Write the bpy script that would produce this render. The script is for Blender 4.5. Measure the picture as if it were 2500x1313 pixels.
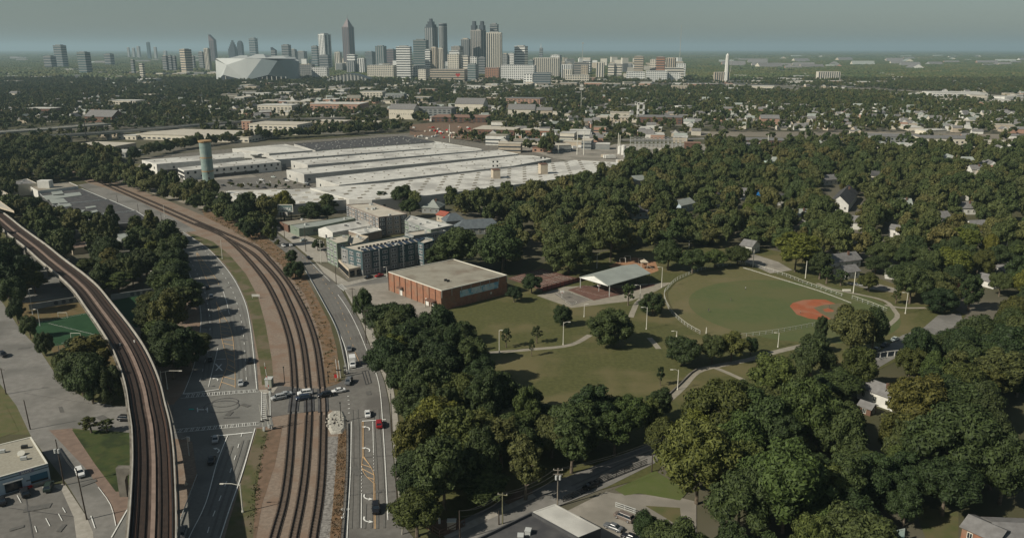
import bpy, math, random
import numpy as np
from math import radians as R, sin, cos, atan, atan2, pi, hypot
for o in list(bpy.data.objects): bpy.data.objects.remove(o)
sc = bpy.context.scene; col = sc.collection
# ---------------------------------------------------------------- camera
FL, CH = 1950.0, 110.0                       # focal length in photo pixels, camera height in metres
TH = atan(537.5/FL)
ST, CT = sin(TH), cos(TH)
cd = bpy.data.cameras.new('camera'); cam = bpy.data.objects.new('camera', cd); col.objects.link(cam)
cam.location = (0, 0, CH); cam.rotation_euler = (pi/2-TH, 0, 0)
cd.sensor_width = 36; cd.lens = 36*FL/2500; cd.clip_end = 120000; cd.clip_start = 1
sc.camera = cam
# ---------------------------------------------------------------- sky and sun
SUN_EL, SUN_AZ = R(37), R(207)               # azimuth of the sun, counted from +X towards +Y
w = bpy.data.worlds.new('World'); sc.world = w; w.use_nodes = True
nt = w.node_tree; N = nt.nodes; L = nt.links
bg = N['Background']
sky = N.new('ShaderNodeTexSky'); sky.sky_type = 'NISHITA'; sky.sun_disc = False
sky.sun_elevation = SUN_EL; sky.sun_rotation = pi/2-SUN_AZ
sky.air_density = 1.0; sky.dust_density = 1.2; sky.ozone_density = 2.0; sky.altitude = 300
hs = N.new('ShaderNodeHueSaturation'); hs.inputs['Saturation'].default_value = .62
mx = N.new('ShaderNodeMix'); mx.data_type = 'RGBA'; mx.blend_type = 'MULTIPLY'; mx.inputs[0].default_value = 1
mx.inputs[7].default_value = (.96, 1.04, .99, 1)
L.new(sky.outputs[0], hs.inputs['Color']); L.new(hs.outputs[0], mx.inputs[6]); L.new(mx.outputs[2], bg.inputs[0])
bg.inputs[1].default_value = 0.05
sd = bpy.data.lights.new('sun', 'SUN'); sd.energy = 4.8; sd.angle = R(.5); sd.color = (1, .93, .80)
so = bpy.data.objects.new('sun', sd); col.objects.link(so)
from mathutils import Vector, Matrix
sv = Vector((cos(SUN_AZ)*cos(SUN_EL), sin(SUN_AZ)*cos(SUN_EL), sin(SUN_EL)))
so.rotation_euler = sv.to_track_quat('Z', 'Y').to_euler(); so.location = (-200, -100, 300)
sc.view_settings.view_transform = 'Standard'; sc.view_settings.look = 'None'
sc.view_settings.exposure = 0; sc.view_settings.gamma = 1; sc.view_settings.use_curve_mapping = False
sc.render.engine = 'CYCLES'
cy = sc.cycles
cy.max_bounces = 5; cy.diffuse_bounces = 2; cy.glossy_bounces = 2; cy.transmission_bounces = 2; cy.transparent_max_bounces = 8; cy.volume_bounces = 0
# ---------------------------------------------------------------- helpers
def G(px, py, z=0.0):
    "point of the place at height z seen at photo pixel (px, py)"
    v = (py-656.5)/FL; t = (CH-z)/(ST+v*CT)
    return Vector(((px-1250)/FL*t, t*(CT-v*ST), z))
def P(X, Y, Z):
    z = Y*CT+(CH-Z)*ST
    return 1250+FL*X/z, 656.5+FL*((CH-Z)*CT-Y*ST)/z
def top_z(base, py):
    "height at which a vertical line over the ground point 'base' reaches pixel row py"
    v = (py-656.5)/FL; t = base[1]/(CT-v*ST); return CH-t*(ST+v*CT)
def scale_at(p): return FL/(p[1]*CT+(CH-p[2])*ST)
def D(px, py, dist):
    "point at forward distance dist, seen at pixel (px, py)"
    v = (py-656.5)/FL; t = dist/(CT-v*ST)
    return Vector(((px-1250)/FL*t, dist, CH-t*(ST+v*CT)))
rnd = random.Random(7)
MATS = {}
def mat(name, c, c2=None, sc_=.3, rough=.85, spec=.25, bump=0, metal=0, det=4, coords='world', obj_random=None, c3=None, sc3=.02, lo=.35, hi=.65):
    if name in MATS: return MATS[name]
    m = bpy.data.materials.new(name); m.use_nodes = True; t = m.node_tree; n = t.nodes; l = t.links
    b = n['Principled BSDF']; b.inputs['Roughness'].default_value = rough; b.inputs['Metallic'].default_value = metal
    b.inputs['Specular IOR Level'].default_value = spec
    src = None
    b.inputs['Base Color'].default_value = (*c, 1)
    if c2 is not None:
        if coords == 'world': tc = n.new('ShaderNodeNewGeometry').outputs['Position']
        else: tc = n.new('ShaderNodeTexCoord').outputs['Object']
        nz = n.new('ShaderNodeTexNoise'); nz.inputs['Scale'].default_value = sc_; nz.inputs['Detail'].default_value = det
        l.new(tc, nz.inputs['Vector'])
        mr = n.new('ShaderNodeMapRange'); mr.inputs[1].default_value = lo; mr.inputs[2].default_value = hi
        l.new(nz.outputs['Fac'], mr.inputs[0])
        mi = n.new('ShaderNodeMix'); mi.data_type = 'RGBA'; mi.inputs[6].default_value = (*c, 1); mi.inputs[7].default_value = (*c2, 1)
        l.new(mr.outputs[0], mi.inputs[0]); src = mi.outputs[2]
        if c3 is not None:
            n3 = n.new('ShaderNodeTexNoise'); n3.inputs['Scale'].default_value = sc3; n3.inputs['Detail'].default_value = 5
            l.new(tc, n3.inputs['Vector'])
            m3 = n.new('ShaderNodeMapRange'); m3.inputs[1].default_value = .48; m3.inputs[2].default_value = .60
            l.new(n3.outputs['Fac'], m3.inputs[0])
            i3 = n.new('ShaderNodeMix'); i3.data_type = 'RGBA'; i3.inputs[7].default_value = (*c3, 1)
            l.new(m3.outputs[0], i3.inputs[0]); l.new(src, i3.inputs[6]); src = i3.outputs[2]
        if bump:
            bp = n.new('ShaderNodeBump'); bp.inputs['Strength'].default_value = bump; bp.inputs['Distance'].default_value = .3
            l.new(nz.outputs['Fac'], bp.inputs['Height']); l.new(bp.outputs[0], b.inputs['Normal'])
    if obj_random:
        oi = n.new('ShaderNodeObjectInfo'); cr_ = n.new('ShaderNodeValToRGB')
        e = cr_.color_ramp.elements; e[0].position = 0; e[0].color = (*obj_random[0], 1); e[1].position = 1; e[1].color = (*obj_random[-1], 1)
        for i, cc in enumerate(obj_random[1:-1]):
            k = e.new((i+1)/(len(obj_random)-1)); k.color = (*cc, 1)
        l.new(oi.outputs['Random'], cr_.inputs[0]); 
        mo = n.new('ShaderNodeMix'); mo.data_type = 'RGBA'; mo.blend_type = 'MULTIPLY'; mo.inputs[0].default_value = 1
        l.new(cr_.outputs[0], mo.inputs[6]); l.new(oi.outputs['Color'], mo.inputs[7]); 
        if src is not None:
            mp = n.new('ShaderNodeMix'); mp.data_type = 'RGBA'; mp.blend_type = 'MULTIPLY'; mp.inputs[0].default_value = 1
            l.new(mo.outputs[2], mp.inputs[6]); l.new(src, mp.inputs[7]); src = mp.outputs[2]
        else: src = mo.outputs[2]
    if src is not None: l.new(src, b.inputs['Base Color'])
    MATS[name] = m; return m
def tag(o, label=None, cat=None, group=None, kind=None):
    if label: o['label'] = label
    if cat: o['category'] = cat
    if group: o['group'] = group
    if kind: o['kind'] = kind
    return o
class MB:
    def __init__(s): s.v = []; s.f = []; s.mi = []
    def add(s, vs, fs, mi=0):
        k = len(s.v); s.v += [tuple(p) for p in vs]; s.f += [tuple(k+i for i in f) for f in fs]; s.mi += [mi]*len(fs); return s
    def box(s, c, size, rz=0, mi=0, rx=0):
        a, b, h = size[0]/2, size[1]/2, size[2]/2; vs = []
        for z in (-h, h):
            for x, y in ((-a, -b), (a, -b), (a, b), (-a, b)):
                yy, zz = (y*cos(rx)-z*sin(rx), y*sin(rx)+z*cos(rx)) if rx else (y, z)
                vs.append((c[0]+x*cos(rz)-yy*sin(rz), c[1]+x*sin(rz)+yy*cos(rz), c[2]+zz))
        return s.add(vs, [(3, 2, 1, 0), (4, 5, 6, 7), (0, 1, 5, 4), (1, 2, 6, 5), (2, 3, 7, 6), (3, 0, 4, 7)], mi)
    def prism(s, poly, z0, z1, mi=0, top=True, inset=0):
        n = len(poly); poly = ccw(poly)
        p2 = insetp(poly, inset) if inset else poly
        vs = [(p[0], p[1], z0) for p in poly]+[(p[0], p[1], z1) for p in p2]
        fs = [(i, (i+1) % n, (i+1) % n+n, i+n) for i in range(n)]
        if top: fs += [tuple(range(n, 2*n)), tuple(range(n-1, -1, -1))]
        return s.add(vs, fs, mi)
    def poly(s, pts, mi=0): return s.add(pts, [tuple(range(len(pts)))], mi)
    def tube(s, p0, p1, r0, r1=None, n=8, mi=0, cap=True):
        r1 = r0 if r1 is None else r1; p0 = Vector(p0); p1 = Vector(p1); d = (p1-p0).normalized()
        a = d.orthogonal().normalized(); b = d.cross(a); vs = []
        for p, r in ((p0, r0), (p1, r1)):
            for i in range(n):
                t = 2*pi*i/n; vs.append(p+a*cos(t)*r+b*sin(t)*r)
        fs = [(i, (i+1) % n, (i+1) % n+n, i+n) for i in range(n)]
        if cap: fs += [tuple(range(n-1, -1, -1)), tuple(range(n, 2*n))]
        return s.add(vs, fs, mi)
    def ball(s, c, r, nu=8, nv=5, mi=0, sz=1):
        vs = [(c[0], c[1], c[2]-r*sz)]
        for j in range(1, nv):
            ph = -pi/2+pi*j/nv
            for i in range(nu): t = 2*pi*i/nu; vs.append((c[0]+r*cos(ph)*cos(t), c[1]+r*cos(ph)*sin(t), c[2]+r*sz*sin(ph)))
        vs.append((c[0], c[1], c[2]+r*sz)); fs = []
        for i in range(nu): fs.append((0, 1+(i+1) % nu, 1+i))
        for j in range(nv-2):
            for i in range(nu): a = 1+j*nu; fs.append((a+i, a+(i+1) % nu, a+nu+(i+1) % nu, a+nu+i))
        a = 1+(nv-2)*nu; e = len(vs)-1
        for i in range(nu): fs.append((a+i, a+(i+1) % nu, e))
        return s.add(vs, fs, mi)
    def strip(s, pts, wd, z=None, mi=0, off=0.0):
        "flat ribbon of width wd along pts, shifted sideways by off"
        n = len(pts); vs = []; fs = []
        for i, p in enumerate(pts):
            a = pts[max(0, i-1)]; b = pts[min(n-1, i+1)]; dx, dy = b[0]-a[0], b[1]-a[1]; l = hypot(dx, dy) or 1
            nx, ny = -dy/l, dx/l; zz = p[2] if z is None else z
            vs += [(p[0]+nx*(off+wd/2), p[1]+ny*(off+wd/2), zz), (p[0]+nx*(off-wd/2), p[1]+ny*(off-wd/2), zz)]
        for i in range(n-1): fs.append((2*i+1, 2*i+3, 2*i+2, 2*i))
        return s.add(vs, fs, mi)
    def beam(s, pts, wd, h, off=0.0, z=None, mi=0):
        "box section along pts: width wd, from z to z+h"
        n = len(pts); vs = []; fs = []
        for i, p in enumerate(pts):
            a = pts[max(0, i-1)]; b = pts[min(n-1, i+1)]; dx, dy = b[0]-a[0], b[1]-a[1]; l = hypot(dx, dy) or 1
            nx, ny = -dy/l, dx/l; zz = p[2] if z is None else z
            for o_, q in ((off-wd/2, 0), (off+wd/2, 0), (off+wd/2, h), (off-wd/2, h)):
                vs.append((p[0]+nx*o_, p[1]+ny*o_, zz+q))
        for i in range(n-1):
            for k in range(4):
                fs.append((4*i+k, 4*i+(k+1) % 4, 4*i+4+(k+1) % 4, 4*i+4+k))
        fs += [(0, 3, 2, 1), (4*n-4, 4*n-3, 4*n-2, 4*n-1)]
        return s.add(vs, fs, mi)
    def mesh(s, name, mats, origin=None, smooth=False):
        me = bpy.data.meshes.new(name); v = s.v
        if origin is not None: v = [(a-origin[0], b-origin[1], c-origin[2]) for a, b, c in v]
        me.from_pydata(v, [], s.f)
        if not isinstance(mats, (list, tuple)): mats = [mats]
        for m in mats: me.materials.append(m)
        if len(mats) > 1: me.polygons.foreach_set('material_index', s.mi)
        if smooth: me.polygons.foreach_set('use_smooth', [True]*len(me.polygons))
        me.update(); return me
    def build(s, name, mats, parent=None, origin=None, smooth=False):
        if parent is not None and origin is None: origin = parent.location
        me = s.mesh(name, mats, origin, smooth)
        o = bpy.data.objects.new(name, me); col.objects.link(o)
        if parent is not None: o.parent = parent
        elif origin is not None: o.location = origin
        return o
def ccw(poly):
    a = sum(poly[i][0]*poly[(i+1) % len(poly)][1]-poly[(i+1) % len(poly)][0]*poly[i][1] for i in range(len(poly)))
    return list(poly) if a > 0 else list(poly)[::-1]
def insetp(poly, d):
    n = len(poly); out = []
    for i in range(n):
        a, b, c = poly[i-1], poly[i], poly[(i+1) % n]
        u = Vector((b[0]-a[0], b[1]-a[1])).normalized(); v = Vector((c[0]-b[0], c[1]-b[1])).normalized()
        n1 = Vector((-u.y, u.x)); n2 = Vector((-v.y, v.x)); k = n1+n2; q = max(.2, 1+n1.dot(n2))
        out.append((b[0]+k.x*d/q, b[1]+k.y*d/q))
    return out
def smooth_line(pts, step=4.0):
    "Catmull-Rom through pts, resampled"
    pts = [Vector(p) for p in pts]; out = []
    for i in range(len(pts)-1):
        p0 = pts[max(0, i-1)]; p1 = pts[i]; p2 = pts[i+1]; p3 = pts[min(len(pts)-1, i+2)]
        n = max(1, int((p2-p1).length/step))
        for k in range(n):
            t = k/n; out.append(.5*((2*p1)+(p2-p0)*t+(2*p0-5*p1+4*p2-p3)*t*t+(3*p1-p0-3*p2+p3)*t**3))
    out.append(pts[-1]); return out
def line_len(pts): return sum((pts[i+1]-pts[i]).length for i in range(len(pts)-1))
def walk(pts, step, start=0.0):
    "points and headings every step metres along a line"
    out = []; need = start
    for i in range(len(pts)-1):
        d = pts[i+1]-pts[i]; l = d.length
        while need <= l:
            out.append((pts[i]+d*(need/l), atan2(d.y, d.x))); need += step
        need -= l
    return out
def px(*pts, z=0.0): return [G(a, b, z) for a, b in pts]
def empty(name, loc, rz=0):
    o = bpy.data.objects.new(name, None); o.location = loc; o.rotation_euler = (0, 0, rz); o.empty_display_size = .5; col.objects.link(o); return o
def thing(name, label, cat, loc, rz=0, group=None): return tag(empty(name, loc, rz), label, cat, group)
KIDS = {}
def kid(o, parent):
    o.parent = parent; return o
def inst(name, me, parent=None, loc=(0, 0, 0), rz=0, s=None):
    o = bpy.data.objects.new(name, me); o.location = loc; o.rotation_euler = (0, 0, rz)
    if s is not None: o.scale = s if isinstance(s, (tuple, list)) else (s, s, s)
    if parent is not None: o.parent = parent
    col.objects.link(o); return o
def copy_tree(o, parent=None):
    c = o.copy(); col.objects.link(c)
    if parent is not None: c.parent = parent
    for ch in o.children: copy_tree(ch, c)
    return c
LAYER = [0.02]
ZG = np.full((1400, 1400), .012)             # 10 m cells: height of the topmost ground sheet so far
def zlay(pts):
    "height for a new sheet: 4 mm above whatever already lies in its cells"
    q = np.array([(p[0], p[1]) for p in pts]); ij = np.clip(np.floor((q+[7000, 0])/10).astype(int), 1, 1397); a, b = ij.min(0)-1, ij.max(0)+2
    if len(q) > 2:
        X, Y = np.meshgrid((np.arange(a[0], b[0])+.5)*10-7000, (np.arange(a[1], b[1])+.5)*10, indexing='ij'); m = pip(X, Y, q)
    else: m = np.zeros((b[0]-a[0], b[1]-a[1]), bool)
    for k in range(len(q)):
        u, v = q[k], q[(k+1) % len(q)] if len(q) > 2 else q[-1]; n = max(2, int(np.linalg.norm(v-u)/5)+1)
        w_ = np.floor((u+(v-u)*np.linspace(0, 1, n)[:, None]+[7000, 0])/10).astype(int)-a; w_ = np.clip(w_, 0, np.array(m.shape)-1); m[w_[:, 0], w_[:, 1]] = True
    d = m.copy(); d[1:] |= m[:-1]; d[:-1] |= m[1:]; e = d.copy(); e[:, 1:] |= d[:, :-1]; e[:, :-1] |= d[:, 1:]
    s_ = ZG[a[0]:b[0], a[1]:b[1]]; z = float(s_[e].max())+.004; s_[e] = np.maximum(s_[e], z); ZG[a[0]:b[0], a[1]:b[1]] = s_
    if q[:, 1].min() < 500: LAYER[0] = max(LAYER[0], z)
    return z
def pip(X, Y, poly):
    c = np.zeros(X.shape, bool); n = len(poly); j = n-1
    for i in range(n):
        xi, yi = poly[i]; xj, yj = poly[j]
        if yi != yj: c ^= ((yi > Y) != (yj > Y)) & (X < (xj-xi)*(Y-yi)/(yj-yi)+xi)
        j = i
    return c
def sheet(name, pts, m, kind='structure', label=None):
    "a flat patch of ground, each one a few millimetres above the last"
    z = zlay(pts)
    o = MB().poly([(p[0], p[1], z) for p in ccw(pts)]).build(name, m); tag(o, label, kind=kind); return o
def ribbon(name, pts, wd, m, kind='structure', off=0, parent=None):
    z = zlay(list(pts)+list(pts)[::-1])
    o = MB().strip(pts, wd, z, off=off).build(name, m, parent); 
    if parent is None: tag(o, kind=kind)
    return o
# ---------------------------------------------------------------- materials
ASPH = mat('asphalt', (.165, .163, .148), (.195, .19, .172), 1.2, .9, c3=(.145, .142, .13), sc3=.06)
ASPH2 = mat('asphalt_worn', (.175, .168, .152), (.215, .205, .188), .5, .9, c3=(.14, .135, .122), sc3=.05)
ASPHR = mat('asphalt_warm', (.135, .128, .115), (.165, .157, .142), .6, .9, c3=(.115, .108, .098), sc3=.07)
LOT = mat('lot_gravel', (.30, .275, .235), (.24, .22, .185), .35, .9, c3=(.20, .185, .155), sc3=.05)
CONC = mat('concrete', (.36, .335, .29), (.28, .26, .22), .6)
CONCD = mat('concrete_stained', (.20, .185, .155), (.11, .10, .085), .35)
DIRT = mat('red_dirt', (.19, .125, .085), (.13, .09, .06), .5)
BRUSH = mat('dry_brush', (.20, .12, .065), (.11, .075, .042), .55, c3=(.17, .125, .085), sc3=.3)
BALL = mat('ballast', (.255, .20, .155), (.185, .145, .112), 1.1, c3=(.205, .145, .105), sc3=.12, det=8)
BALLG = mat('grey_stones', (.29, .275, .25), (.13, .12, .11), 1.2)
GRASS = mat('lawn', (.096, .096, .034), (.068, .072, .024), .7, c3=(.128, .112, .050), sc3=.035, det=8)
GRASSD = mat('verge_grass', (.085, .095, .035), (.12, .105, .05), .25)
FIELDG = mat('outfield_grass', (.130, .118, .052), (.112, .108, .045), .5, c3=(.145, .125, .062), sc3=.03, det=8)
FIELDG2 = mat('watered_grass', (.080, .100, .036), (.095, .108, .042), .3, c3=(.105, .108, .044), sc3=.03)
TURF = mat('artificial_turf', (.013, .048, .018), (.02, .06, .024), .2)
CLAY = mat('infield_clay', (.33, .10, .045), (.27, .085, .04), .3, c3=(.30, .13, .075), sc3=.12)
SAND = mat('play_ground_soil', (.36, .20, .11), (.28, .15, .085), .3)
WHITEP = mat('white_road_paint', (.80, .80, .75), (.62, .62, .58), .8)
YELP = mat('yellow_road_paint', (.60, .40, .21), (.50, .34, .19), .8)
TEALP = mat('teal_road_paint', (.02, .42, .35))
SLEEP = mat('sleeper_wood', (.185, .145, .115), (.125, .095, .075), 1.5)
RAIL = mat('rail_steel_and_shade', (.016, .012, .010), rough=.6)  # near black: the shadow beside the rail is put into its colour
PATHM = mat('footpath_concrete', (.30, .27, .215), (.24, .22, .175), .4)
COURT = mat('red_court', (.16, .085, .065), (.12, .07, .055), .2)
COURTG = mat('grey_court', (.20, .18, .155), (.15, .14, .12), .2)
BRICK = mat('orange_brick', (.30, .145, .088), (.225, .112, .072), .7, det=8, c3=(.25, .15, .10), sc3=.3)
BRICKD = mat('dark_brick', (.17, .095, .068), (.125, .075, .055), .6)
ROOFG = mat('gravel_roof', (.31, .29, .235), (.255, .235, .19), .12, c3=(.21, .18, .14), sc3=.09)
ROOFW = mat('white_membrane_roof', (.60, .59, .54), (.47, .46, .42), .22, c3=(.37, .36, .33), sc3=.045, det=7)
ROOFT = mat('tan_membrane_roof', (.50, .46, .38), (.42, .385, .32), .2)
ROOFD = mat('dark_tar_roof', (.055, .055, .058), (.09, .088, .086), .25)
ROOFS = mat('grey_shingle_roof', (.20, .195, .19), (.15, .145, .14), .6)
ROOFM = mat('grey_metal_roof', (.30, .325, .295), (.255, .275, .25), .2, rough=.6)
ROOFR = mat('red_tile_roof', (.33, .09, .06), (.26, .08, .055), .8)
WALLW = mat('white_wall', (.66, .65, .60), (.54, .53, .49), .3)
WALLG = mat('grey_wall', (.28, .29, .28), (.23, .24, .23), .3)
WALLT = mat('tan_wall', (.50, .43, .33), (.42, .36, .28), .25)
WALLC = mat('cream_wall', (.62, .57, .47), (.54, .50, .41), .25)
WALLD = mat('charcoal_wall', (.085, .085, .085), (.065, .066, .068), .4)
WALLTEAL = mat('teal_wall', (.062, .098, .105), (.052, .084, .092), .4)
WALLGR = mat('green_wall', (.20, .24, .19), (.165, .20, .16), .4)
WALLB = mat('light_blue_wall', (.42, .50, .55), (.36, .44, .49), .4)
WOOD = mat('pole_wood', (.075, .058, .045), (.05, .04, .032), 1.0)
STEEL = mat('galvanised_steel', (.45, .46, .44), rough=.5)
PALE = mat('pale_metal', (.62, .60, .52), rough=.6)
DARKM = mat('dark_metal', (.03, .03, .03), rough=.5)
GLASS = mat('window_glass', (.018, .026, .034), rough=.12, spec=.6)
GLASSB = mat('blue_glass', (.05, .10, .13), (.04, .08, .105), .05, rough=.2, spec=.6)
TYRE = mat('tyre', (.015, .015, .015), rough=.9)
RED = mat('red_paint', (.45, .03, .03))
BARK = mat('bark', (.16, .13, .095), (.09, .07, .05), 1.5)
STACK = mat('standpipe_teal', (.25, .32, .29), (.19, .26, .24), .25, c3=(.30, .34, .30), sc3=.15)
RUST = mat('rust_band', (.38, .25, .13))
CRE = [(.026, .042, .012), (.046, .060, .018), (.038, .058, .017), (.060, .070, .021), (.032, .050, .014), (.072, .074, .023)]
LEAF = mat('foliage', (1.5, 1.5, 1.35), (.42, .48, .42), 1.5, obj_random=CRE, rough=.7, spec=.3, coords='object')

def uniq(prefix, q, lms, used):
    near = sorted(lms, key=lambda m_: hypot(m_[1]-q[0], (m_[2]-q[1])*1.3))[:9]; lab = None
    for k_, (nm, lx, ly) in enumerate(near):
        dx, dy = q[0]-lx, (q[1]-ly)*1.3; d_ = hypot(dx, dy)
        rel = ('right of ' if dx > 0 else 'left of ') if abs(dx) > 1.6*abs(dy) else ('in front of ' if dy > 0 else 'behind ') if abs(dy) > 1.6*abs(dx) else ('in front and right of ' if dx > 0 else 'in front and left of ') if dy > 0 else ('behind and right of ' if dx > 0 else 'behind and left of ')
        wd_ = 'close ' if d_ < 70 else 'well ' if d_ > 220 else ''
        lab = prefix+' '+wd_+rel+nm
        if lab not in used: used.add(lab); return lab
    return lab
LMF = [('the stadium', 620, 175), ('the spired tower', 847, 150), ('the white slab', 985, 170), ('the striped tower', 1206, 155), ('the obelisk tower', 1777, 180), ('the wide hotel slab', 2027, 195), ('the bell tower', 1563, 280), ('the terracotta school', 1120, 295), ('the orange brick school', 1310, 330),
       ('the freeway overpass', 450, 320), ('the government building', 1600, 185), ('the brown barn', 1870, 352), ('the grey-roofed motel', 2320, 352), ('the white warehouse', 2350, 236), ('the cell tower', 1420, 270), ('the cream apartments', 985, 280), ('the blue-grey block', 1325, 195),
       ('the blue-grey tower', 140, 150), ('the blue glass tower', 198, 160), ('the tan and dark tower', 448, 150), ('the small church', 35, 232), ('the brick-red building', 92, 272), ('the white school', 300, 256), ('the broadcast mast', 1664, 160), ('the gabled-bay apartments', 1275, 280), ('the pale apartment row', 1283, 252),
       ('the peach house', 2058, 302), ('the small pink house', 1780, 274), ('the buses', 1400, 362), ('the substation', 1600, 360), ('the long cream hall', 930, 170), ('the arena', 850, 175), ('the dark teal tower', 928, 140), ('the city hall tower', 1467, 165), ('the brick banded tower', 1615, 160), ('the freeway junction', 1900, 225), ('the tall dark gap tower', 954, 140), ('the white row building', 1205, 318), ('the cream stepped building', 820, 265), ('the fire station block', 1880, 300), ('the right edge', 2500, 230), ('the left edge', 0, 230)]
ORD = 'first second third fourth fifth sixth seventh eighth ninth tenth eleventh twelfth'.split()
# ================================================================ GROUND
LOTS = []
far = MB()
far.poly([(-70000, -300, 0), (70000, -300, 0), (70000, 75000, 0), (-70000, 75000, 0)])
GRD = mat('town_ground', (.060, .062, .028), (.085, .078, .042), .03, c3=(.135, .122, .095), sc3=.007)
tag(far.build('ground', GRD), kind='structure')
STRIPG = mat('strip_grass', (.068, .078, .028), (.10, .092, .042), .35, c3=(.135, .11, .07), sc3=.12, det=7)
# --- left: verge and woodland floor, junction, side street
sheet('verge', px((0, 560), (250, 700), (400, 1000), (330, 1060), (0, 1060)), GRASSD)
sheet('verge', px((430, 560), (640, 560), (760, 800), (800, 1600), (300, 1600), (400, 640)), BALL)
EAST = px((150, 392), (215, 428), (300, 462), (400, 505), (480, 540), (545, 570), (608, 600), (660, 640), (705, 690), (735, 740), (758, 800), (772, 860), (778, 920), (780, 1000), (776, 1135), (752, 1313), (715, 1600))
b = sheet('ballast_bed', px((150, 388), (225, 420), (420, 494), (540, 545), (640, 588), (700, 635), (750, 690), (790, 765), (815, 860), (825, 950), (835, 1010), (828, 1120), (815, 1313), (790, 1600), (560, 1600), (628, 1313), (660, 1120), (668, 1040), (676, 940), (668, 820), (640, 735), (590, 655), (540, 607), (470, 563), (380, 520), (300, 487), (215, 447), (140, 405)), BALL)
sheet('service_road', px((215, 447), (260, 460), (330, 487), (420, 530), (480, 563), (450, 568), (400, 563), (330, 520), (240, 478), (190, 452)), ASPH2)
sheet('dry_brush_bank', px((490, 505), (560, 535), (625, 560), (690, 612), (735, 655), (775, 730), (806, 790), (822, 850), (832, 930), (838, 955), (795, 950), (790, 870), (775, 800), (745, 720), (690, 650), (630, 598), (570, 562), (500, 530)), BRUSH)
sheet('dry_brush_bank', px((846, 1030), (846, 1110), (842, 1200), (832, 1313), (810, 1600), (780, 1600), (812, 1240), (820, 1120), (826, 1060), (834, 1030)), BRUSH)
sheet('grey_stone_strip', px((797, 1065), (826, 1065), (820, 1140), (812, 1240), (775, 1600), (750, 1600), (785, 1250), (796, 1130)), BALLG)
sheet('grass_strip', px((455, 565), (520, 590), (560, 622), (600, 668), (630, 725), (648, 790), (664, 880), (668, 935), (640, 940), (632, 880), (616, 790), (603, 738), (578, 685), (548, 643), (508, 604), (470, 580)), STRIPG)
sheet('grass_strip', px((628, 1045), (655, 1050), (640, 1110), (625, 1200), (618, 1313), (590, 1600), (470, 1600), (560, 1270), (590, 1172)), STRIPG)
sheet('dirt_strip', px((655, 1050), (690, 1040), (672, 1130), (640, 1230), (625, 1313), (618, 1313), (625, 1200), (640, 1110)), DIRT)
sheet('trail', px((255, 432), (287, 430), (360, 452), (440, 478), (538, 510), (525, 520), (450, 497), (380, 476), (300, 450)), PATHM)
# left side street and its junction
sheet('side_street', px((-60, 690), (0, 730), (50, 805), (95, 852), (130, 905), (160, 940), (215, 977), (273, 991), (340, 992), (460, 985), (470, 1075), (330, 1060), (176, 1045), (130, 1058), (212, 1146), (270, 1233), (283, 1284), (290, 1400), (240, 1600), (227, 1297), (212, 1259), (166, 1185), (76, 1065), (40, 990), (0, 937), (-150, 820)), ASPH2)
sheet('junction_apron', px((283, 1284), (322, 1222), (330, 1400), (285, 1400)), ASPH)
sheet('pavement', px((120, 1050), (176, 1045), (230, 1130), (283, 1200), (330, 1195), (322, 1225), (283, 1284), (270, 1233), (212, 1146)), mat('brick_pavement', (.215, .155, .12), (.165, .12, .095), .5))
sheet('triangle_lawn', px((176, 1049), (250, 1050), (330, 1057), (330, 1195), (283, 1200), (230, 1130)), mat('triangle_grass', (.038, .058, .015), (.062, .070, .022), .35, c3=(.026, .038, .012), sc3=.15))
sheet('corner_lawn', px((-60, 985), (15, 990), (46, 1052), (0, 1068), (-60, 1090)), GRASSD)
sheet('parking_lot', px((-60, 1200), (118, 1185), (150, 1195), (180, 1262), (195, 1313), (200, 1400), (-150, 1400)), ASPHR)
sheet('pavement', px((118, 1185), (158, 1180), (212, 1262), (228, 1300), (240, 1600), (198, 1400), (180, 1262), (150, 1195)), CONC)
sheet('soccer_verge', px((20, 730), (130, 710), (235, 735), (300, 900), (200, 960), (130, 860)), mat('brown_grass', (.15, .105, .05), (.11, .09, .04), .3))
sheet('turf_pitch', px((70, 790), (215, 763), (262, 815), (150, 842), (95, 850)), TURF)
sheet('turf_pitch', px((270, 735), (345, 720), (372, 790), (330, 800)), TURF)
sheet('parking_lot', px((40, 590), (110, 640), (200, 722), (60, 740), (-40, 700)), ASPH)
# main road west of the tracks
roadL = px((400, 585), (450, 568), (505, 604), (547, 645), (577, 685), (602, 740), (615, 797), (626, 885), (631, 952), (640, 958), (662, 1016), (668, 1040), (624, 1044), (600, 1125), (588, 1172), (540, 1313), (450, 1600), (300, 1600), (428, 1313), (431, 1290), (482, 1165), (470, 1080), (420, 1040), (425, 985), (447, 960), (475, 885), (490, 785), (480, 720), (455, 655), (430, 606))
sheet('main_road', roadL, ASPH)
sheet('crossing_road', px((640, 956), (680, 941), (740, 948), (790, 948), (822, 938), (842, 925), (850, 900), (935, 960), (940, 1040), (846, 1035), (838, 1012), (800, 998), (780, 1003), (710, 1010), (662, 1018), (640, 1030)), ASPHR)
sheet('pavement', px((632, 952), (660, 950), (680, 941), (668, 958), (640, 962)), CONC)
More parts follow.
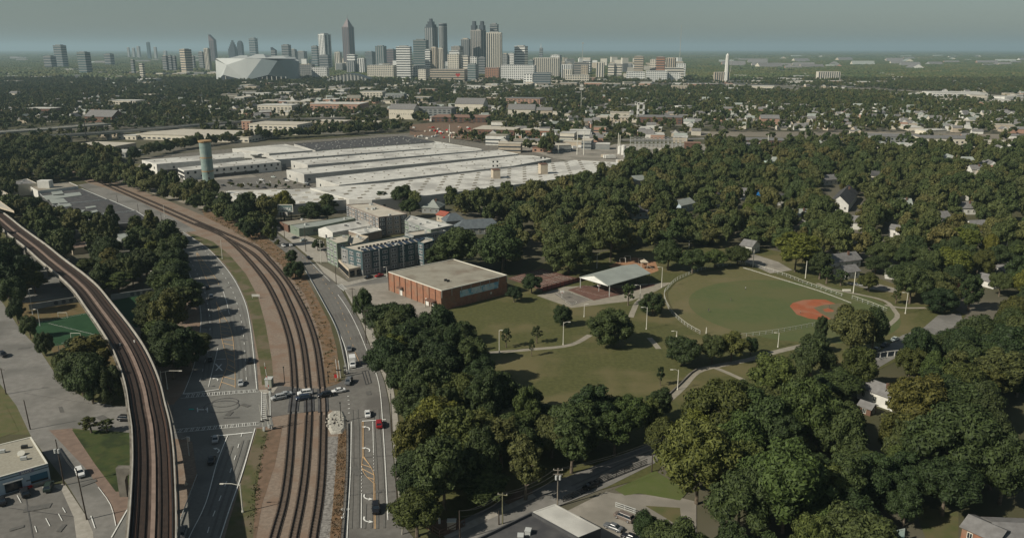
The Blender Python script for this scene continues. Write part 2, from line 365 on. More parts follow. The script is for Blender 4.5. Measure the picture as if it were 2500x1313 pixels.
# east street
roadR = px((570, 528), (600, 530), (632, 548), (672, 567), (712, 597), (772, 648), (828, 700), (880, 785), (912, 868), (938, 930), (950, 985), (955, 1060), (963, 1150), (970, 1240), (975, 1270), (1010, 1313), (1120, 1600), (800, 1600), (832, 1313), (846, 1110), (846, 1035), (846, 950), (843, 887), (822, 805), (787, 735), (740, 652), (695, 615), (632, 565), (590, 545))
sheet('east_street', roadR, ASPHR)
sheet('side_street', px((822, 692), (945, 672), (1010, 655), (1015, 668), (948, 692), (862, 712), (830, 706)), ASPH2)
sheet('pavement', px((770, 640), (805, 660), (850, 688), (945, 668), (945, 673), (845, 698), (822, 692), (790, 665)), CONC)
sheet('pavement', px((838, 702), (862, 712), (905, 790), (935, 862), (957, 930), (970, 1010), (985, 1150), (998, 1260), (1070, 1313), (1045, 1313), (978, 1262), (966, 1150), (957, 1060), (952, 985), (940, 930), (914, 868), (882, 785)), CONC)
sheet('brick_building_yard', px((838, 702), (948, 690), (1092, 757), (1050, 778), (960, 790), (905, 790)), LOT)
sheet('shop_forecourt', px((650, 545), (700, 560), (790, 590), (800, 640), (770, 640), (712, 592)), CONC)
sheet('apartment_yard', px((780, 600), (950, 640), (940, 668), (850, 688)), CONCD)
# park
sheet('park_lawn', px((905, 790), (960, 790), (1050, 778), (1092, 757), (1240, 705), (1330, 640), (1500, 610), (1820, 598), (2030, 640), (2260, 720), (2360, 770), (2260, 850), (2150, 900), (1990, 960), (1700, 1010), (1600, 1160), (1340, 1230), (1080, 1290), (990, 1250), (975, 1010), (950, 900)), GRASS)
sheet('tennis_court', px((1238, 680), (1322, 656), (1418, 682), (1332, 712)), COURT)
sheet('court_surround', px((1310, 722), (1380, 700), (1520, 695), (1640, 690), (1600, 712), (1540, 735), (1395, 752)), PATHM)
sheet('basketball_court', px((1352, 716), (1385, 711), (1443, 732), (1396, 747)), COURTG)
sheet('basketball_court', px((1386, 708), (1425, 697), (1525, 705), (1595, 693), (1600, 697), (1505, 722), (1450, 734)), COURT)
sheet('play_ground', px((1486, 650), (1515, 636), (1548, 628), (1600, 639), (1608, 661), (1590, 668), (1560, 672)), SAND)
sheet('ball_field', px((1630, 712), (1650, 690), (1700, 668), (1812, 650), (1900, 674), (2057, 728), (2100, 750), (1990, 800), (1806, 828), (1710, 818), (1675, 797), (1643, 765), (1632, 735)), FIELDG)
fc = G(1985, 757)
def arc(c, rx, a0, a1, n=28, sy=1.0): return [(c[0]+rx*cos(R(a0+(a1-a0)*i/n)), c[1]+sy*rx*sin(R(a0+(a1-a0)*i/n))) for i in range(n+1)]
sheet('watered_grass', arc(G(1930, 752), 44, 0, 360, 40), FIELDG2)
sheet('ball_infield', px((1928, 748), (1935, 740), (1960, 733), (1990, 731), (2015, 732), (2040, 742), (2048, 760), (2035, 778), (2010, 782), (1975, 778), (1945, 768)), CLAY)
sheet('infield_grass', px((1986, 752), (2010, 745), (2062, 740), (2078, 765), (2040, 785), (2003, 765)), mat('worn_infield_grass', (.15, .125, .075), (.12, .115, .06), .2))
sheet('pitcher_mound', px((2008, 756), (2022, 752), (2036, 758), (2034, 762), (2015, 762)), CLAY)
for pts, wd in (([(1180, 862), (1240, 858), (1300, 853), (1375, 846), (1410, 836), (1440, 818)], 2.4), ([(1632, 975), (1665, 945), (1690, 916), (1712, 903), (1755, 893), (1830, 878), (1900, 858), (2000, 835)], 3), ([(1742, 897), (1775, 910), (1815, 928)], 2.0),
                ([(1585, 825), (1597, 838), (1608, 852)], 2.2), ([(1540, 775), (1548, 755), (1560, 735), (1600, 705), (1620, 698)], 2.4), ([(1995, 692), (2030, 706), (2100, 720), (2160, 735), (2185, 760), (2190, 775), (2165, 798)], 2.0), ([(2160, 745), (2200, 752), (2260, 752)], 2)):
    ribbon('park_path', smooth_line(px(*pts), 3), wd, PATHM)
o = MB().beam(smooth_line(px((1630, 968), (1662, 938), (1688, 912), (1702, 903)), 3), .4, .7, z=0).build('retaining_wall', CONCD); tag(o, 'low dark retaining wall curving beside the park path', 'wall')
sheet('park_side_street', px((1812, 612), (1900, 640), (1935, 660), (1880, 668), (1820, 640)), LOT)
sheet('park_side_street', px((2290, 770), (2345, 765), (2352, 790), (2290, 815), (2210, 860), (2150, 895), (2130, 910), (2120, 880), (2200, 820), (2255, 800)), ASPH2)
sheet('lot_by_houses', px((2060, 690), (2130, 690), (2200, 708), (2190, 716), (2110, 704)), LOT)
# south street and yards
sheet('south_street', px((1040, 1313), (1200, 1235), (1400, 1158), (1580, 1085), (1660, 1040), (1690, 1060), (1600, 1130), (1480, 1190), (1300, 1260), (1190, 1313), (1150, 1600), (960, 1600)), ASPH2)
sheet('pavement', px((1065, 1313), (1170, 1262), (1300, 1205), (1310, 1214), (1180, 1275), (1100, 1313), (1040, 1360), (1010, 1360)), CONC)
sheet('red_dirt_patch', px((1230, 1225), (1260, 1198), (1300, 1195), (1300, 1205), (1240, 1232)), DIRT)
sheet('red_dirt_patch', px((1040, 1280), (1110, 1262), (1135, 1285), (1075, 1313)), DIRT)
sheet('yard', px((1480, 1200), (1500, 1205), (1640, 1210), (1700, 1225), (1700, 1313), (1700, 1400), (1400, 1400), (1380, 1250)), LOT)
sheet('yard_lawn', px((1500, 1195), (1600, 1150), (1680, 1200), (1660, 1222), (1560, 1205), (1525, 1210)), mat('yard_grass', (.085, .11, .03), (.10, .115, .04), .3))
sheet('yard_lawn', px((1575, 1235), (1660, 1240), (1665, 1290), (1620, 1262)), GRASSD)
sheet('yard_lawn', px((2230, 1235), (2340, 1250), (2340, 1313), (2260, 1313)), GRASSD)
sheet('corner_lawn', px((988, 1262), (1015, 1255), (1075, 1300), (1100, 1330), (1050, 1340)), GRASSD)
# industrial land north
sheet('factory_yard', px((250, 410), (345, 398), (420, 400), (700, 395), (840, 440), (860, 490), (560, 500), (470, 470), (400, 455), (320, 430)), LOT)
sheet('car_park', px((520, 440), (690, 428), (770, 437), (770, 450), (640, 462), (530, 465)), ASPHR)
sheet('mown_field', px((245, 408), (345, 399), (330, 412), (310, 425), (300, 436), (262, 420)), GRASS)
sheet('depot_yard', px((1380, 400), (1500, 352), (1700, 350), (1820, 365), (1700, 395), (1480, 402)), LOT)
sheet('lot', px((1200, 378), (1330, 350), (1500, 358), (1400, 392)), LOT)
sheet('warehouse_yard', px((340, 385), (600, 360), (720, 345), (1000, 325), (1300, 370), (1380, 395), (1000, 480), (760, 490), (600, 420)), CONCD)
sheet('depot_yard', px((1060, 300), (1190, 300), (1180, 345), (1000, 330), (1000, 305)), DIRT)
sheet('clearing', px((1830, 430), (1900, 425), (1905, 442), (1860, 450)), DIRT)
sheet('rail_yard', px((1700, 322), (2240, 322), (2500, 330), (2500, 352), (2300, 350), (1990, 335), (1700, 333)), mat('yard_tan', (.24, .21, .165), (.17, .15, .12), .01))
for pts, wd, m_ in (([(1150, 214), (1500, 211), (1850, 209), (2150, 219), (2520, 238)], 26, CONC), ([(1150, 219), (1500, 216), (1850, 215), (2150, 227), (2520, 247)], 18, CONC), ([(1780, 205), (1900, 212), (2000, 222), (2200, 240), (2500, 262)], 20, ASPH2), ([(1500, 216), (1700, 222), (1850, 232), (2000, 236)], 14, CONC)):
    ribbon('freeway', smooth_line(px(*pts), 40), wd, m_)
sheet('freeway_lot', px((1960, 221), (2140, 228), (2400, 246), (2380, 256), (2150, 243), (1980, 231)), ASPHR)
rl = random.Random(3)
for i in range(110):
    x = rl.uniform(0, 2500); y = rl.choice((rl.uniform(192, 300), rl.uniform(250, 400)))
    if 330 < x < 1480 and y > 335 or x > 1600 and y > 350 and x < 1950 or x < 330 and y > 340: continue
    c = G(x, y); a = R(rl.choice((-14, -8, 8))); L_, B_ = rl.uniform(14, 48)*(1+c.y/3000), rl.uniform(10, 30)
    if rl.random() < .35: L_, B_ = rl.uniform(80, 200), 7
    q = [(c.x+u*L_*cos(a)-v*B_*sin(a), c.y+u*L_*sin(a)+v*B_*cos(a)) for u, v in ((-1, -.5), (1, -.5), (1, .5), (-1, .5))]
    sheet('lot' if B_ > 8 else 'far_street', q, rl.choice([LOT, ASPH2, CONC, ASPH2, LOT])); LOTS.append(q)
sheet('downtown_ground', [G(0, 183), G(2120, 212), G(2120, 178), G(1500, 158), G(400, 152), G(0, 168)], mat('city_ground', (.16, .155, .14), (.10, .10, .085), .01, c3=(.05, .065, .04), sc3=.004))
for pts in ([(560, 262), (700, 250), (900, 232), (1000, 225)], [(1880, 345), (2100, 360), (2400, 372)], [(1180, 300), (1400, 240), (1420, 215)], [(0, 415), (60, 412), (100, 428)]):
    ribbon('far_street', px(*pts), 9, ASPH2)
# ---------------------------------------------------------------- railway
TR = {'A': [(480, 545), (523, 562), (570, 597), (607, 635), (647, 685), (674, 735), (694, 785), (711, 850), (719, 950), (714, 1017), (705, 1135), (692, 1225), (668, 1313), (618, 1500)],
      'B': [(130, 394), (210, 428), (245, 446), (320, 480), (400, 515), (470, 546), (530, 570), (602, 609), (639, 640), (680, 688), (704, 735), (724, 785), (741, 850), (752, 950), (754, 1017), (746, 1135), (734, 1225), (716, 1313), (680, 1500)],
      'C': [(135, 391), (217, 424), (250, 441), (325, 473), (400, 505), (500, 549), (552, 571), (625, 604), (662, 639), (702, 687), (731, 735), (754, 785), (773, 850), (786, 950), (789, 1017), (786, 1135), (778, 1225), (764, 1313), (740, 1500)]}
sl = MB().box((0, 0, 0), (.26, 2.6, .16)).mesh('sleeper', SLEEP)
tracks = []
for k, lab in (('A', 'railway track nearest the main road, curving past the grass strip'), ('B', 'middle railway track of the three curving past the level crossing'), ('C', 'railway track nearest the east street, beside the dry brush bank')):
    pts = smooth_line(px(*TR[k]), 3.0)
    t = thing('railway_track', lab, 'railway track', (pts[0].x, pts[0].y, 0), group='railway tracks over the level crossing')
    for s_ in (-1, 1):
        MB().beam(pts, .26, .3, off=s_*.78, z=.12).build('rail', RAIL, t)  # wider than a rail head, to take in the painted shadow line
    ties = walk(pts, .62)[::-1]
    crossing = lambda p: 944 < P(p.x, p.y, 0)[1] < 1012
    ties = [q for q in ties if not crossing(q[0])]
    LY = LAYER[0]+.01
    near = ties[:300]; rest = MB()
    for p, a in near: inst('sleeper', sl, t, (p.x-t.location.x, p.y-t.location.y, .06+LY*.3), a)
    for p, a in ties[300:]: rest.box((p.x, p.y, .06+LY*.3), (.26, 2.6, .16), a)
    o = rest.build('sleeper_run', SLEEP, t); o['kind'] = 'stuff'
    tracks.append(pts)
# crossing panels
for k in range(3):
    seg = [p for p in tracks[k] if 946 < P(p.x, p.y, 0)[1] < 1010]
    if k == 0: t = thing('level_crossing', 'dark plates filling the three tracks where the crossing road passes', 'level crossing', (seg[0].x, seg[0].y, 0))
    MB().beam(seg, 1.3, .22, z=.04).build('centre_plate', ROOFD if k < 2 else SLEEP, t)
    MB().beam(seg, .7, .2, off=1.25, z=.04).build('side_plate', ROOFD, t); MB().beam(seg, .7, .2, off=-1.25, z=.04).build('side_plate', ROOFD, t)
WEAR = mat('tyre_worn_asphalt', (.125, .120, .108), (.15, .145, .131), .9, det=6); PATCH = mat('asphalt_patch', (.10, .098, .09), (.125, .12, .11), .8)
for pts in ([(865, 1290), (868, 1180), (868, 1060), (866, 1000)], [(930, 1290), (928, 1180), (922, 1080), (916, 1000)], [(898, 1290), (900, 1230)], [(895, 900), (880, 850), (850, 785), (815, 725), (780, 680), (720, 620)], [(862, 905), (855, 850), (825, 780), (790, 715)],
            [(600, 1075), (580, 1140), (552, 1220), (525, 1310)], [(560, 1090), (535, 1160), (500, 1260)], [(612, 930), (606, 860), (598, 800), (585, 745)], [(590, 930), (584, 860), (572, 800), (560, 750)], [(500, 930), (508, 870), (513, 800), (505, 730), (490, 670)],
            [(1400, 1190), (1500, 1145), (1590, 1105)]):
    ribbon('tyre_track', smooth_line(px(*pts), 3), .6, WEAR, off=.8); ribbon('tyre_track', smooth_line(px(*pts), 3), .6, WEAR, off=-.8)
rw = random.Random(9)
for x, y in ((560, 700), (595, 830), (505, 800), (900, 960), (870, 1150), (925, 1200), (700, 605), (800, 690), (60, 850), (150, 1000), (215, 1180), (250, 1020), (600, 990), (560, 1010), (1480, 1165), (90, 1240), (40, 1290), (150, 1290)):
    c = G(x, y); a = rw.uniform(0, 3); l_, b_ = rw.uniform(1.5, 4), rw.uniform(.5, 1.3); sheet('asphalt_patch', [(c.x+u*l_*cos(a)-v*b_*sin(a), c.y+u*l_*sin(a)+v*b_*cos(a)) for u, v in ((-1, -1), (1, -.9), (1.1, 1), (-.9, 1.05))], PATCH)
for pts in ([(500, 660), (600, 655 + 60)], [(480, 800), (612, 790)], [(852, 1120), (960, 1112)], [(850, 1210), (965, 1200)], [(0, 800), (55, 805)], [(60, 960), (250, 990)], [(20, 1240), (180, 1262)], [(60, 1200), (80, 1313)]):
    ribbon('tar_seam', px(*pts), .12, ROOFD)
# ---------------------------------------------------------------- road markings
def mark(name, pts, wd, m=WHITEP, dash=None, smooth=True, label=None):
    LAYER[0] += .0005
    q = smooth_line(pts, 3) if smooth and len(pts) > 2 else [Vector(p) for p in pts]
    mb = MB()
    if dash:
        for p, a in walk(q, dash[0]): mb.box((p.x, p.y, LAYER[0]), (dash[1], wd, .004), a)
    else: mb.strip(q, wd, LAYER[0]+.002)
    o = mb.build(name, m); tag(o, kind='structure'); return o
E = px
mark('edge_line', E((447, 567), (505, 606), (545, 647), (574, 687), (599, 741), (611, 798), (621, 886), (627, 950)), .25)
mark('edge_line', E((457, 655), (481, 720), (491, 782), (476, 884), (448, 962)), .2)
mark('lane_line', E((482, 590), (530, 650), (560, 695), (580, 745), (592, 800), (598, 860), (602, 935)), .18, dash=(9, 2.6))
mark('lane_line', E((466, 640), (492, 690), (505, 735), (513, 790), (508, 850), (496, 900), (486, 940)), .18, dash=(9, 2.6))
mark('stop_line', E((446, 962), (470, 960), (535, 951)), .4)
mark('lane_line', E((545, 622), (558, 670)), .18) if 0 else None
mark('turn_line', E((545, 712), (553, 737), (560, 768)), .2)
mark('turn_line', E((532, 850), (525, 880), (509, 945)), .2)
mark('edge_line', E((623, 1046), (604, 1112), (586, 1172), (560, 1245), (538, 1313), (515, 1380)), .25)
mark('lane_line', E((556, 1064), (530, 1130), (502, 1230), (462, 1313), (440, 1380)), .22)
mark('lane_line', E((590, 1062), (570, 1130), (548, 1190), (510, 1290), (490, 1380)), .2, dash=(7, 2.5))
mark('stop_line', E((515, 1066), (570, 1061), (617, 1056)), .5)
def hatch(name, left, right, n, m=YELP):
    "painted median: two borders and cross bars between them"
    a = smooth_line(left, 2); b = smooth_line(right, 2)
    mb = MB(); LAYER[0] += .0005; z = LAYER[0]+.002
    mb.strip(a, .16, z); mb.strip(b, .16, z)
    for i in range(1, n):
        p = a[min(len(a)-1, int(len(a)*(i-.35)/n))]; q = b[min(len(b)-1, int(len(b)*(i+.25)/n))]
        mb.strip([p, q], .28, z+.0005)
    o = mb.build(name, m); tag(o, kind='structure')
hatch('median_hatching', E((479, 618), (490, 650), (505, 685), (512, 700)), E((481, 617), (505, 650), (530, 685), (534, 696)), 10)
hatch('median_hatching', E((528, 738), (535, 770), (538, 800), (542, 830), (553, 870), (556, 890), (545, 920), (535, 950)), E((528, 737), (541, 765), (557, 790), (566, 815), (570, 840), (573, 880), (574, 915), (574, 948)), 19)
hatch('median_hatching', E((885, 1115), (884, 1145), (897, 1166), (912, 1180)), E((888, 1115), (906, 1142), (913, 1160), (913, 1180)), 5)
for y0, y1 in ((958, 966), (1044, 1052)):   # ladder crosswalks over the main road
    if y0 < 1000: a, b, c, d = E((446, 964), (630, 951), (632, 957), (441, 973))
    else: a, b, c, d = E((428, 1049), (632, 1031), (634, 1038), (420, 1058))
    mb = MB(); LAYER[0] += .0005; z = LAYER[0]+.002
    mb.strip([a, b], .16, z); mb.strip([d, c], .16, z)
    n = 15
    for i in range(1, n):
        p = a.lerp(b, i/n); q = d.lerp(c, i/n)
        for e in (0, .55):
            u = (b-a).normalized()*e; mb.strip([p+u, q+u], .14, z+.0005)
    tag(mb.build('crosswalk', WHITEP), kind='structure')
mb = MB(); z = LAYER[0]+.002
mb.strip(E((639, 957), (638, 1030)), .2, z); mb.strip(E((659, 960), (660, 1020)), .2, z)
for i in range(1, 14):
    t = i/14; mb.strip([G(641, 957+70*t), G(651, 957+69*t)], .45, z+.0005)
tag(mb.build('crosswalk', WHITEP), kind='structure'); LAYER[0] += .001
mb = MB(); z = LAYER[0]+.002     # ladder of the small crossing by the brick building
a, b, c, d = E((822, 696), (840, 712), (848, 708), (832, 693))
mb.strip([a, b], .15, z); mb.strip([d, c], .15, z)
for i in range(1, 6): mb.strip([a.lerp(b, i/6), d.lerp(c, i/6)], .4, z+.0005)
tag(mb.build('crosswalk', WHITEP), kind='structure')
# east street
mark('edge_line', E((743, 653), (790, 738), (825, 806), (843, 850), (850, 887), (852, 912)), .25)
mark('edge_line', E((758, 640), (805, 687),), .2, smooth=False)
mark('edge_line', E((825, 720), (850, 757), (875, 806), (895, 855), (908, 890), (920, 918), (929, 965), (936, 1060), (941, 1145), (947, 1270)), .22)
mark('edge_line', E((858, 1030), (856, 1140), (851, 1240), (846, 1340)), .2)
mark('lane_line', E((696, 601), (752, 640), (800, 700), (830, 750), (850, 810), (862, 845)), .14, YELP, dash=(8, 2.5))
mark('centre_line', E((866, 860), (880, 890)), .16, YELP)
mark('centre_line', E((884, 1030), (885, 1115)), .14, YELP); mark('centre_line', E((887, 1030), (888, 1115)), .14, YELP)
mark('centre_line', E((912, 1180), (914, 1292)), .14, YELP); mark('centre_line', E((915, 1180), (917, 1292)), .14, YELP)
mark('lane_line', E((910, 1030), (912, 1107)), .16); mark('lane_line', E((883, 1205), (882, 1290)), .16)
mark('lane_line', E((912, 1110), (913, 1155)), .14, dash=(1.8, .7)); mark('lane_line', E((883, 1140), (883, 1200)), .14, dash=(1.8, .7))
mark('stop_line', E((884, 1029), (942, 1025)), .45)
mark('edge_line', E((283, 1284), (270, 1233), (240, 1190)), .16); mark('edge_line', E((322, 1225), (272, 1313)), .25); mark('edge_line', E((222, 1260), (232, 1290)), .2)
mark('edge_line', E((215, 978), (250, 988), (273, 991)), .2)
mark('turn_guide', E((850, 968), (852, 990), (852, 1012)), .6, dash=(3.2, .35))
def arrow(p0, heading, flip=1, name='turn_arrow', k=1.0):
    "painted left or right turn arrow"
    mb = MB(); LAYER[0] += .0005; z = LAYER[0]+.002
    pts = [(-.9, 1.3*flip), (-.2, 1.25*flip), (.45, .9*flip), (.85, .2*flip), (.95, -.35*flip)]
    pts = [(.9, 1.2*flip)] if 0 else pts
    th = heading
    tr = lambda x, y: Vector((p0.x+k*(x*cos(th)-y*sin(th)), p0.y+k*(x*sin(th)+y*cos(th)), z))
    mb.strip([tr(x, y) for x, y in [(-1.4, -.9*flip), (-.4, -.85*flip), (.3, -.45*flip), (.7, .1*flip), (.8, .7*flip)]], .35*k, z)
    mb.poly([tr(.2, .6*flip), tr(1.4, .6*flip), tr(.85, 1.7*flip)])
    tag(mb.build(name, WHITEP), kind='structure')
for x, y in ((896, 1046), (896, 1098)): arrow(G(x, y), R(90), 1)
for x, y in ((896, 1215), (896, 1270)): arrow(G(x, y), R(-90), 1)
arrow(G(530, 1100), R(80), 1); arrow(G(527, 927), R(95), 1); arrow(G(544, 760), R(100), -1); arrow(G(536, 726), R(100), -1)
mb = MB(); z = LAYER[0]+.002      # painted X before the crossing, and teal and white marks in the junction
mb.strip(E((526, 889), (543, 906)), .45, z); mb.strip(E((541, 890), (527, 906)), .45, z+.001); mb.strip(E((529, 878), (552, 877)), .3, z); mb.strip(E((520, 919), (545, 917)), .3, z)
mb.strip(E((484, 1001), (506, 1001)), .55, z); mb.strip(E((482, 996), (483, 1007)), .3, z+.001); mb.strip(E((506, 996), (507, 1007)), .3, z+.001)
tag(mb.build('crossing_mark', WHITEP), kind='structure')
tag(MB().strip(E((461, 1000), (474, 1000)), .8, z+.002).build('teal_mark', TEALP), kind='structure')
mb = MB(); z += .001             # dark detector loop on the east street and tyre rings in the junction
for q in ([(884, 908), (893, 940)], [(890, 906), (899, 937)], [(898, 905), (906, 935)], [(884, 908), (898, 905)], [(893, 940), (906, 935)]): mb.strip(E(*q), .25, z)
c = G(541, 993)
for rr, oy in ((5.4, 0), (4.2, 3)): mb.strip([(c[0]+rr*cos(t/20*2*pi), c[1]+oy+rr*.8*sin(t/20*2*pi), z) for t in range(21)], .22, z)
mb.strip(E((545, 1021), (585, 1020)), .25, z)
tag(mb.build('tar_mark', ROOFD), kind='structure')
def bike(p, th):
    mb = MB(); LAYER[0] += .0005; z = LAYER[0]+.002; u = Vector((cos(th), sin(th), 0)); v = Vector((-sin(th), cos(th), 0))
    for s_ in (-.6, .6):
        c = p+v*s_; mb.strip([(c.x+.4*cos(t*pi/5), c.y+.4*sin(t*pi/5), z) for t in range(11)], .12, z)
    mb.strip([p-v*.6, p+u*.7, p+v*.6], .12, z); mb.strip([p+u*1.8, p+u*3.4], .2, z)
    a = p+u*3.3; mb.poly([(a.x+v.x*.45, a.y+v.y*.45, z), (a.x-v.x*.45, a.y-v.y*.45, z), (a.x+u.x*.9, a.y+u.y*.9, z)])
    tag(mb.build('bike_lane_mark', WHITEP), kind='structure')
bike(G(955, 1252), R(90)); bike(G(843, 1244), R(-90))
# tennis and ball court lines
def court_lines(a, b, c, d, z):
    mb = MB()
    for t in (.08, .2, .5, .8, .92): mb.strip([a.lerp(b, t), d.lerp(c, t)], .12, z)
    for t in (.1, .3, .5, .7, .9): mb.strip([a.lerp(d, t), b.lerp(c, t)], .12, z+.001)
    return mb
A4 = px((1244, 680), (1322, 660), (1362, 671), (1284, 693)); B4 = px((1290, 694), (1368, 672), (1406, 682), (1332, 704))
for q in (A4, B4): tag(court_lines(*q, LAYER[0]+.004).build('court_lines', PALE), kind='structure')
mb = MB(); q = px((1358, 717), (1385, 713), (1438, 731), (1396, 745)); z = LAYER[0]+.002
mb.strip(q+[q[0]], .14, z); c = G(1394, 738); mb.strip([(c.x+2.5*cos(t*pi/8), c.y+2.5*sin(t*pi/8), z) for t in range(17)], .15, z)
q = px((1405, 708), (1432, 699), (1520, 708), (1470, 724)); mb.strip(q+[q[0]], .12, z)
tag(mb.build('court_lines', PALE), kind='structure')
mb = MB(); z = LAYER[0]+.002
mb.strip(px((75, 792), (214, 766), (259, 814), (150, 839)), .15, z)
mb.strip(px((118, 790), (240, 820)), .12, z)
tag(mb.build('pitch_lines', WHITEP), kind='structure')
mb = MB(); z = LAYER[0]+.002      # parking bay lines
for q in ([(42, 1210), (52, 1228)], [(105, 1190), (112, 1206)], [(153, 1240), (160, 1252)], [(143, 1255), (152, 1272)], [(112, 1266), (122, 1285)], [(85, 1285), (90, 1300)]): mb.strip(E(*q), .16, z)
for i in range(9): mb.strip(E((530+i*16, 452-i*1.3), (534+i*16, 458-i*1.3)), .2, z)
tag(mb.build('bay_lines', WHITEP), kind='structure')
# ================================================================ BUILDINGS
FOOT = []                                    # ground outlines trees must keep off
WIN = {}
def win_mesh(ww, wh, frame=PALE, pane=GLASS, cross=True):
    k = (round(ww, 2), round(wh, 2), frame.name, pane.name, cross)
    if k not in WIN:
        m = MB()
        m.box((0, -.02, 0), (ww, .06, wh), 0, 1)
        t = .12
        for s_ in (-1, 1):
            m.box((s_*(ww/2+t/2), -.06, 0), (t, .16, wh+2*t), 0, 0); m.box((0, -.06, s_*(wh/2+t/2)), (ww, .16, t), 0, 0)
        if cross: m.box((0, -.075, 0), (t*.7, .09, wh), 0, 0)
        WIN[k] = m.mesh('window', [frame, pane])
    return WIN[k]
def windows(t, a, b, z0, rows, cols, ww=1.5, wh=1.6, dz=3.2, m0=.5, m1=.5, frame=PALE, pane=GLASS, cross=True, name='window', skip=None, pairs=0):
    "rows x cols windows on the wall a-b (outward side to the right of a->b), each one a part"
    a = Vector((a[0], a[1])); b = Vector((b[0], b[1])); d = b-a; l = d.length; u = d/l; n = Vector((u.y, -u.x)); me = win_mesh(ww, wh, frame, pane, cross)
    for r_ in range(rows):
        for c in range(cols):
            if skip and skip(r_, c): continue
            s_ = m0*l/cols*0 + l*(c+.5)/cols
            for q in ((-ww*.62, ww*.62) if pairs else (0,)):
                p = a+u*(s_+q)+n*.035
                inst(name, me, t, (p.x-t.location.x, p.y-t.location.y, z0+r_*dz), atan2(u.y, u.x))
def edges(poly):
    poly = ccw(poly); return [(poly[i], poly[(i+1) % len(poly)]) for i in range(len(poly))]
def base_of(poly): return (sum(p[0] for p in poly)/len(poly), sum(p[1] for p in poly)/len(poly), 0)
def flat_building(name, label, cat, roof_px, h, wall, roof, parapet=.5, pm=None, group=None, z0=0, world=None, vents=0, foot=True):
    poly = ccw([(p[0], p[1]) for p in (world or [G(x, y, h) for x, y in roof_px])])
    if foot: FOOT.append(poly)
    t = thing(name, label, cat, base_of(poly), group=group)
    MB().prism(poly, z0, h-parapet).build('wall', wall, t)
    MB().prism(insetp(poly, .35), h-parapet-.1, h-parapet+.05).build('roof', roof, t)
    mb = MB(); ins = insetp(poly, .38); n = len(poly)
    for i in range(n):
        j = (i+1) % n; a, b, c, d = poly[i], poly[j], ins[j], ins[i]
        vs = [(*q[:2], z) for z in (h-parapet+.002, h) for q in (a, b, c, d)]
        mb.add(vs, [(3, 2, 1, 0), (4, 5, 6, 7), (0, 1, 5, 4), (1, 2, 6, 5), (2, 3, 7, 6), (3, 0, 4, 7)])
    mb.build('parapet', pm or wall, t)
    if vents:
        xs = [p[0] for p in poly]; ys = [p[1] for p in poly]; vm = MB().box((0, 0, .5), (1.4, 1.2, 1)).box((0, 0, 1.08), (1.6, 1.4, .14)).mesh('roof_vent', STEEL)
        k = 0; tries = 0
        while k < vents and tries < 400:
            tries += 1; q = (rnd.uniform(min(xs), max(xs)), rnd.uniform(min(ys), max(ys)))
            if inside(q, insetp(poly, 2)):
                inst('roof_vent', vm, t, (q[0]-t.location.x, q[1]-t.location.y, h-parapet+.05), rnd.random()*3); k += 1
    return t, poly
def inside(p, poly):
    c = False; n = len(poly); j = n-1
    for i in range(n):
        if (poly[i][1] > p[1]) != (poly[j][1] > p[1]) and p[0] < (poly[j][0]-poly[i][0])*(p[1]-poly[i][1])/(poly[j][1]-poly[i][1])+poly[i][0]: c = not c
        j = i
    return c
def gable_building(name, label, cat, a, b, width, eave, ridge, wall, roof, over=.5, group=None, hip=False, win=1, chimney=False, foot=True, frame=PALE):
    "a-b is the foot of the long front wall in the ground plane; the house goes back by width"
    a = Vector((a[0], a[1])); b = Vector((b[0], b[1])); u = (b-a).normalized(); n = Vector((-u.y, u.x)); l = (b-a).length
    poly = [tuple(a), tuple(b), tuple(b+n*width), tuple(a+n*width)]
    if foot: FOOT.append(poly)
    t = thing(name, label, cat, base_of(poly), group=group)
    w_ = MB(); w_.prism(poly, 0, eave)
    ma = a+n*width/2; mbb = b+n*width/2
    if not hip:
        for c, d, m_ in ((a, a+n*width, ma), (b, b+n*width, mbb)):
            q = u*(.02 if m_ is mbb else -.02)
            w_.add([(*(c-q*0), eave), (*d, eave), (*m_, ridge-.12)], [(0, 1, 2)])
    w_.build('wall', wall, t)
    r_ = MB(); o = over; A = a-u*o-n*o; B = b+u*o-n*o; C_ = b+u*o+n*(width+o); D_ = a-u*o+n*(width+o); hp = width/2 if hip else 0
    MA = ma-u*(o-hp); MBB = mbb+u*(o-hp); ez = eave-.15; th = .18
    top = [(*A, ez+th), (*B, ez+th), (*C_, ez+th), (*D_, ez+th), (*MA, ridge+th), (*MBB, ridge+th)]
    bot = [(x, y, z-th) for x, y, z in top]
    fs = [(0, 1, 5, 4), (2, 3, 4, 5)]+([(3, 0, 4), (1, 2, 5)] if hip else [])
    fs += [tuple(i+6 for i in f[::-1]) for f in fs]
    ring = [0, 1, 2, 3] if hip else [0, 1, 5, 2, 3, 4]
    fs += [(ring[i]+6, ring[(i+1) % len(ring)]+6, ring[(i+1) % len(ring)], ring[i]) for i in range(len(ring))]
    ro = r_.add(top+bot, fs).build('roof', roof, t)
    if chimney:
        c = a.lerp(b, .7)+n*width*.35; MB().box((c.x, c.y, ridge), (.9, .9, 2)).build('chimney', BRICKD, ro, origin=t.location)
    if win:
        for c, d in ((a, b), (b, b+n*width), (b+n*width, a+n*width), (a+n*width, a)):
            k = max(1, int((d-c).length/3.6)); windows(t, c, d, eave*.52, win, k, 1.0, 1.4, frame=frame)
    return t
SR = px((0, 0))[0] if 0 else None
